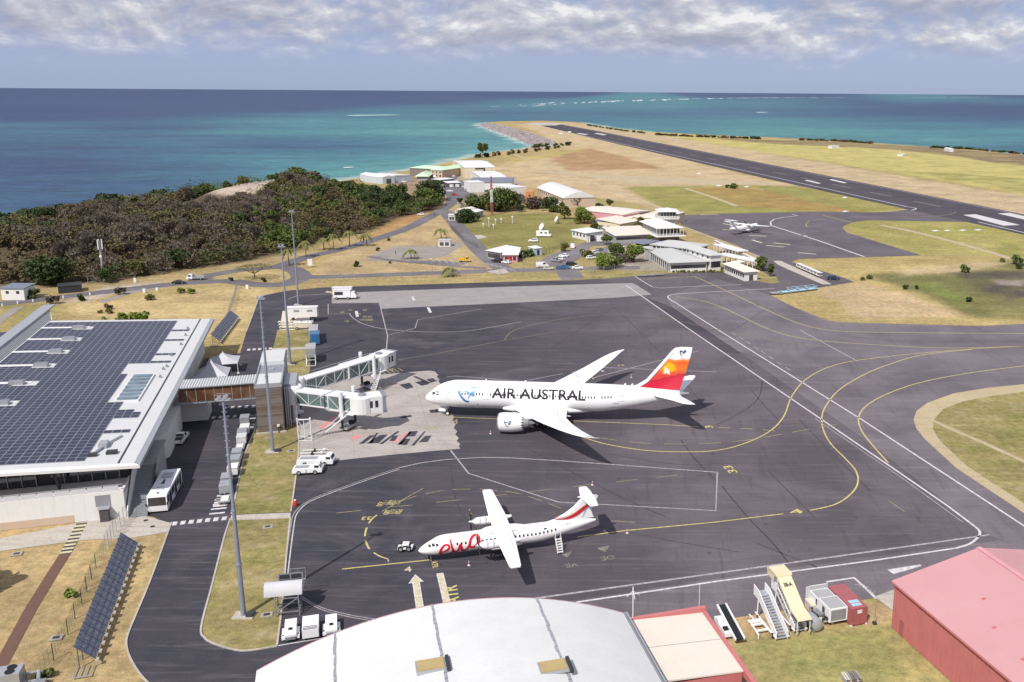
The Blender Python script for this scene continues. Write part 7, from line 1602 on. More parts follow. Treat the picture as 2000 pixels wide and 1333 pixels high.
# ------------------------------------------------------------------ tractors
def tractor(at, ang, label, L, W, H, num=None, cabx=.7, name='aircraft_tractor'):
    p = g(*at); t = thing(name, label, 'tractor', (p.x, p.y, .02), R(ang)); h = L / 2
    m = MB(); m.prof([(h, .45), (h + .05, H * .62), (h - .25, H * .72), (-h + .2, H * .7), (-h, H * .6), (-h, .45)], -W / 2, W / 2); m.build('body', 'paint_white', t)
    cx = h * cabx; m = MB(); m.prof([(cx + .6, H * .7), (cx + .35, H * 1.1), (cx - .6, H * 1.12), (cx - .75, H * .7)], -W / 2 + .12, W / 2 - .12); m.build('cab', 'paint_white', t)
    m = MB(); m.add([(cx + .60, -W / 2 + .25, H * .75), (cx + .60, W / 2 - .25, H * .75), (cx + .4, W / 2 - .25, H * 1.05), (cx + .4, -W / 2 + .25, H * 1.05)], [(0, 1, 2, 3)])
    for s in (-1, 1): m.b2(cx - .5, cx + .3, s * (W / 2 - .11) - .02, s * (W / 2 - .11) + .02, H * .76, H * 1.03)
    m.build('windows', 'dark_glass', t)
    for x in (h * .55, -h * .55):
        for s in (-1, 1): link('wheel', BIGWHEEL, t, (x, s * (W / 2 - .12), .48))
    m = MB(); m.tube((cx - .1, 0, H * 1.12), (cx - .1, 0, H * 1.2), .1); m.build('beacon', 'lamp_orange', t)
    m = MB(); m.b2(-h + .4, h * .1, -W * .3, W * .3, H * .7, H * .73); m.build('engine_cover', 'galv', t)
    if num: v, f = text_geo(num, .75); m = MB(); m.add([(q[0] - h * .05, -W / 2 - .012, H * .5 + q[1] - .1) for q in v], f); m.build('painted_number', 'black', t)
tractor((602, 924), 8, 'white aircraft tractor marked with a black 2 beside the grass verge', 5.2, 2.3, 1.7, '2'); tractor((618, 907), 4, 'long white aircraft tractor behind the numbered one', 6.6, 2.5, 1.75, None, .78)
tractor((792, 1075), 4, 'small white tractor parked in front of the propeller airliner nose', 2.2, 1.5, 1.0, None, .2, 'baggage_tractor')
for k, a in enumerate([(612, 888), (617, 882)]):
    p = g(*a); t = thing('tow_bar', ['white aircraft tow bar lying on the stand, nearer one', 'white aircraft tow bar lying on the stand, farther one'][k], 'tow bar', (p.x, p.y, .02), R(8)); m = MB(); m.tube((-2.4, 0, .3), (2.4, 0, .3), .09).box((1.6, 0, .35), (.5, .5, .3)); m.build('bar', 'wall_white', t)
    m = MB(); m.tube((-.2, -.5, .25), (-.2, .5, .25), .22, 0); m.build('wheel', 'rubber', t)
for k, (a, c_, ang) in enumerate([((569, 1240), 0, -73), ((608, 1236), 1, -73), ((648, 1231), 2, -73)]):
    p = g(*a); t = thing('ground_vehicle', ['small white tug with open mudguards, left of three below the platform', 'plain white box trailer, middle of the three below the platform', 'white tug with grey bumper, right of the three below the platform'][k], 'ground vehicle', (p.x, p.y, .02), R(ang))
    if c_ == 1:
        m = MB(); m.b2(-1.5, 2.0, -1.0, 1.0, .45, 1.6); m.build('body', 'paint_white', t)
        for x in (1.1, 1.45, 1.75): m = MB(); m.b2(x, x + .14, -.9, .9, 1.6, 1.63); m.build('vent_slot', 'dark_metal', t)
    else:
        m = MB(); m.prof([(1.7, .4), (1.75, 1.0), (1.2, 1.15), (.4, 1.35), (-1.6, 1.35), (-1.7, .4)], -.72, .72); m.build('body', 'paint_white', t)
        for s in (-1, 1):
            m = MB(); m.b2(-.6, 1.5, s * .74, s * 1.08, .5, .62).b2(1.45, 1.6, s * .74, s * 1.08, .3, .62).b2(-.7, -.6, s * .74, s * 1.08, .3, .62); m.build('mudguard', 'paint_white', t)
        m = MB(); m.b2(.55, 1.0, -.25, .25, 1.3, 1.36); m.build('seat', 'black', t); m = MB(); m.b2(1.7, 1.95, -.6, .6, .4, .75); m.build('bumper', 'steel_grey', t)
    for x in (-1.0, 1.0):
        for s in (-1, 1): link('wheel', WHEEL, t, (x, s * .9, .34))
# covered platform steps at the apron corner
p = g(566, 1196); t = thing('boarding_platform', 'grey canopied boarding steps on a steel frame at the apron corner', 'boarding steps', (p.x, p.y, .02), R(12))
m = MB()
for x in (-1.6, 1.4):
    for y in (-1.0, 1.2): m.bar((x, y, 0), (x, y, 3.0), .14)
for z in (.6, 2.6): m.bar((-1.6, -1, z), (1.4, -1, z), .1).bar((-1.6, 1.2, z), (1.4, 1.2, z), .1).bar((-1.6, -1, z), (-1.6, 1.2, z), .1).bar((1.4, -1, z), (1.4, 1.2, z), .1)
m.bar((-1.6, -1, .6), (1.4, -1, 2.6), .1).bar((-1.6, 1.2, 2.6), (1.4, 1.2, .6), .1); m.build('frame', 'steel_grey', t)
m = MB(); m.loft([[Vector((x, 1.15 * math.cos(a) + .1, 3.0 + 1.5 * max(0, math.sin(a)))) for a in [math.pi * i / 10 for i in range(11)]] for x in (-2.9, 1.9)]); m.build('canopy', 'canvas', t, True)
m = MB(); m.b2(-1.4, 1.8, 1.5, 1.56, 3.2, 4.9).b2(-2.6, 1.9, 1.5, 3.2, 3.0, 3.1); 
m.build('sign_panel', 'steel_grey', t)
m = MB()
for k in range(2):
    for j in range(2): m.b2(-1.2 + k * 1.5, .1 + k * 1.5, 1.46, 1.5, 3.4 + j * .75, 4.0 + j * .75)
m.build('panel_slots', 'dark_metal', t)
m = MB(); m.bar((-2.9, 1.5, 4.6), (-2.9, 3.2, 4.6), .06).bar((-2.9, 3.2, 4.6), (1.9, 3.2, 4.6), .06)
for k in range(6): m.bar((-2.9 + k * .96, 3.2, 3.1), (-2.9 + k * .96, 3.2, 4.6), .05)
m.build('railing', 'galv', t)
# white scaffold gantry on the stand
p = g(596, 862); t = thing('gantry_frame', 'white tubular gantry frame standing beside the stand concrete', 'frame', (p.x, p.y, .02), R(10)); m = MB()
for x in (-1.25, 1.25):
    m.tube((x, 0, 0), (x, 0, 4.6), .11).tube((x, 1.6, 0), (x, 0, 3.6), .07).sphere((x, 0, 4.7), .2, 0, 6)
m.tube((-1.25, 0, 4.5), (1.25, 0, 4.5), .12).tube((0, 0, 0), (0, 0, 4.5), .07).tube((-1.25, 0, 1.2), (1.25, 0, .6), .06).tube((-1.25, 0, 4.4), (0, .4, 2.4), .06).tube((1.25, 0, 4.4), (0, .4, 2.4), .06).tube((-1.4, 0, .1), (1.4, 0, .1), .08); m.build('frame', 'white_metal', t)
p = g(577, 989); t = thing('red_barrel', 'red fire extinguisher barrel at the kerb of the grass verge', 'barrel', (p.x, p.y, .02)); MB().lathe([(.3, 0), (.33, .1), (.33, .9), (.26, 1.05)], (0, 0, 0), 'Z', 16).build('drum', 'barrel_red', t, True); MB().box((0, 0, 1.1), (.3, .3, .12)).build('lid', 'wall_white', t)
p = g(545, 846); t = thing('bollard_lamp', 'small black and white post light at the foot of the boarding tower', 'post', (p.x, p.y, .02)); MB().tube((0, 0, 0), (0, 0, 1.4), .12).build('post', 'dark_metal', t); MB().box((0, 0, 1.6), (.5, .3, .4)).build('lamp', 'wall_white', t)
CONE = MB().lathe([(.22, 0), (.22, .04), (.14, .05), (.03, .75)], (0, 0, 0), 'Z', 12).mesh('cone', 'wall_white'); STR = MB().lathe([(.112, .28), (.075, .5)], (0, 0, 0), 'Z', 12).mesh('stripe', 'paint_red')
for k, a in enumerate([(958, 848), (916, 1105), (1225, 1042), (1157, 948), (1233, 738)]):
    p = g(*a); t = thing('traffic_cone', ['traffic cone in front of the big engine', 'traffic cone beside the near propeller', 'traffic cone behind the propeller airliner tail', 'traffic cone beyond the propeller airliner tail', 'traffic cone under the far wing of the big airliner'][k], 'cone', (p.x, p.y, .02), 0, 'traffic cones round the aircraft')
    link('cone', CONE, t); link('stripe', STR, t)
# ------------------------------------------------------------------ equipment in the north-west corner
def boxunit(name, label, at, ang, L, W, H, mat, cat, z0=.5, extra=None, wheels=True):
    p = g(*at); t = thing(name, label, cat, (p.x, p.y, .02), R(ang)); m = MB(); m.b2(-L / 2, L / 2, 0, W, z0, H); m.build('body', mat, t)
    m = MB(); m.b2(-L / 2 - .1, L / 2 + .1, -.08, W + .08, H, H + .12); m.build('top', 'roof_bright' if mat != 'paint_blue' else mat, t)
    if wheels:
        for x in (-L / 3, L / 3):
            for y in (.1, W - .1): link('wheel', BIGWHEEL, t, (x, y, .48))
    return t
t = boxunit('ground_power_unit', 'big white boxy ground unit on the pale pad behind the tower', (590, 630), 8, 9.0, 2.6, 4.4, 'wall_white', 'ground unit', 1.6)
for x in (-2.2, 1.6): m = MB(); m.b2(x, x + 1.6, -.03, .0, 3.2, 3.8); m.build('vent', 'steel_grey', t)
t = boxunit('ground_power_unit', 'small cream machinery trailer in front of the big white ground unit', (592, 645), 8, 5.2, 2.2, 2.0, 'tarp_cream', 'ground unit', .6)
for k in range(5): m = MB(); m.box((-2 + k, .9, 2.2), (.7, 1.2, .5), 0, k); m.build('machine_part', 'wall_white', t)
for k in range(3):
    p = g(560 + k * 1.5, 632 + k * 5); t = thing('cargo_dolly', ['low cream cargo dolly on the pad, rear one', 'low cream cargo dolly on the pad, middle one', 'low cream cargo dolly on the pad, front one'][k], 'dolly', (p.x, p.y, .02), R(8), 'cargo dollies on the pad'); m = MB(); m.b2(-2.4, 2.4, -.9, .9, .4, .6); m.build('deck', 'tarp_cream', t)
    for x in (-1.8, 1.8):
        for s in (-1, 1): link('wheel', WHEEL, t, (x, s * .8, .34))
t = boxunit('service_truck', 'white service truck with dark louvre standing on the concrete strip', (668, 586), 5, 5.6, 2.6, 3.2, 'paint_white', 'truck', .7)
m = MB(); m.b2(-2.4, .4, -.03, .0, 1.6, 2.7); m.build('louvre', 'dark_metal', t); m = MB(); m.prof([(2.8, .6), (4.6, .6), (4.6, 1.6), (4.0, 2.5), (2.8, 2.5)], .2, 2.4); m.build('cab', 'paint_white', t); m = MB(); m.add([(4.64, .4, 1.65), (4.64, 2.2, 1.65), (4.08, 2.2, 2.45), (4.08, .4, 2.45)], [(0, 1, 2, 3)]); m.build('windscreen', 'dark_glass', t)
t = boxunit('service_truck', 'cream and yellow loader behind the white service truck', (668, 580), 5, 6.4, 2.2, 3.0, 'tarp_cream', 'truck', .8)
for k in range(3): m = MB(); m.bar((-3.2, .3 + k * .8, 1.2), (-5.4, .2 + k * .8, 1.6), .15); m.build('loader_arm', 'pale_yellow', t)
for k, (a, H, mt_, lab) in enumerate([((613, 668), 3.2, 'galv', 'tall grey freight container beside the grass, with pale roof'), ((616, 672), 3.0, 'paint_blue', 'blue freight container end between two grey ones'), ((608, 712), 3.4, 'galv', 'grey box unit on a lattice lift frame behind the jet bridge')]):
    p = g(*a); t = thing('freight_container', lab, 'container', (p.x, p.y, .02), A17); L_ = (7.0, 3.0, 6.0)[k]
    m = MB(); m.b2(-1.2, 1.2, 0 if k != 1 else -1.5, L_, .3 if k < 2 else 1.8, H + (.0 if k < 2 else .6)); m.build('body', mt_, t)
    m = MB(); m.b2(-1.25, 1.25, 0 if k != 1 else -1.5, L_ + .05, H + (0 if k < 2 else .6), H + .08 + (0 if k < 2 else .6)); m.build('top', 'wall_grey' if k != 1 else 'paint_blue', t)
    if k == 2:
        m = MB()
        for s in (-1, 1): m.bar((s * 1.1, -.2, .2), (s * 1.1, 5.5, 1.8), .12).bar((s * 1.1, 5.5, .2), (s * 1.1, -.2, 1.8), .12).bar((s * 1.1, -2.5, .2), (s * 1.1, 0, 2.4), .1)
        m.bar((-1.1, -2.5, .3), (1.1, -2.5, .3), .12).bar((-1.1, -1, 1.4), (1.1, -1, 1.4), .1); m.build('lift_frame', 'white_metal', t)
# ------------------------------------------------------------------ equipment beside the red hangar
p = g(1446, 1262); t = thing('belt_loader', 'white belt loader with black belt standing left of the boarding stairs', 'belt loader', (p.x, p.y, .02), R(104)); L = 7.2
m = MB(); m.bar((.2, 0, .75), (L, 0, 1.6), 1.0, .12); m.build('belt', 'black', t); m = MB(); m.bar((.2, -.6, .8), (L, -.6, 1.65), .22, .3).bar((.2, .6, .8), (L, .6, 1.65), .22, .3); m.build('side_rail', 'paint_white', t)
m = MB(); m.b2(1.6, 5.8, .3, 1.5, .4, .95).b2(4.2, 5.2, .8, 1.5, .95, 1.25).b2(2.2, 2.9, .8, 1.4, .95, 1.2, 1); m.build('chassis', ['paint_white', 'black'], t)
for x in (2, 5.4):
    for y in (-.5, 1.2): link('wheel', WHEEL, t, (x, y, .34))
p = g(1494, 1246); t = thing('trailer_frame', 'white A-shaped trailer frame between belt loader and stairs', 'trailer', (p.x, p.y, .02), R(107)); m = MB()
for y in (-.9, .9): m.bar((0, y, .5), (3.4, y * .8, .6), .18).tube((0, y, 0), (0, y, .6), .08)
for x in (.9, 2.3, 3.3): m.bar((x, -.9, .55), (x, .9, .55), .2)
m.box((2.8, 0, .75), (.5, 1.2, .3), 0).bar((3.4, 0, .6), (4.3, .3, .9), .12); m.build('frame', 'paint_white', t)
def steps(at, ang, label, covered):
    p = g(*at); t = thing('boarding_stairs', label, 'boarding stairs', (p.x, p.y, .02), R(ang)); n_ = 15; Ls, Hs = 5.6, 2.9
    m = MB()
    for k in range(n_): m.b2(k * Ls / n_, (k + 1) * Ls / n_ + .02, -.75, .75, .3 + k * Hs / n_ - .06, .3 + k * Hs / n_)
    m.b2(Ls, Ls + 1.4, -.75, .75, Hs + .24, Hs + .3); m.build('steps', 'galv', t)
    for s in (-1, 1): m = MB(); m.prof([(0, .1), (Ls, Hs - .1), (Ls + 1.4, Hs - .1), (Ls + 1.5, Hs + 1.3), (Ls, Hs + 1.2), (-.1, 1.15)], s * .8 - .05, s * .8 + .05); m.build('side_panel', 'paint_white', t)
    m = MB(); m.bar((-.2, -.9, .5), (Ls + .6, -.9, .6), .16).bar((-.2, .9, .5), (Ls + .6, .9, .6), .16).bar((Ls, -.9, .6), (Ls, -.8, Hs), .12).bar((Ls, .9, .6), (Ls, .8, Hs), .12).bar((2, -.9, .6), (Ls, -.8, Hs - .4), .1); m.build('chassis', 'paint_white', t)
    for x in (.8, Ls - .4):
        for s in (-1, 1): link('wheel', WHEEL, t, (x, s * .95, .34))
    if covered:
        m = MB(); m.prof([(.9, 2.75), (1.0, 3.0), (Ls - .4, Hs + 2.55), (Ls - .3, Hs + 2.3)], -1.0, 1.0); m.build('canopy', 'pale_yellow', t)
        m = MB(); m.prof([(Ls - .6, Hs + 2.5), (Ls - .5, Hs + 2.75), (Ls + 1.9, Hs + 2.75), (Ls + 2.1, Hs + 2.5), (Ls + 1.9, Hs + 2.3)], -1.15, 1.15).prof([(Ls + .2, Hs + 1.5), (Ls + .2, Hs + 2.5), (Ls + 2.4, Hs + 2.5), (Ls + 2.0, Hs + 1.6)], -1.15, -1.08).prof([(Ls + .2, Hs + 1.5), (Ls + .2, Hs + 2.5), (Ls + 2.4, Hs + 2.5), (Ls + 2.0, Hs + 1.6)], 1.08, 1.15); m.build('canopy_hood', 'pale_yellow', t)
        m = MB(); m.prof([(-1.2, 2.4), (-1.1, 2.6), (.95, 2.95), (.95, 2.72)], -1.0, 1.0); m.build('canopy_tail', 'pale_yellow', t)
        for s in (-1, 1):
            for q_ in (((-.9, s * .9, .4), (-.9, s * .9, 2.5)), ((1.2, s * .9, 1.2), (1.2, s * .9, 2.9)), ((Ls - .5, s * .95, Hs), (Ls - .5, s * .95, Hs + 2.5))): MB().bar(*q_, .1).build('canopy_post', 'white_metal', t)
        v, f = text_geo('38-A', .75, .03); m = MB(); sl = (Hs - .45) / (Ls - 1.4); m.add([(Ls - 1.7 + q[1] * .9, -q[0] * .8, 3.05 + (Ls - 2.7 + q[1] * .9) * sl) for q in v], f); m.build('painted_number', 'black', t)
        v, f = text_geo('AIRPORT', 1.0, .03); m = MB(); sl2 = Hs / Ls; m.add([(3.2 + q[0] * .95, .87, .75 + (3.2 + q[0] * .95) * sl2 + q[1] * .9) for q in v], f)
        m = MB(); m.add([(3.2 - q[0] * 1.0, .87, .72 + (3.2 - q[0] * 1.0) * sl2 + q[1] * .8) for q in v], f); m.build('painted_lettering', 'black', t)
    return t
steps((1527, 1251), 107, 'open white boarding stairs next to the yellow covered ones', False); steps((1562, 1236), 107, 'boarding stairs with pale yellow canopy beside the red hangar', True)
p = g(1588, 1228); t = thing('water_tank', 'pale grey cylindrical tank standing right of the yellow stairs', 'tank', (p.x, p.y, .02), R(110)); m = MB(); m.lathe([(.25, -1.35), (.75, -1.15), (.8, -.8), (.8, .8), (.75, 1.15), (.25, 1.35)], (0, 0, 1.05), 'X', 20); m.build('drum', 'galv', t, True); m = MB(); m.b2(-.9, -.6, -.5, .5, 0, .4).b2(.6, .9, -.5, .5, 0, .4).tube((.9, 0, 1.6), (1.1, 0, 2.3), .08); m.build('cradle', 'steel_grey', t)
p = g(1606, 1212); t = thing('scrap_heap', 'jumbled heap of metal machine parts beside the tank', 'scrap', (p.x, p.y, .02), 0)
for k in range(34): m = MB(); m.box((random.uniform(-1.2, 1.2), random.uniform(-1.6, 2.0), random.uniform(.2, 1.2)), (random.uniform(.15, .7), random.uniform(.15, .7), random.uniform(.1, .5)), 0, random.uniform(0, 3), random.uniform(-.5, .5)); m.build('machine_part', random.choice(['galv', 'steel_grey', 'dark_metal', 'wall_grey', 'paint_red', 'steel_grey', 'tarp_cream']), t)
p = g(1590, 1190); tag(MB().b2(-.9, .9, -1.0, 1.0, 0, 1.1).b2(-.95, .95, -1.05, 1.05, 1.1, 1.16).build('machine_box', 'tarp_cream', None, False, (p.x, p.y, .02), R(17)), 'pale flat-topped box behind the tank', 'box')
p = g(1636, 1222); t = thing('air_start_unit', 'white wedge-fronted ground unit with grey roof left of the red container', 'ground unit', (p.x, p.y, .02), R(17))
m = MB(); m.b2(-1.35, 1.35, 0, 3.0, .6, 2.5).b2(-1.35, 1.35, 3.0, 5.4, .6, 2.3); m.prof([(-1.35, .6), (1.35, .6), (1.35, 2.9), (-1.35, 2.9)], 5.4, 5.6); m.add([(-1.35, 5.4, 2.3), (1.35, 5.4, 2.3), (1.35, 5.4, 3.0), (-1.35, 5.4, 3.0), (1.3, 6.6, 2.2), (-1.3, 6.6, 2.2), (1.3, 6.6, .6), (-1.3, 6.6, .6), (-1.35, 5.4, .6), (1.35, 5.4, .6)], [(0, 1, 2, 3), (3, 2, 4, 5), (5, 4, 6, 7), (0, 3, 5, 7, 8), (1, 9, 6, 4, 2)]); m.build('body', 'paint_white', t)
m = MB(); m.b2(-1.2, 1.2, .15, 2.8, 2.5, 2.56).b2(-1.2, 1.2, 3.1, 5.2, 2.3, 2.36); m.build('roof_panel', 'wall_grey', t); m = MB(); m.b2(-1.1, 1.1, -.04, 0, .8, 2.3); m.build('grille', 'steel_grey', t)
for k in range(3): m = MB(); m.b2(-1.1 + k * .75, -1.04 + k * .75, -.07, -.04, .8, 2.3); m.build('grille_bar', 'galv', t)
for q_ in ((1.2, 1.8), (3.3, 3.6)): MB().b2(-1.4, -1.35, *q_, 1.3, 2.1).build('side_window', 'dark_glass', t)
for y in (1.0, 4.6):
    for s in (-1, 1): link('wheel', BIGWHEEL, t, (s * 1.2, y, .48))
p = g(1677, 1222); t = thing('shipping_container', 'red corrugated shipping container with blue patch on top', 'container', (p.x, p.y, .1), R(17))
m = MB(); m.b2(-1.2, 1.2, 0, 6.1, .05, 2.5); m.build('body', 'cont_red', t)
rb = MB().b2(-.06, .06, -.05, 0, .15, 2.4).mesh('rib', 'cont_red'); rs = MB().b2(0, .05, -.08, .08, .15, 2.4).mesh('rib', 'cont_red')
for k in range(9): link('rib', rb, t, (-1.05 + k * .262, 0, 0))
for k in range(20): link('rib', rs, t, (1.2, .2 + k * .3, 0)); link('rib', rs, t, (-1.25, .2 + k * .3, 0))
for y0, c_ in ((.5, 'pale_blue'), (1.3, 'pale_blue')): m = MB(); m.b2(-.7, .6 + y0 * .1, y0, y0 + .65, 2.5, 2.52); m.build('roof_patch', c_, t)
m = MB(); m.b2(-.35, .35, -.07, -.05, 1.7, 2.2); m.build('label_plate', 'wall_white', t)
for s in (-1, 1):
    for y in (0.1, 6.0): m = MB(); m.box((s * 1.1, y, 0), (.25, .3, .22)); m.build('corner_foot', 'paint_white', t)
p = g(1708, 1219); t = thing('anchor_post', 'thin post set in a dark block right of the red container', 'post', (p.x, p.y, .0)); MB().box((0, 0, .15), (.5, .5, .3)).build('block', 'dark_metal', t); MB().tube((0, 0, .3), (0, 0, 2.2), .05).build('post', 'steel_grey', t)
p = g(1662, 1330); t = thing('pallet_stack', 'stack of weathered pallets in the grass at the bottom edge', 'pallets', (p.x, p.y, .0), R(10))
for k in range(3):
    for j in range(7): m = MB(); m.b2(-1.0 + j * .3, -.8 + j * .3, -.8, .8, .1 + k * .3, .16 + k * .3); m.build('slat', random.choice(['plank_grey', 'tarp_cream', 'galv']), t)
# dollies beyond the taxiway, screen of carts
for k in range(5):
    p = g(1516 + k * 17, 575 - k * 2); t = thing('blue_dolly', ['pale blue container dolly at the left end of the row on the taxiway edge', 'pale blue container dolly second from left on the taxiway edge', 'pale blue container dolly in the middle of the row', 'pale blue container dolly second from right on the taxiway edge', 'pale blue container dolly at the right end of the row on the taxiway edge'][k], 'dolly', (p.x, p.y, .02), R(10 + k * 6), 'pale blue dollies on the taxiway edge')
    m = MB(); m.b2(-2.2, 2.2, -1.2, 1.2, .45, .6)
    if k > 1:
        for x in (-2.1, 2.1): m.bar((x, -1.2, .6), (x, 1.2, 1.6), .1).bar((x, 1.2, .6), (x, -1.2, 1.6), .1)
        m.bar((-2.1, -1.2, 1.6), (2.1, -1.2, 1.6), .1).bar((-2.1, 1.2, 1.6), (2.1, 1.2, 1.6), .1)
    m.build('deck', 'pale_blue' if k else 'galv', t)
    for x in (-1.6, 1.6):
        for s in (-1, 1): link('wheel', WHEEL, t, (x, s, .34))
A_, B_ = g(1561, 524), g(1600, 541); d_ = B_ - A_
for k in range(7):
    p = A_.lerp(B_, k / 6); t = thing('baggage_cart', ['first', 'second', 'third', 'fourth', 'fifth', 'sixth', 'last and nearest'][k] + ' of the white baggage carts parked in a line on the concrete walk', 'baggage cart', (p.x, p.y, .03), math.atan2(d_.y, d_.x), 'white baggage carts on the concrete walk')
    m = MB(); m.b2(-1.3, 1.3, -.8, .8, .4, .55).b2(-1.3, 1.3, -.85, .85, 1.7, 1.8).b2(-1.3, -1.22, -.8, .8, .5, 1.7); m.build('frame', 'wall_white', t)
    for x in (-.9, .9): m = MB(); m.tube((x, -.9, .3), (x, .9, .3), .28); m.build('wheel', 'rubber', t)
for k in range(3):
    p = g(1254 + k * 17, 541 - k * 1.2); t = thing('flat_trailer', ['low dark flat trailer on the verge edge, left of three', 'low dark flat trailer on the verge edge, middle of three', 'low dark flat trailer on the verge edge, right of three'][k], 'trailer', (p.x, p.y, .03), R(8), 'flat trailers by the old terminal verge'); m = MB(); m.b2(-1.6, 1.6, -.9, .9, .35, .5); m.build('deck', 'steel_grey', t)
    for x in (-1.1, 1.1): m = MB(); m.tube((x, -.9, .25), (x, .9, .25), .25); m.build('wheel', 'rubber', t)
# street furniture on the outer roads
for k, a in enumerate([(5, 599), (35, 594), (65, 590), (93, 587), (124, 583), (176, 577)]):
    p = g(*a); t = tag(MB().box((0, 0, .45), (.35, .35, .9)).build('kerb_bollard', 'wall_white', None, False, (p.x, p.y, 0)), 'white bollard at the edge of the left road', 'bollard', 'white bollards along the left road')
for k, (a, h_) in enumerate([((264, 552), 1.6), ((282, 572), 1.4), ((307, 568), 1.0), ((483, 565), 1.5)]):
    p = g(*a); tag(MB().box((0, 0, h_ / 2), (.9, .3, h_)).build('road_sign', 'wall_white', None, False, (p.x, p.y, 0)), ['small white board beside the track near the phone mast', 'small white board on the grass side of the left road', 'low white block at the left road', 'small white board where the fence meets the roundabout'][k], 'sign')
p = g(606, 523); t = thing('billboard', 'blank white billboard standing in the dry field by the palms', 'billboard', (p.x, p.y, 0)); MB().b2(-.9, .9, -.06, .06, .8, 3.4).build('board', 'wall_white', t); MB().b2(-.06, .06, .06, .14, 0, 3.2).build('post', 'galv', t)
p = g(1171, 474); t = thing('white_board', 'large square white board beside the gate', 'board', (p.x, p.y, 0)); MB().b2(-1.3, 1.3, -.1, .1, .5, 3.1).build('board', 'wall_white', t); MB().b2(-1.2, -1.0, .1, .2, 0, 3).b2(1.0, 1.2, .1, .2, 0, 3).build('posts', 'galv', t)
for k, a in enumerate([(1147, 474), (1151, 474)]):
    p = g(*a); tag(MB().b2(-.25, .25, -.25, .25, 0, 2.6).build('gate_pillar', 'wall_white', None, False, (p.x, p.y, 0)), ['white gate pillar left of the barrier', 'white gate pillar right of the barrier'][k], 'pillar')
p = g(1174, 424 + 16); t = thing('shipping_container', 'blue shipping container beside the round green tree', 'container', (p.x, p.y, 0), R(60)); MB().b2(-3, 3, -1.2, 1.2, .1, 2.7).build('body', 'cont_blue', t)
for k in range(14): MB().b2(-2.9 + k * .43, -2.7 + k * .43, -1.25, -1.2, .2, 2.6).build('rib', 'cont_blue', t)
for k, a in enumerate([(845, 536), (892, 534), (1022, 524), (1140, 519), (1153, 473 + 10)]):
    p = g(*a); t = thing('street_lamp', ['street lamp on the fence road, leftmost', 'street lamp on the fence road left of the crossing', 'street lamp in front of the cafe', 'street lamp at the car park entrance', 'street lamp near the gate pillars'][k], 'street lamp', (p.x, p.y, 0), 0, 'street lamps on the outer road'); MB().tube((0, 0, 0), (0, 0, 6), .08).bar((0, 0, 6), (0, -.9, 6.2), .08).build('pole', 'steel_grey', t); MB().box((0, -1.0, 6.2), (.3, .7, .12)).build('lamp', 'wall_white', t)
struct(sheet('crossing_slab', px([(950, 531), (985, 525), (995, 533), (975, 537)]), .05, 'path_concrete'))
# ------------------------------------------------------------------ vegetation
def leaf_mat(name, c1, c2, c3):
    n = NT(name); r = n.node('ShaderNodeObjectInfo').outputs['Random']
    a = n.noise(.45, 4, .6); b = n.noise(2.4, 3, .6)
    col = n.mix(n.ramp(a, [(.35, 0.0), (.65, 1.0)]), c1, c2)
    col = n.mix(n.ramp(b, [(.5, 0.0), (.75, .8)]), col, c3)
    col = n.mix(.4, col, n.ramp(r, [(0.0, .36), (1.0, .64)]), 'OVERLAY')
    n.b.inputs['Subsurface Weight'].default_value = 0.0
    MATS[name] = n.fin(col, .75, 0, .25); return MATS[name]
leaf_mat('leaf_green', (.054, .081, .022), (.101, .135, .034), (.162, .189, .054)); leaf_mat('leaf_dark', (.030, .049, .016), (.057, .081, .027), (.088, .115, .041)); leaf_mat('leaf_olive', (.097, .097, .031), (.141, .136, .044), (.185, .166, .063))
leaf_mat('leaf_bare', (.099, .077, .060), (.133, .106, .082), (.163, .133, .103)); leaf_mat('leaf_brown', (.100, .076, .042), (.142, .105, .055), (.105, .116, .037)); leaf_mat('leaf_palm', (.101, .115, .030), (.176, .176, .054), (.270, .230, .088)); leaf_mat('leaf_bright', (.115, .162, .030), (.189, .236, .047), (.270, .297, .081))
leaf_mat('leaf_bush_red', (.162, .088, .061), (.230, .135, .081), (.162, .135, .054))
def rquad(mb, c, s, up=0.0, thin=1.0):
    n_ = Vector((random.gauss(0, 1), random.gauss(0, 1), random.gauss(0, .8) + up * 2)).normalized(); t = n_.orthogonal().normalized()
    a = random.uniform(0, 6.28); b_ = n_.cross(t); u = t * math.cos(a) + b_ * math.sin(a); v = n_.cross(u)
    mb.add([c - u * s - v * s * thin * .6, c + u * s * .2 - v * s * thin, c + u * s + v * s * thin * .5, c - u * s * .3 + v * s * thin], [(0, 1, 2, 3)])
def crown_mb(rad, h, z0, blobs, nleaf, leaf, flat=1.0, hollow=.5):
    mb = MB(); B = []
    for k in range(blobs):
        a = random.uniform(0, 6.28); r = rad * .62 * math.sqrt(random.random()); z = z0 + h * (.18 + .62 * random.random() * (1 - .35 * r / rad)); B.append((Vector((r * math.cos(a), r * math.sin(a), z)), rad * random.uniform(.30, .52)))
    for k in range(nleaf):
        c, br = random.choice(B); d = Vector((random.gauss(0, 1), random.gauss(0, 1), random.gauss(.25, 1))).normalized(); q = br * (hollow + (1 - hollow) * random.random() ** .5)
        rquad(mb, c + Vector((d.x * q, d.y * q, d.z * q * .8 * flat)), leaf * random.uniform(.6, 1.3), .5)
    return mb
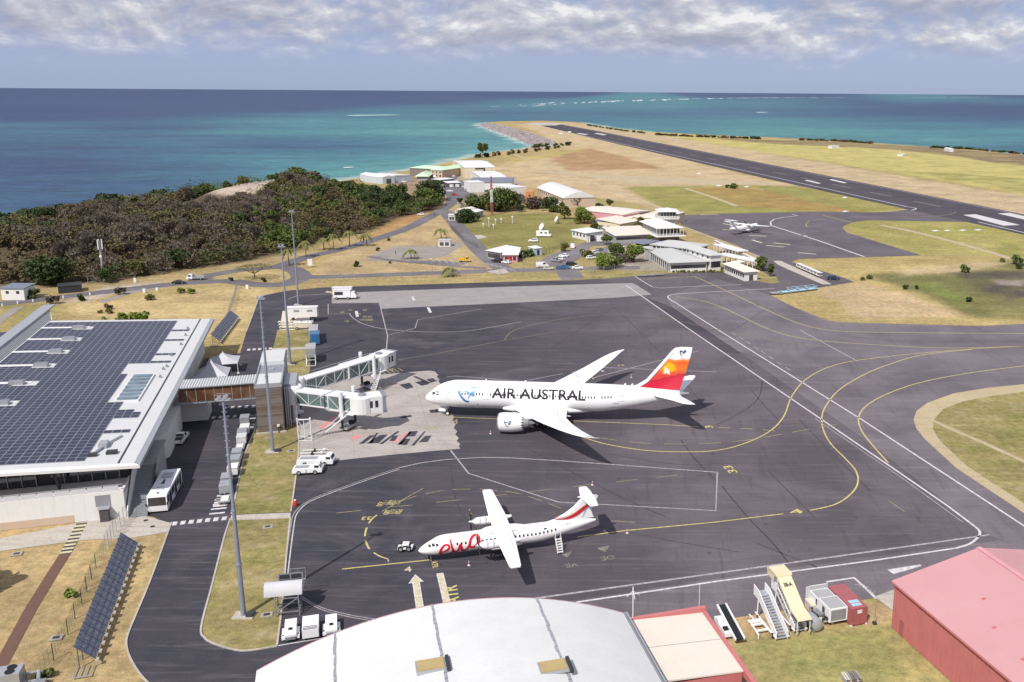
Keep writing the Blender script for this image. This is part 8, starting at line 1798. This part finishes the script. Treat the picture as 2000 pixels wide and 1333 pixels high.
def bare_mb(rad, h, n_):
    mb = MB()
    for k in range(n_):
        a = random.uniform(0, 6.28); r = rad * math.sqrt(random.random()); z = h * (.25 + .75 * random.random() * (1 - .5 * (r / rad) ** 2)); c = Vector((r * math.cos(a), r * math.sin(a), z)); d = Vector((c.x * .3, c.y * .3, h * .35 + random.uniform(0, 1))).normalized() * random.uniform(.6, 1.5); s = Vector((-d.y, d.x, random.uniform(-.3, .3)))
        if s.length < .01: s = Vector((1, 0, 0))
        s = s.normalized() * random.uniform(.05, .16)
        mb.add([c - s, c + s, c + d + s * .4, c + d - s * .4], [(0, 1, 2, 3)])
        if random.random() < .35: rquad(mb, c + d * .5, random.uniform(.2, .45))
    return mb
def trunk_mb(h, r, limbs=5, spread=1.6):
    mb = MB(); mb.tube((0, 0, -.6), (.1, .05, h * .6), r, 0, 7, r * .65)
    for k in range(limbs):
        a = k * 6.28 / limbs + random.uniform(-.4, .4); b0 = Vector((.1, .05, h * random.uniform(.4, .6))); b1 = b0 + Vector((math.cos(a) * spread, math.sin(a) * spread, h * .4)); mb.tube(b0, b1, r * .5, 0, 5, r * .15)
    return mb
CRN = {}
CRN['green'] = [(crown_mb(3.4, 5.2, 1.6, 10, 1500, .27).mesh('crown', 'leaf_green'), trunk_mb(5, .25).mesh('trunk', 'bark')) for k in range(3)]
CRN['dark'] = [(crown_mb(3.8, 5.6, 1.2, 12, 1700, .27).mesh('crown', 'leaf_dark'), trunk_mb(5, .28).mesh('trunk', 'bark')) for k in range(3)]
CRN['olive'] = [(crown_mb(3.3, 4.8, 1.2, 10, 1500, .26).mesh('crown', 'leaf_olive'), trunk_mb(4.6, .22).mesh('trunk', 'bark')) for k in range(3)]
CRN['bare'] = [(bare_mb(3.2, 6.2, 1100).mesh('crown', 'leaf_bare'), trunk_mb(5, .16, 7, 1.2).mesh('trunk', 'leaf_bare')) for k in range(3)]
CRN['brown'] = [(crown_mb(3.1, 4.8, .8, 10, 1400, .24).mesh('crown', 'leaf_brown'), trunk_mb(4.4, .18).mesh('trunk', 'bark')) for k in range(3)]
def tree(kind, at, size, label, group=None, name='tree', z=None, hs=1.0):
    p = at if isinstance(at, Vector) else g(*at)
    t = thing(name, label, 'tree', (p.x, p.y, hz(p) if z is None else z), random.uniform(0, 6.28), group); c, tr = random.choice(CRN[kind]); link('crown', c, t); link('trunk', tr, t); t.scale = (size, size * random.uniform(.9, 1.1), size * hs); return t
SHR = [crown_mb(1.0, 1.2, 0, 5, 150, .2).mesh('shrub', m_) for m_ in ('leaf_green', 'leaf_dark', 'leaf_olive', 'leaf_brown', 'leaf_bush_red', 'leaf_bright', 'leaf_bare')]
SI = dict(green=0, dark=1, olive=2, brown=3, red=4, bright=5, bare=6)
def shrub(kind, at, size, label, group=None, hs=1.0):
    p = at if isinstance(at, Vector) else g(*at); o = link('shrub', SHR[SI[kind]], None, (p.x, p.y, hz(p)), random.uniform(0, 6.28)); o.scale = (size, size, size * hs); return tag(o, label, 'shrub', group)
# --- the coastal wood
BARE = px([(60, 500), (200, 450), (330, 410), (450, 392), (560, 390), (660, 400), (640, 420), (560, 445), (470, 480), (330, 520), (200, 535), (100, 540)])
wx0 = min(p.x for p in WOOD); wx1 = max(p.x for p in WOOD); wy0 = min(p.y for p in WOOD); wy1 = max(p.y for p in WOOD)
cx_ = RNG.uniform(wx0, wx1, 16000); cy_ = RNG.uniform(wy0, wy1, 16000)
s_ = sdf(WOOD, cx_, cy_); c_s = sdf(COAST, cx_, cy_); rk = sdf(ROCKY, cx_, cy_); br_ = sdf(BARE, cx_, cy_); ppx, ppy = proj_np(cx_, cy_, np.full(cx_.shape, 6.0))
for q_ in (10, 22, 34, 46): rk = np.maximum(rk, sdf(ROCKY, cx_, cy_ + q_))
ok = (s_ > 2.5) & (c_s > 9) & (rk < -1) & (ppx > -120)
idx = np.nonzero(ok)[0]; zz_ = land_z(cx_[idx][None], cy_[idx][None])[0]
kn = fbm(cx_, cy_, 34, 3, 77); sel = []; cell = {}
for i, z in zip(idx, zz_):                       # keep a distance between the trees
    key = (int(cx_[i] // 4.2), int(cy_[i] // 4.2))
    if any((key[0] + a, key[1] + b) in cell and math.hypot(cell[key[0] + a, key[1] + b][0] - cx_[i], cell[key[0] + a, key[1] + b][1] - cy_[i]) < 3.9 for a in (-1, 0, 1) for b in (-1, 0, 1)): continue
    cell[key] = (cx_[i], cy_[i]); sel.append((i, z))
sel.sort(key=lambda q: math.hypot(cx_[q[0]], cy_[q[0]]))
big = 0; stuff_b = {k: MB() for k in ('leaf_green', 'leaf_bare', 'leaf_brown', 'leaf_olive', 'leaf_dark')}
vis_sel = [q for q in sel if -40 < ppx[q[0]] < 900]
pick = set(q[0] for q in vis_sel[::max(1, len(vis_sel) // 290)][:290])
LAB = {'bare': ('leafless grey-brown scrub tree in the coastal wood', 'leafless trees of the coastal wood'), 'brown': ('dull brown dry-leaved tree in the coastal wood', 'dry brown trees of the coastal wood'), 'green': ('green leafy tree in the coastal wood', 'green trees of the coastal wood'), 'dark': ('dark green tree on the seaward side of the coastal wood', 'dark trees of the coastal wood'), 'olive': ('pale olive tree in the coastal wood', 'olive trees of the coastal wood')}
for i, z in sel:
    p = Vector((cx_[i], cy_[i], z)); edge = c_s[i] < 38; nb = br_[i] + random.gauss(0, 9); u_ = min(.999, max(0, (kn[i] - .5) * 2.4 + .5 + random.uniform(-.16, .16)))
    if ppx[i] > 640: kind = 'dark' if u_ < .3 else 'green' if u_ < .55 else 'olive' if u_ < .72 else 'brown'
    elif edge: kind = 'dark' if u_ < .5 else 'green' if u_ < .8 else 'olive'
    elif nb > 0: kind = 'bare' if u_ < .62 else 'brown' if u_ < .9 else 'olive'
    elif ppx[i] > 480: kind = 'green' if u_ < .35 else 'olive' if u_ < .65 else 'brown' if u_ < .85 else 'dark'
    else: kind = 'brown' if u_ < .5 else 'dark' if u_ < .65 else 'olive' if u_ < .8 else 'bare'
    sz = random.uniform(.75, 1.25) * (1.7 if edge and ppx[i] < 400 else 1.4 if edge and ppx[i] < 640 else 1.1 if kind == 'dark' else 1.0)
    if i in pick: tree(kind, p, sz, *LAB[kind], name='wood_tree', z=z)
    elif ppx[i] > -100:
        mb = stuff_b['leaf_' + kind]; H_ = 5.5 * sz * random.uniform(.75, 1.1)
        for k in range(130 if math.hypot(p.x, p.y) < 520 else 90):
            d = Vector((random.gauss(0, 1), random.gauss(0, 1), random.gauss(.2, .9))).normalized(); q = p + Vector((d.x * 2.5 * sz, d.y * 2.5 * sz, H_ * .58 + d.z * H_ * .42))
            if kind == 'bare' and k % 2:
                dd = Vector((random.uniform(-.4, .4), random.uniform(-.4, .4), 1.4)); s2 = Vector((random.uniform(-1, 1), random.uniform(-1, 1), 0)).normalized() * random.uniform(.06, .15); mb.add([q - s2, q + s2, q + dd + s2 * .4, q + dd - s2 * .4], [(0, 1, 2, 3)])
            rquad(mb, q + Vector((random.uniform(-.5, .5), random.uniform(-.5, .5), random.uniform(-.5, .3))), random.uniform(.22, .5), .7)
for k, mb in stuff_b.items():
    if mb.f: tag(mb.build('woodland_scrub', k), {'leaf_green': 'green scrub filling the coastal wood', 'leaf_bare': 'leafless grey-brown scrub filling the coastal wood', 'leaf_brown': 'dry brown scrub filling the coastal wood', 'leaf_olive': 'pale olive scrub filling the coastal wood', 'leaf_dark': 'dark green scrub on the seaward side of the coastal wood'}[k], 'scrub', None, 'stuff')
# --- single trees
def bigtree(kind, at, rad, h, label, n_=2200, blobs=16, leaf=.42, z0=.8, trunk=.4, hollow=.45):
    p = g(*at); t = thing('tree', label, 'tree', (p.x, p.y, hz(p))); crown_mb(rad, h, z0, blobs, n_, leaf, 1.0, hollow).build('crown', kind, t); trunk_mb(h * .8, trunk, 6, rad * .45).build('trunk', 'bark', t); return t
bigtree('leaf_dark', (95, 556), 9.0, 10.5, 'large dark round tree left of the phone mast', 3600, 24, .5, .2)
bigtree('leaf_dark', (-78, 1168), 4.5, 7, 'dark tree just beyond the left edge shading the grass', 1800, 14, .3, 1.5)
bigtree('leaf_green', (942, 308), 6.5, 13, 'single tall green tree on the shore of the bay', 1500, 10, .8, 4)
bigtree('leaf_dark', (845, 392), 11, 14, 'big dark tree left of the far car park', 3000, 20, .6, .5); bigtree('leaf_green', (838, 400), 10, 9, 'broad green tree at the road bend below the dark one', 2600, 18, .55, .3); bigtree('leaf_green', (774, 402), 7, 12, 'green tree at the right end of the coastal wood', 2000, 14, .55, .5); bigtree('leaf_green', (585, 372), 8, 14, 'tall green tree on the crest of the wooded hill', 2200, 14, .55, .5); bigtree('leaf_bare', (612, 380), 8, 10, 'grey leafless tree on the crest right of the tall green one', 1800, 12, .5, .5)
bigtree('leaf_green', (975, 412), 12, 14, 'huge green tree behind the red and white tower', 4200, 26, .6, .5, .7); bigtree('leaf_green', (928, 410), 9, 9, 'broad green tree left of the red and white tower', 2400, 16, .55, .3); bigtree('leaf_bare', (1010, 406), 7, 8, 'pale leafless tree right of the huge green tree', 1500, 12, .45, .3); bigtree('leaf_bare', (1040, 408), 7, 6.5, 'pale grey leafless tree near the orange cabin', 1400, 12, .45, .2); bigtree('leaf_dark', (1073, 408), 6, 7, 'dark tree between leafless trees and the vaulted hall', 1500, 12, .45, .2)
bigtree('leaf_dark', (912, 434), 7.5, 7.5, 'dark dense round tree beside the small white hut', 2800, 18, .42, .0); bigtree('leaf_bright', (1141, 437), 6.5, 9.5, 'round bright green tree left of the blue container', 2800, 18, .40, .4); bigtree('leaf_dark', (1122, 405), 6, 8, 'dark tree in front of the vaulted hall gable', 1600, 12, .42, .3); bigtree('leaf_olive', (1103, 428), 4.5, 8, 'pale olive tree left of the round green one', 1200, 10, .38, .8); bigtree('leaf_green', (1085, 415), 5, 5, 'low green tree at the lawn corner', 1300, 10, .4, .0)
bigtree('leaf_bright', (1182, 526), 5.2, 5.6, 'round green tree in front of the old terminal car park', 2600, 16, .32, .9); bigtree('leaf_green', (1202, 522), 3.4, 4.8, 'grey-green tree right of the round green one', 1100, 9, .3, .6); bigtree('leaf_bright', (1238, 512), 5.2, 5.2, 'flat spreading green tree beside the old terminal', 1900, 14, .32, 2.2); bigtree('leaf_green', (1205, 500), 4.2, 4.2, 'green tree on the planted island', 1300, 10, .32, 1.2); bigtree('leaf_bare', (1222, 512), 4, 3, 'grey leafless bush below the spreading tree', 900, 9, .28, .0)
bigtree('leaf_olive', (1254, 451), 4.0, 7, 'leafy tree between cream house and pagoda house', 1300, 10, .4, .5); bigtree('leaf_green', (1490, 530), 3.2, 5.5, 'small tree right of the cream corner office', 1100, 9, .3, .8); bigtree('leaf_green', (1505, 541), 2.0, 5.5, 'slim columnar tree on the verge by the cream office', 800, 8, .28, .2); bigtree('leaf_olive', (1144, 501), 3.0, 3.0, 'small olive tree in the car park island', 900, 8, .3, .3); bigtree('leaf_olive', (1103, 491), 2.6, 3.6, 'small olive tree by the entrance lane', 800, 8, .3, .6)
for k, (a, kd, sz) in enumerate([((1000, 510), 'green', 2.4), ((1012, 508), 'green', 2.6), ((1024, 503), 'dark', 2.6), ((1036, 500), 'green', 2.4), ((1046, 498), 'dark', 2.0)]): shrub(kd, a, sz, ['green hedge bush by the cafe, leftmost', 'green hedge bush by the cafe, second from left', 'dark hedge bush by the cafe, middle', 'green hedge bush by the cafe, second from right', 'dark hedge bush by the cafe, rightmost'][k])
for a in [(1075, 398), (1190, 405), (1172, 412), (1180, 446), (1160, 455), (1215, 450), (1228, 462), (1268, 478), (1060, 412), (1098, 410), (1150, 425), (1208, 470), (1185, 478), (898, 398), (862, 388), (872, 345), (1016, 414), (1034, 398)]: tree(random.choice(['green', 'olive', 'dark', 'brown']), a, random.uniform(.5, .95), 'small garden tree among the old airport buildings', 'garden trees among the old airport buildings')
# umbrella acacia on the roundabout
p = g(497, 545); t = thing('tree', 'flat-topped thin acacia on the roundabout island', 'tree', (p.x, p.y, 0)); m = MB(); m.tube((0, 0, 0), (.2, 0, 2.0), .22, 0, 8, .16)
for k in range(9): a = k * .7; m.tube((.2, 0, 2.0), (5.2 * math.cos(a), 5.2 * math.sin(a), 4.6 + .4 * math.sin(a * 3)), .11, 0, 5, .04)
m.build('trunk', 'bark', t); m = MB()
for k in range(900): a = random.uniform(0, 6.28); r = 6.4 * math.sqrt(random.random()); rquad(m, Vector((r * math.cos(a), r * math.sin(a), 5.0 - .02 * r * r + random.uniform(-.4, .4))), random.uniform(.1, .26), 1.5)
m.build('crown', 'leaf_olive', t)
def palm(at, h, label, s=1.0):
    p = g(*at); t = thing('palm_tree', label, 'palm', (p.x, p.y, hz(p)), random.uniform(0, 6)); m = MB(); b0 = Vector((0, 0, 0)); lean = Vector((random.uniform(-.5, .5), random.uniform(-.5, .5), 0))
    for k in range(4): b1 = Vector((0, 0, h * (k + 1) / 4)) + lean * ((k + 1) / 4) ** 2; m.tube(b0, b1, .22 - .03 * k, 0, 7, .2 - .03 * k); b0 = b1
    m.build('trunk', 'bark', t)
    for k in range(17):
        m = MB(); a = k * 2.4 + random.uniform(-.2, .2); el = random.uniform(.1, 1.15); L = random.uniform(3.4, 4.6) * s; d = Vector((math.cos(a), math.sin(a), 0)); sd_ = Vector((-math.sin(a), math.cos(a), 0)); P = []
        for j in range(7): q = j / 6; P.append(b0 + d * (L * q * (.55 + .45 * math.cos(el))) + Vector((0, 0, L * (math.sin(el) * q - 1.05 * q * q * 1.0))))
        for j in range(6):
            w0 = .55 * s * math.sin(math.pi * (.12 + .85 * j / 6)); w1 = .55 * s * math.sin(math.pi * (.12 + .85 * (j + 1) / 6))
            for s2 in (-1, 1): m.add([P[j], P[j + 1], P[j + 1] + sd_ * s2 * w1 - Vector((0, 0, .35 * w1)), P[j].lerp(P[j + 1], .4) + sd_ * s2 * w0 - Vector((0, 0, .35 * w0))], [(0, 1, 2, 3)])
        m.build('frond', 'leaf_palm', t)
for k, (a, h) in enumerate([((598, 503), 6.2), ((652, 489), 6.5), ((683, 482), 6.5), ((717, 481), 5.0), ((565, 520), 6.5), ((862, 467), 4.2), ((803, 506), 3.4), ((880, 540), 2.6), ((633, 488), 4.5)]):
    palm(a, h, ['palm second from the left in the row by the inner road', 'tall palm third from the left in the row by the inner road', 'palm fourth from the left in the row by the inner road', 'shorter palm at the right end of the row', 'leftmost palm of the row near the roundabout', 'lone palm behind the graffiti kiosk', 'small palm beside the gravel lot', 'tiny palm at the apron fence', 'short palm behind the tall third one'][k])
for k, (a, kd, sz) in enumerate([((697, 521), 'dark', 1.9), ((210, 605), 'red', 1.7), ((158, 588), 'dark', 1.9), ((107, 593), 'bare', 2.4), ((238, 575), 'bare', 2.2), ((291, 586), 'olive', 1.8), ((352, 573), 'bright', 1.8), ((372, 574), 'bright', 1.7), ((515, 551), 'dark', 1.4), ((452, 549), 'dark', 1.2), ((195, 612), 'olive', .9), ((216, 612), 'olive', 1.3), ((204, 624), 'bright', .8), ((62, 583), 'dark', 2.8), ((43, 582), 'dark', 1.8), ((738, 490), 'dark', 1.3), ((762, 515), 'brown', .9), ((760, 470), 'brown', 1.2), ((140, 1165), 'bright', 1.0), ((250, 632), 'bright', 3.0), ((275, 630), 'bright', 3.0), ((232, 632), 'olive', 2.0), ((90, 1325), 'green', 1.0)]):
    shrub(kd, a, sz, ['wind-bent dark bush in the dry field', 'round reddish-brown bush in the dry grass behind the terminal', 'small dark tree-like bush at the left road', 'thin grey bush at the roof corner by the left road', 'thin grey bush beside the left road', 'small olive bush on the grass below the left road', 'bright green bush on the grass, left of a pair', 'bright green bush on the grass, right of a pair', 'dark round bush on the roundabout', 'small dark bush left of the roundabout', 'tiny olive bush left of the reddish one', 'low olive bush in front of the reddish one', 'tiny green bush near the roof edge', 'big clipped dark bush beside the utility house', 'smaller dark bush against the utility house', 'black-looking bush at the gravel lot', 'small brown bush in the dry field', 'brown bush beside the inner road', 'spiky green bush by the brown path', 'bright green bush just behind the terminal roof', 'second bright green bush behind the terminal roof', 'olive bush left of the bright ones behind the roof', 'green bush beside the cooling unit'][k])
# shoreline and marsh bushes
def bush_row(pts, n_, kinds, s0, s1, label, group, hs=1.0):
    P = smooth_line(px(pts), 10)
    for k in range(n_):
        q = k / max(1, n_ - 1) * (len(P) - 1); i = min(int(q), len(P) - 2); p = P[i].lerp(P[i + 1], q - i) + Vector((random.uniform(-4, 4), random.uniform(-6, 6), 0)); shrub(random.choice(kinds), p, random.uniform(s0, s1), label, group, hs)
bush_row([(1150, 246), (1200, 254), (1260, 261)], 30, ['dark', 'green', 'brown'], 3, 5, 'dark bush along the lagoon shore near the runway end', 'bushes near the runway end', .55)
bush_row([(1285, 264), (1340, 267), (1420, 270), (1480, 272)], 46, ['brown', 'brown', 'dark', 'red'], 3.5, 6, 'brown bush along the lagoon shore in the middle', 'brown bushes along the middle shore', .55)
bush_row([(1560, 274), (1640, 277), (1702, 281)], 36, ['brown', 'red', 'green'], 3, 5.5, 'brown or green bush along the lagoon shore right of the middle', 'bushes along the right-middle shore', .55)
bush_row([(1820, 289), (1870, 291), (1900, 292), (1950, 297), (2010, 303)], 40, ['dark', 'dark', 'brown', 'green'], 2.5, 5.5, 'dark bush along the shore at the right edge', 'dark bushes at the right shore', .55)
bush_row([(930, 308), (980, 303), (1040, 297), (1095, 288)], 22, ['brown', 'dark', 'brown', 'red'], 2.2, 4.0, 'dark or brown bush along the bay shore', 'bushes along the bay shore')
bush_row([(1045, 289), (1070, 287), (1110, 284)], 9, ['dark', 'green'], 3, 4.5, 'green bush at the root of the breakwater', 'bushes at the breakwater root')
bush_row([(770, 350), (820, 340), (830, 336)], 7, ['olive', 'green'], 1.5, 3, 'olive bush on the shore behind the sheds', 'bushes on the shore behind the sheds')
for k, (a, kd, sz) in enumerate([((1883, 532), 'green', 2.6), ((1985, 516), 'green', 3.2), ((1960, 512), 'olive', 1.4), ((1768, 565), 'dark', 1.4), ((1790, 565), 'dark', 1.2), ((1893, 590), 'dark', 1.5), ((1697, 545), 'olive', 1.5), ((1685, 548), 'olive', 1.1), ((1432, 369), 'green', 3.4), ((1420, 367), 'dark', 2.0), ((1990, 525), 'dark', 2.0)]):
    shrub(kd, a, sz, ['green bush on the marsh edge', 'big green bush at the right edge above the marsh', 'small olive bush left of the big green one', 'dark bush at the marsh bank, left of a pair', 'dark bush at the marsh bank, right of a pair', 'dark bush low in the marsh', 'dry bush at the tip of the marsh', 'smaller dry bush at the tip of the marsh', 'green bush in the field beside the runway', 'dark bush left of the green one beside the runway', 'dark bush below the big green one at the right edge'][k])
for k in range(16):
    a = 1316 + k * 7.2; shrub(random.choice(['bright', 'olive', 'brown', 'olive']), (a, 532.5 - .004 * (a - 1370)), random.uniform(.5, 1.0), 'small flowering bush in the bed before the old terminal', 'flower bed bushes before the old terminal')
bush_row([(1258, 471), (1290, 468), (1310, 470)], 8, ['bright', 'bright', 'olive'], 1.2, 2.0, 'bright green garden bush between pagoda house and old terminal', 'garden bushes behind the old terminal')
# rock armour of the breakwater
n = NT('rock_pale'); MATS['rock_pale'] = n.fin(n.mix(n.ramp(n.noise(.12, 4, .7), [(.35, 0.0), (.65, 1.0)]), (.21, .18, .185), (.36, .315, .315)), .9, 0, .2)
BL = smooth_line(px([(1046, 286), (1020, 276), (985, 262), (950, 250), (938, 245)], SEA_Z), 20); UL = smooth_line(px([(1085, 283), (1060, 272), (1020, 259), (980, 248), (950, 242)]), 20); rb_ = MB()
for k in range(2600):
    q = random.random() * (len(BL) - 1.001); i = int(q); a = BL[i].lerp(BL[i + 1], q - i); b_ = UL[i].lerp(UL[i + 1], q - i); f_ = random.random(); c = a.lerp(b_, f_); s = random.uniform(1.8, 4.2); c.z = -2.6 + 3.4 * f_
    rb_.box(c, (s * random.uniform(.8, 1.5), s * random.uniform(.8, 1.5), s * random.uniform(.7, 1.2)), 0, random.uniform(0, 3), random.uniform(-.6, .6), random.uniform(.55, .9))
tag(rb_.build('rock_armour', 'rock_pale'), 'pale rock armour slope of the breakwater beside the runway end', 'rocks', None, 'stuff')
rb_ = MB()
for k in range(420):
    p = g(random.uniform(420, 556), random.uniform(350, 382), 8.0)
    if sdf(ROCKY, np.array([p.x]), np.array([p.y]))[0] > -6: s = random.uniform(.3, 1.3); rb_.box((p.x, p.y, hz(p) + .2), (s * 1.4, s, s * .6), 0, random.uniform(0, 3), random.uniform(-.4, .4), .7)
tag(rb_.build('hilltop_rocks', 'rock'), 'scattered rocks in the bare clearing on the wooded hill', 'rocks', None, 'stuff')
# two people walking in the far lots
M('skin', (.23, .12, .07), .6, 0, .05, 2); M('cloth_dark', (.03, .03, .04), .8, 0, .1, 2)
def person(at, ang, label):
    p = g(*at); me = bpy.data.meshes.new('person'); V = [(0, 0, .95), (0, 0, 1.2), (0, 0, 1.45), (0, 0, 1.58), (0, .03, 1.72), (-.1, 0, .9), (-.12, .12, .5), (-.13, .02, .06), (-.13, .16, .03), (.1, 0, .9), (.12, -.08, .5), (.13, -.2, .08), (.13, -.08, .03), (-.2, 0, 1.42), (-.26, -.04, 1.13), (-.25, .06, .85), (.2, 0, 1.42), (.26, .06, 1.13), (.25, .16, .88)]
    E_ = [(0, 1), (1, 2), (2, 3), (3, 4), (0, 5), (5, 6), (6, 7), (7, 8), (0, 9), (9, 10), (10, 11), (11, 12), (2, 13), (13, 14), (14, 15), (2, 16), (16, 17), (17, 18)]
    rd = [.15, .14, .15, .06, .105, .1, .07, .05, .04, .1, .07, .05, .04, .065, .05, .04, .065, .05, .04]
    me.from_pydata(V, E_, []); o = link('person', me, None, (p.x, p.y, .02), ang); me.materials.append(MATS['cloth_dark']); o.modifiers.new('skin', 'SKIN')
    for i, r in enumerate(rd): me.skin_vertices[0].data[i].radius = (r, r)
    me.skin_vertices[0].data[0].use_root = True
    sb = o.modifiers.new('sub', 'SUBSURF'); sb.levels = 1; sb.render_levels = 1
    return tag(o, label, 'person')
person((773, 498), 1.2, 'person in dark clothes walking across the gravel lot'); person((849, 422), 2.6, 'person in dark clothes standing on the road above the orange slope')
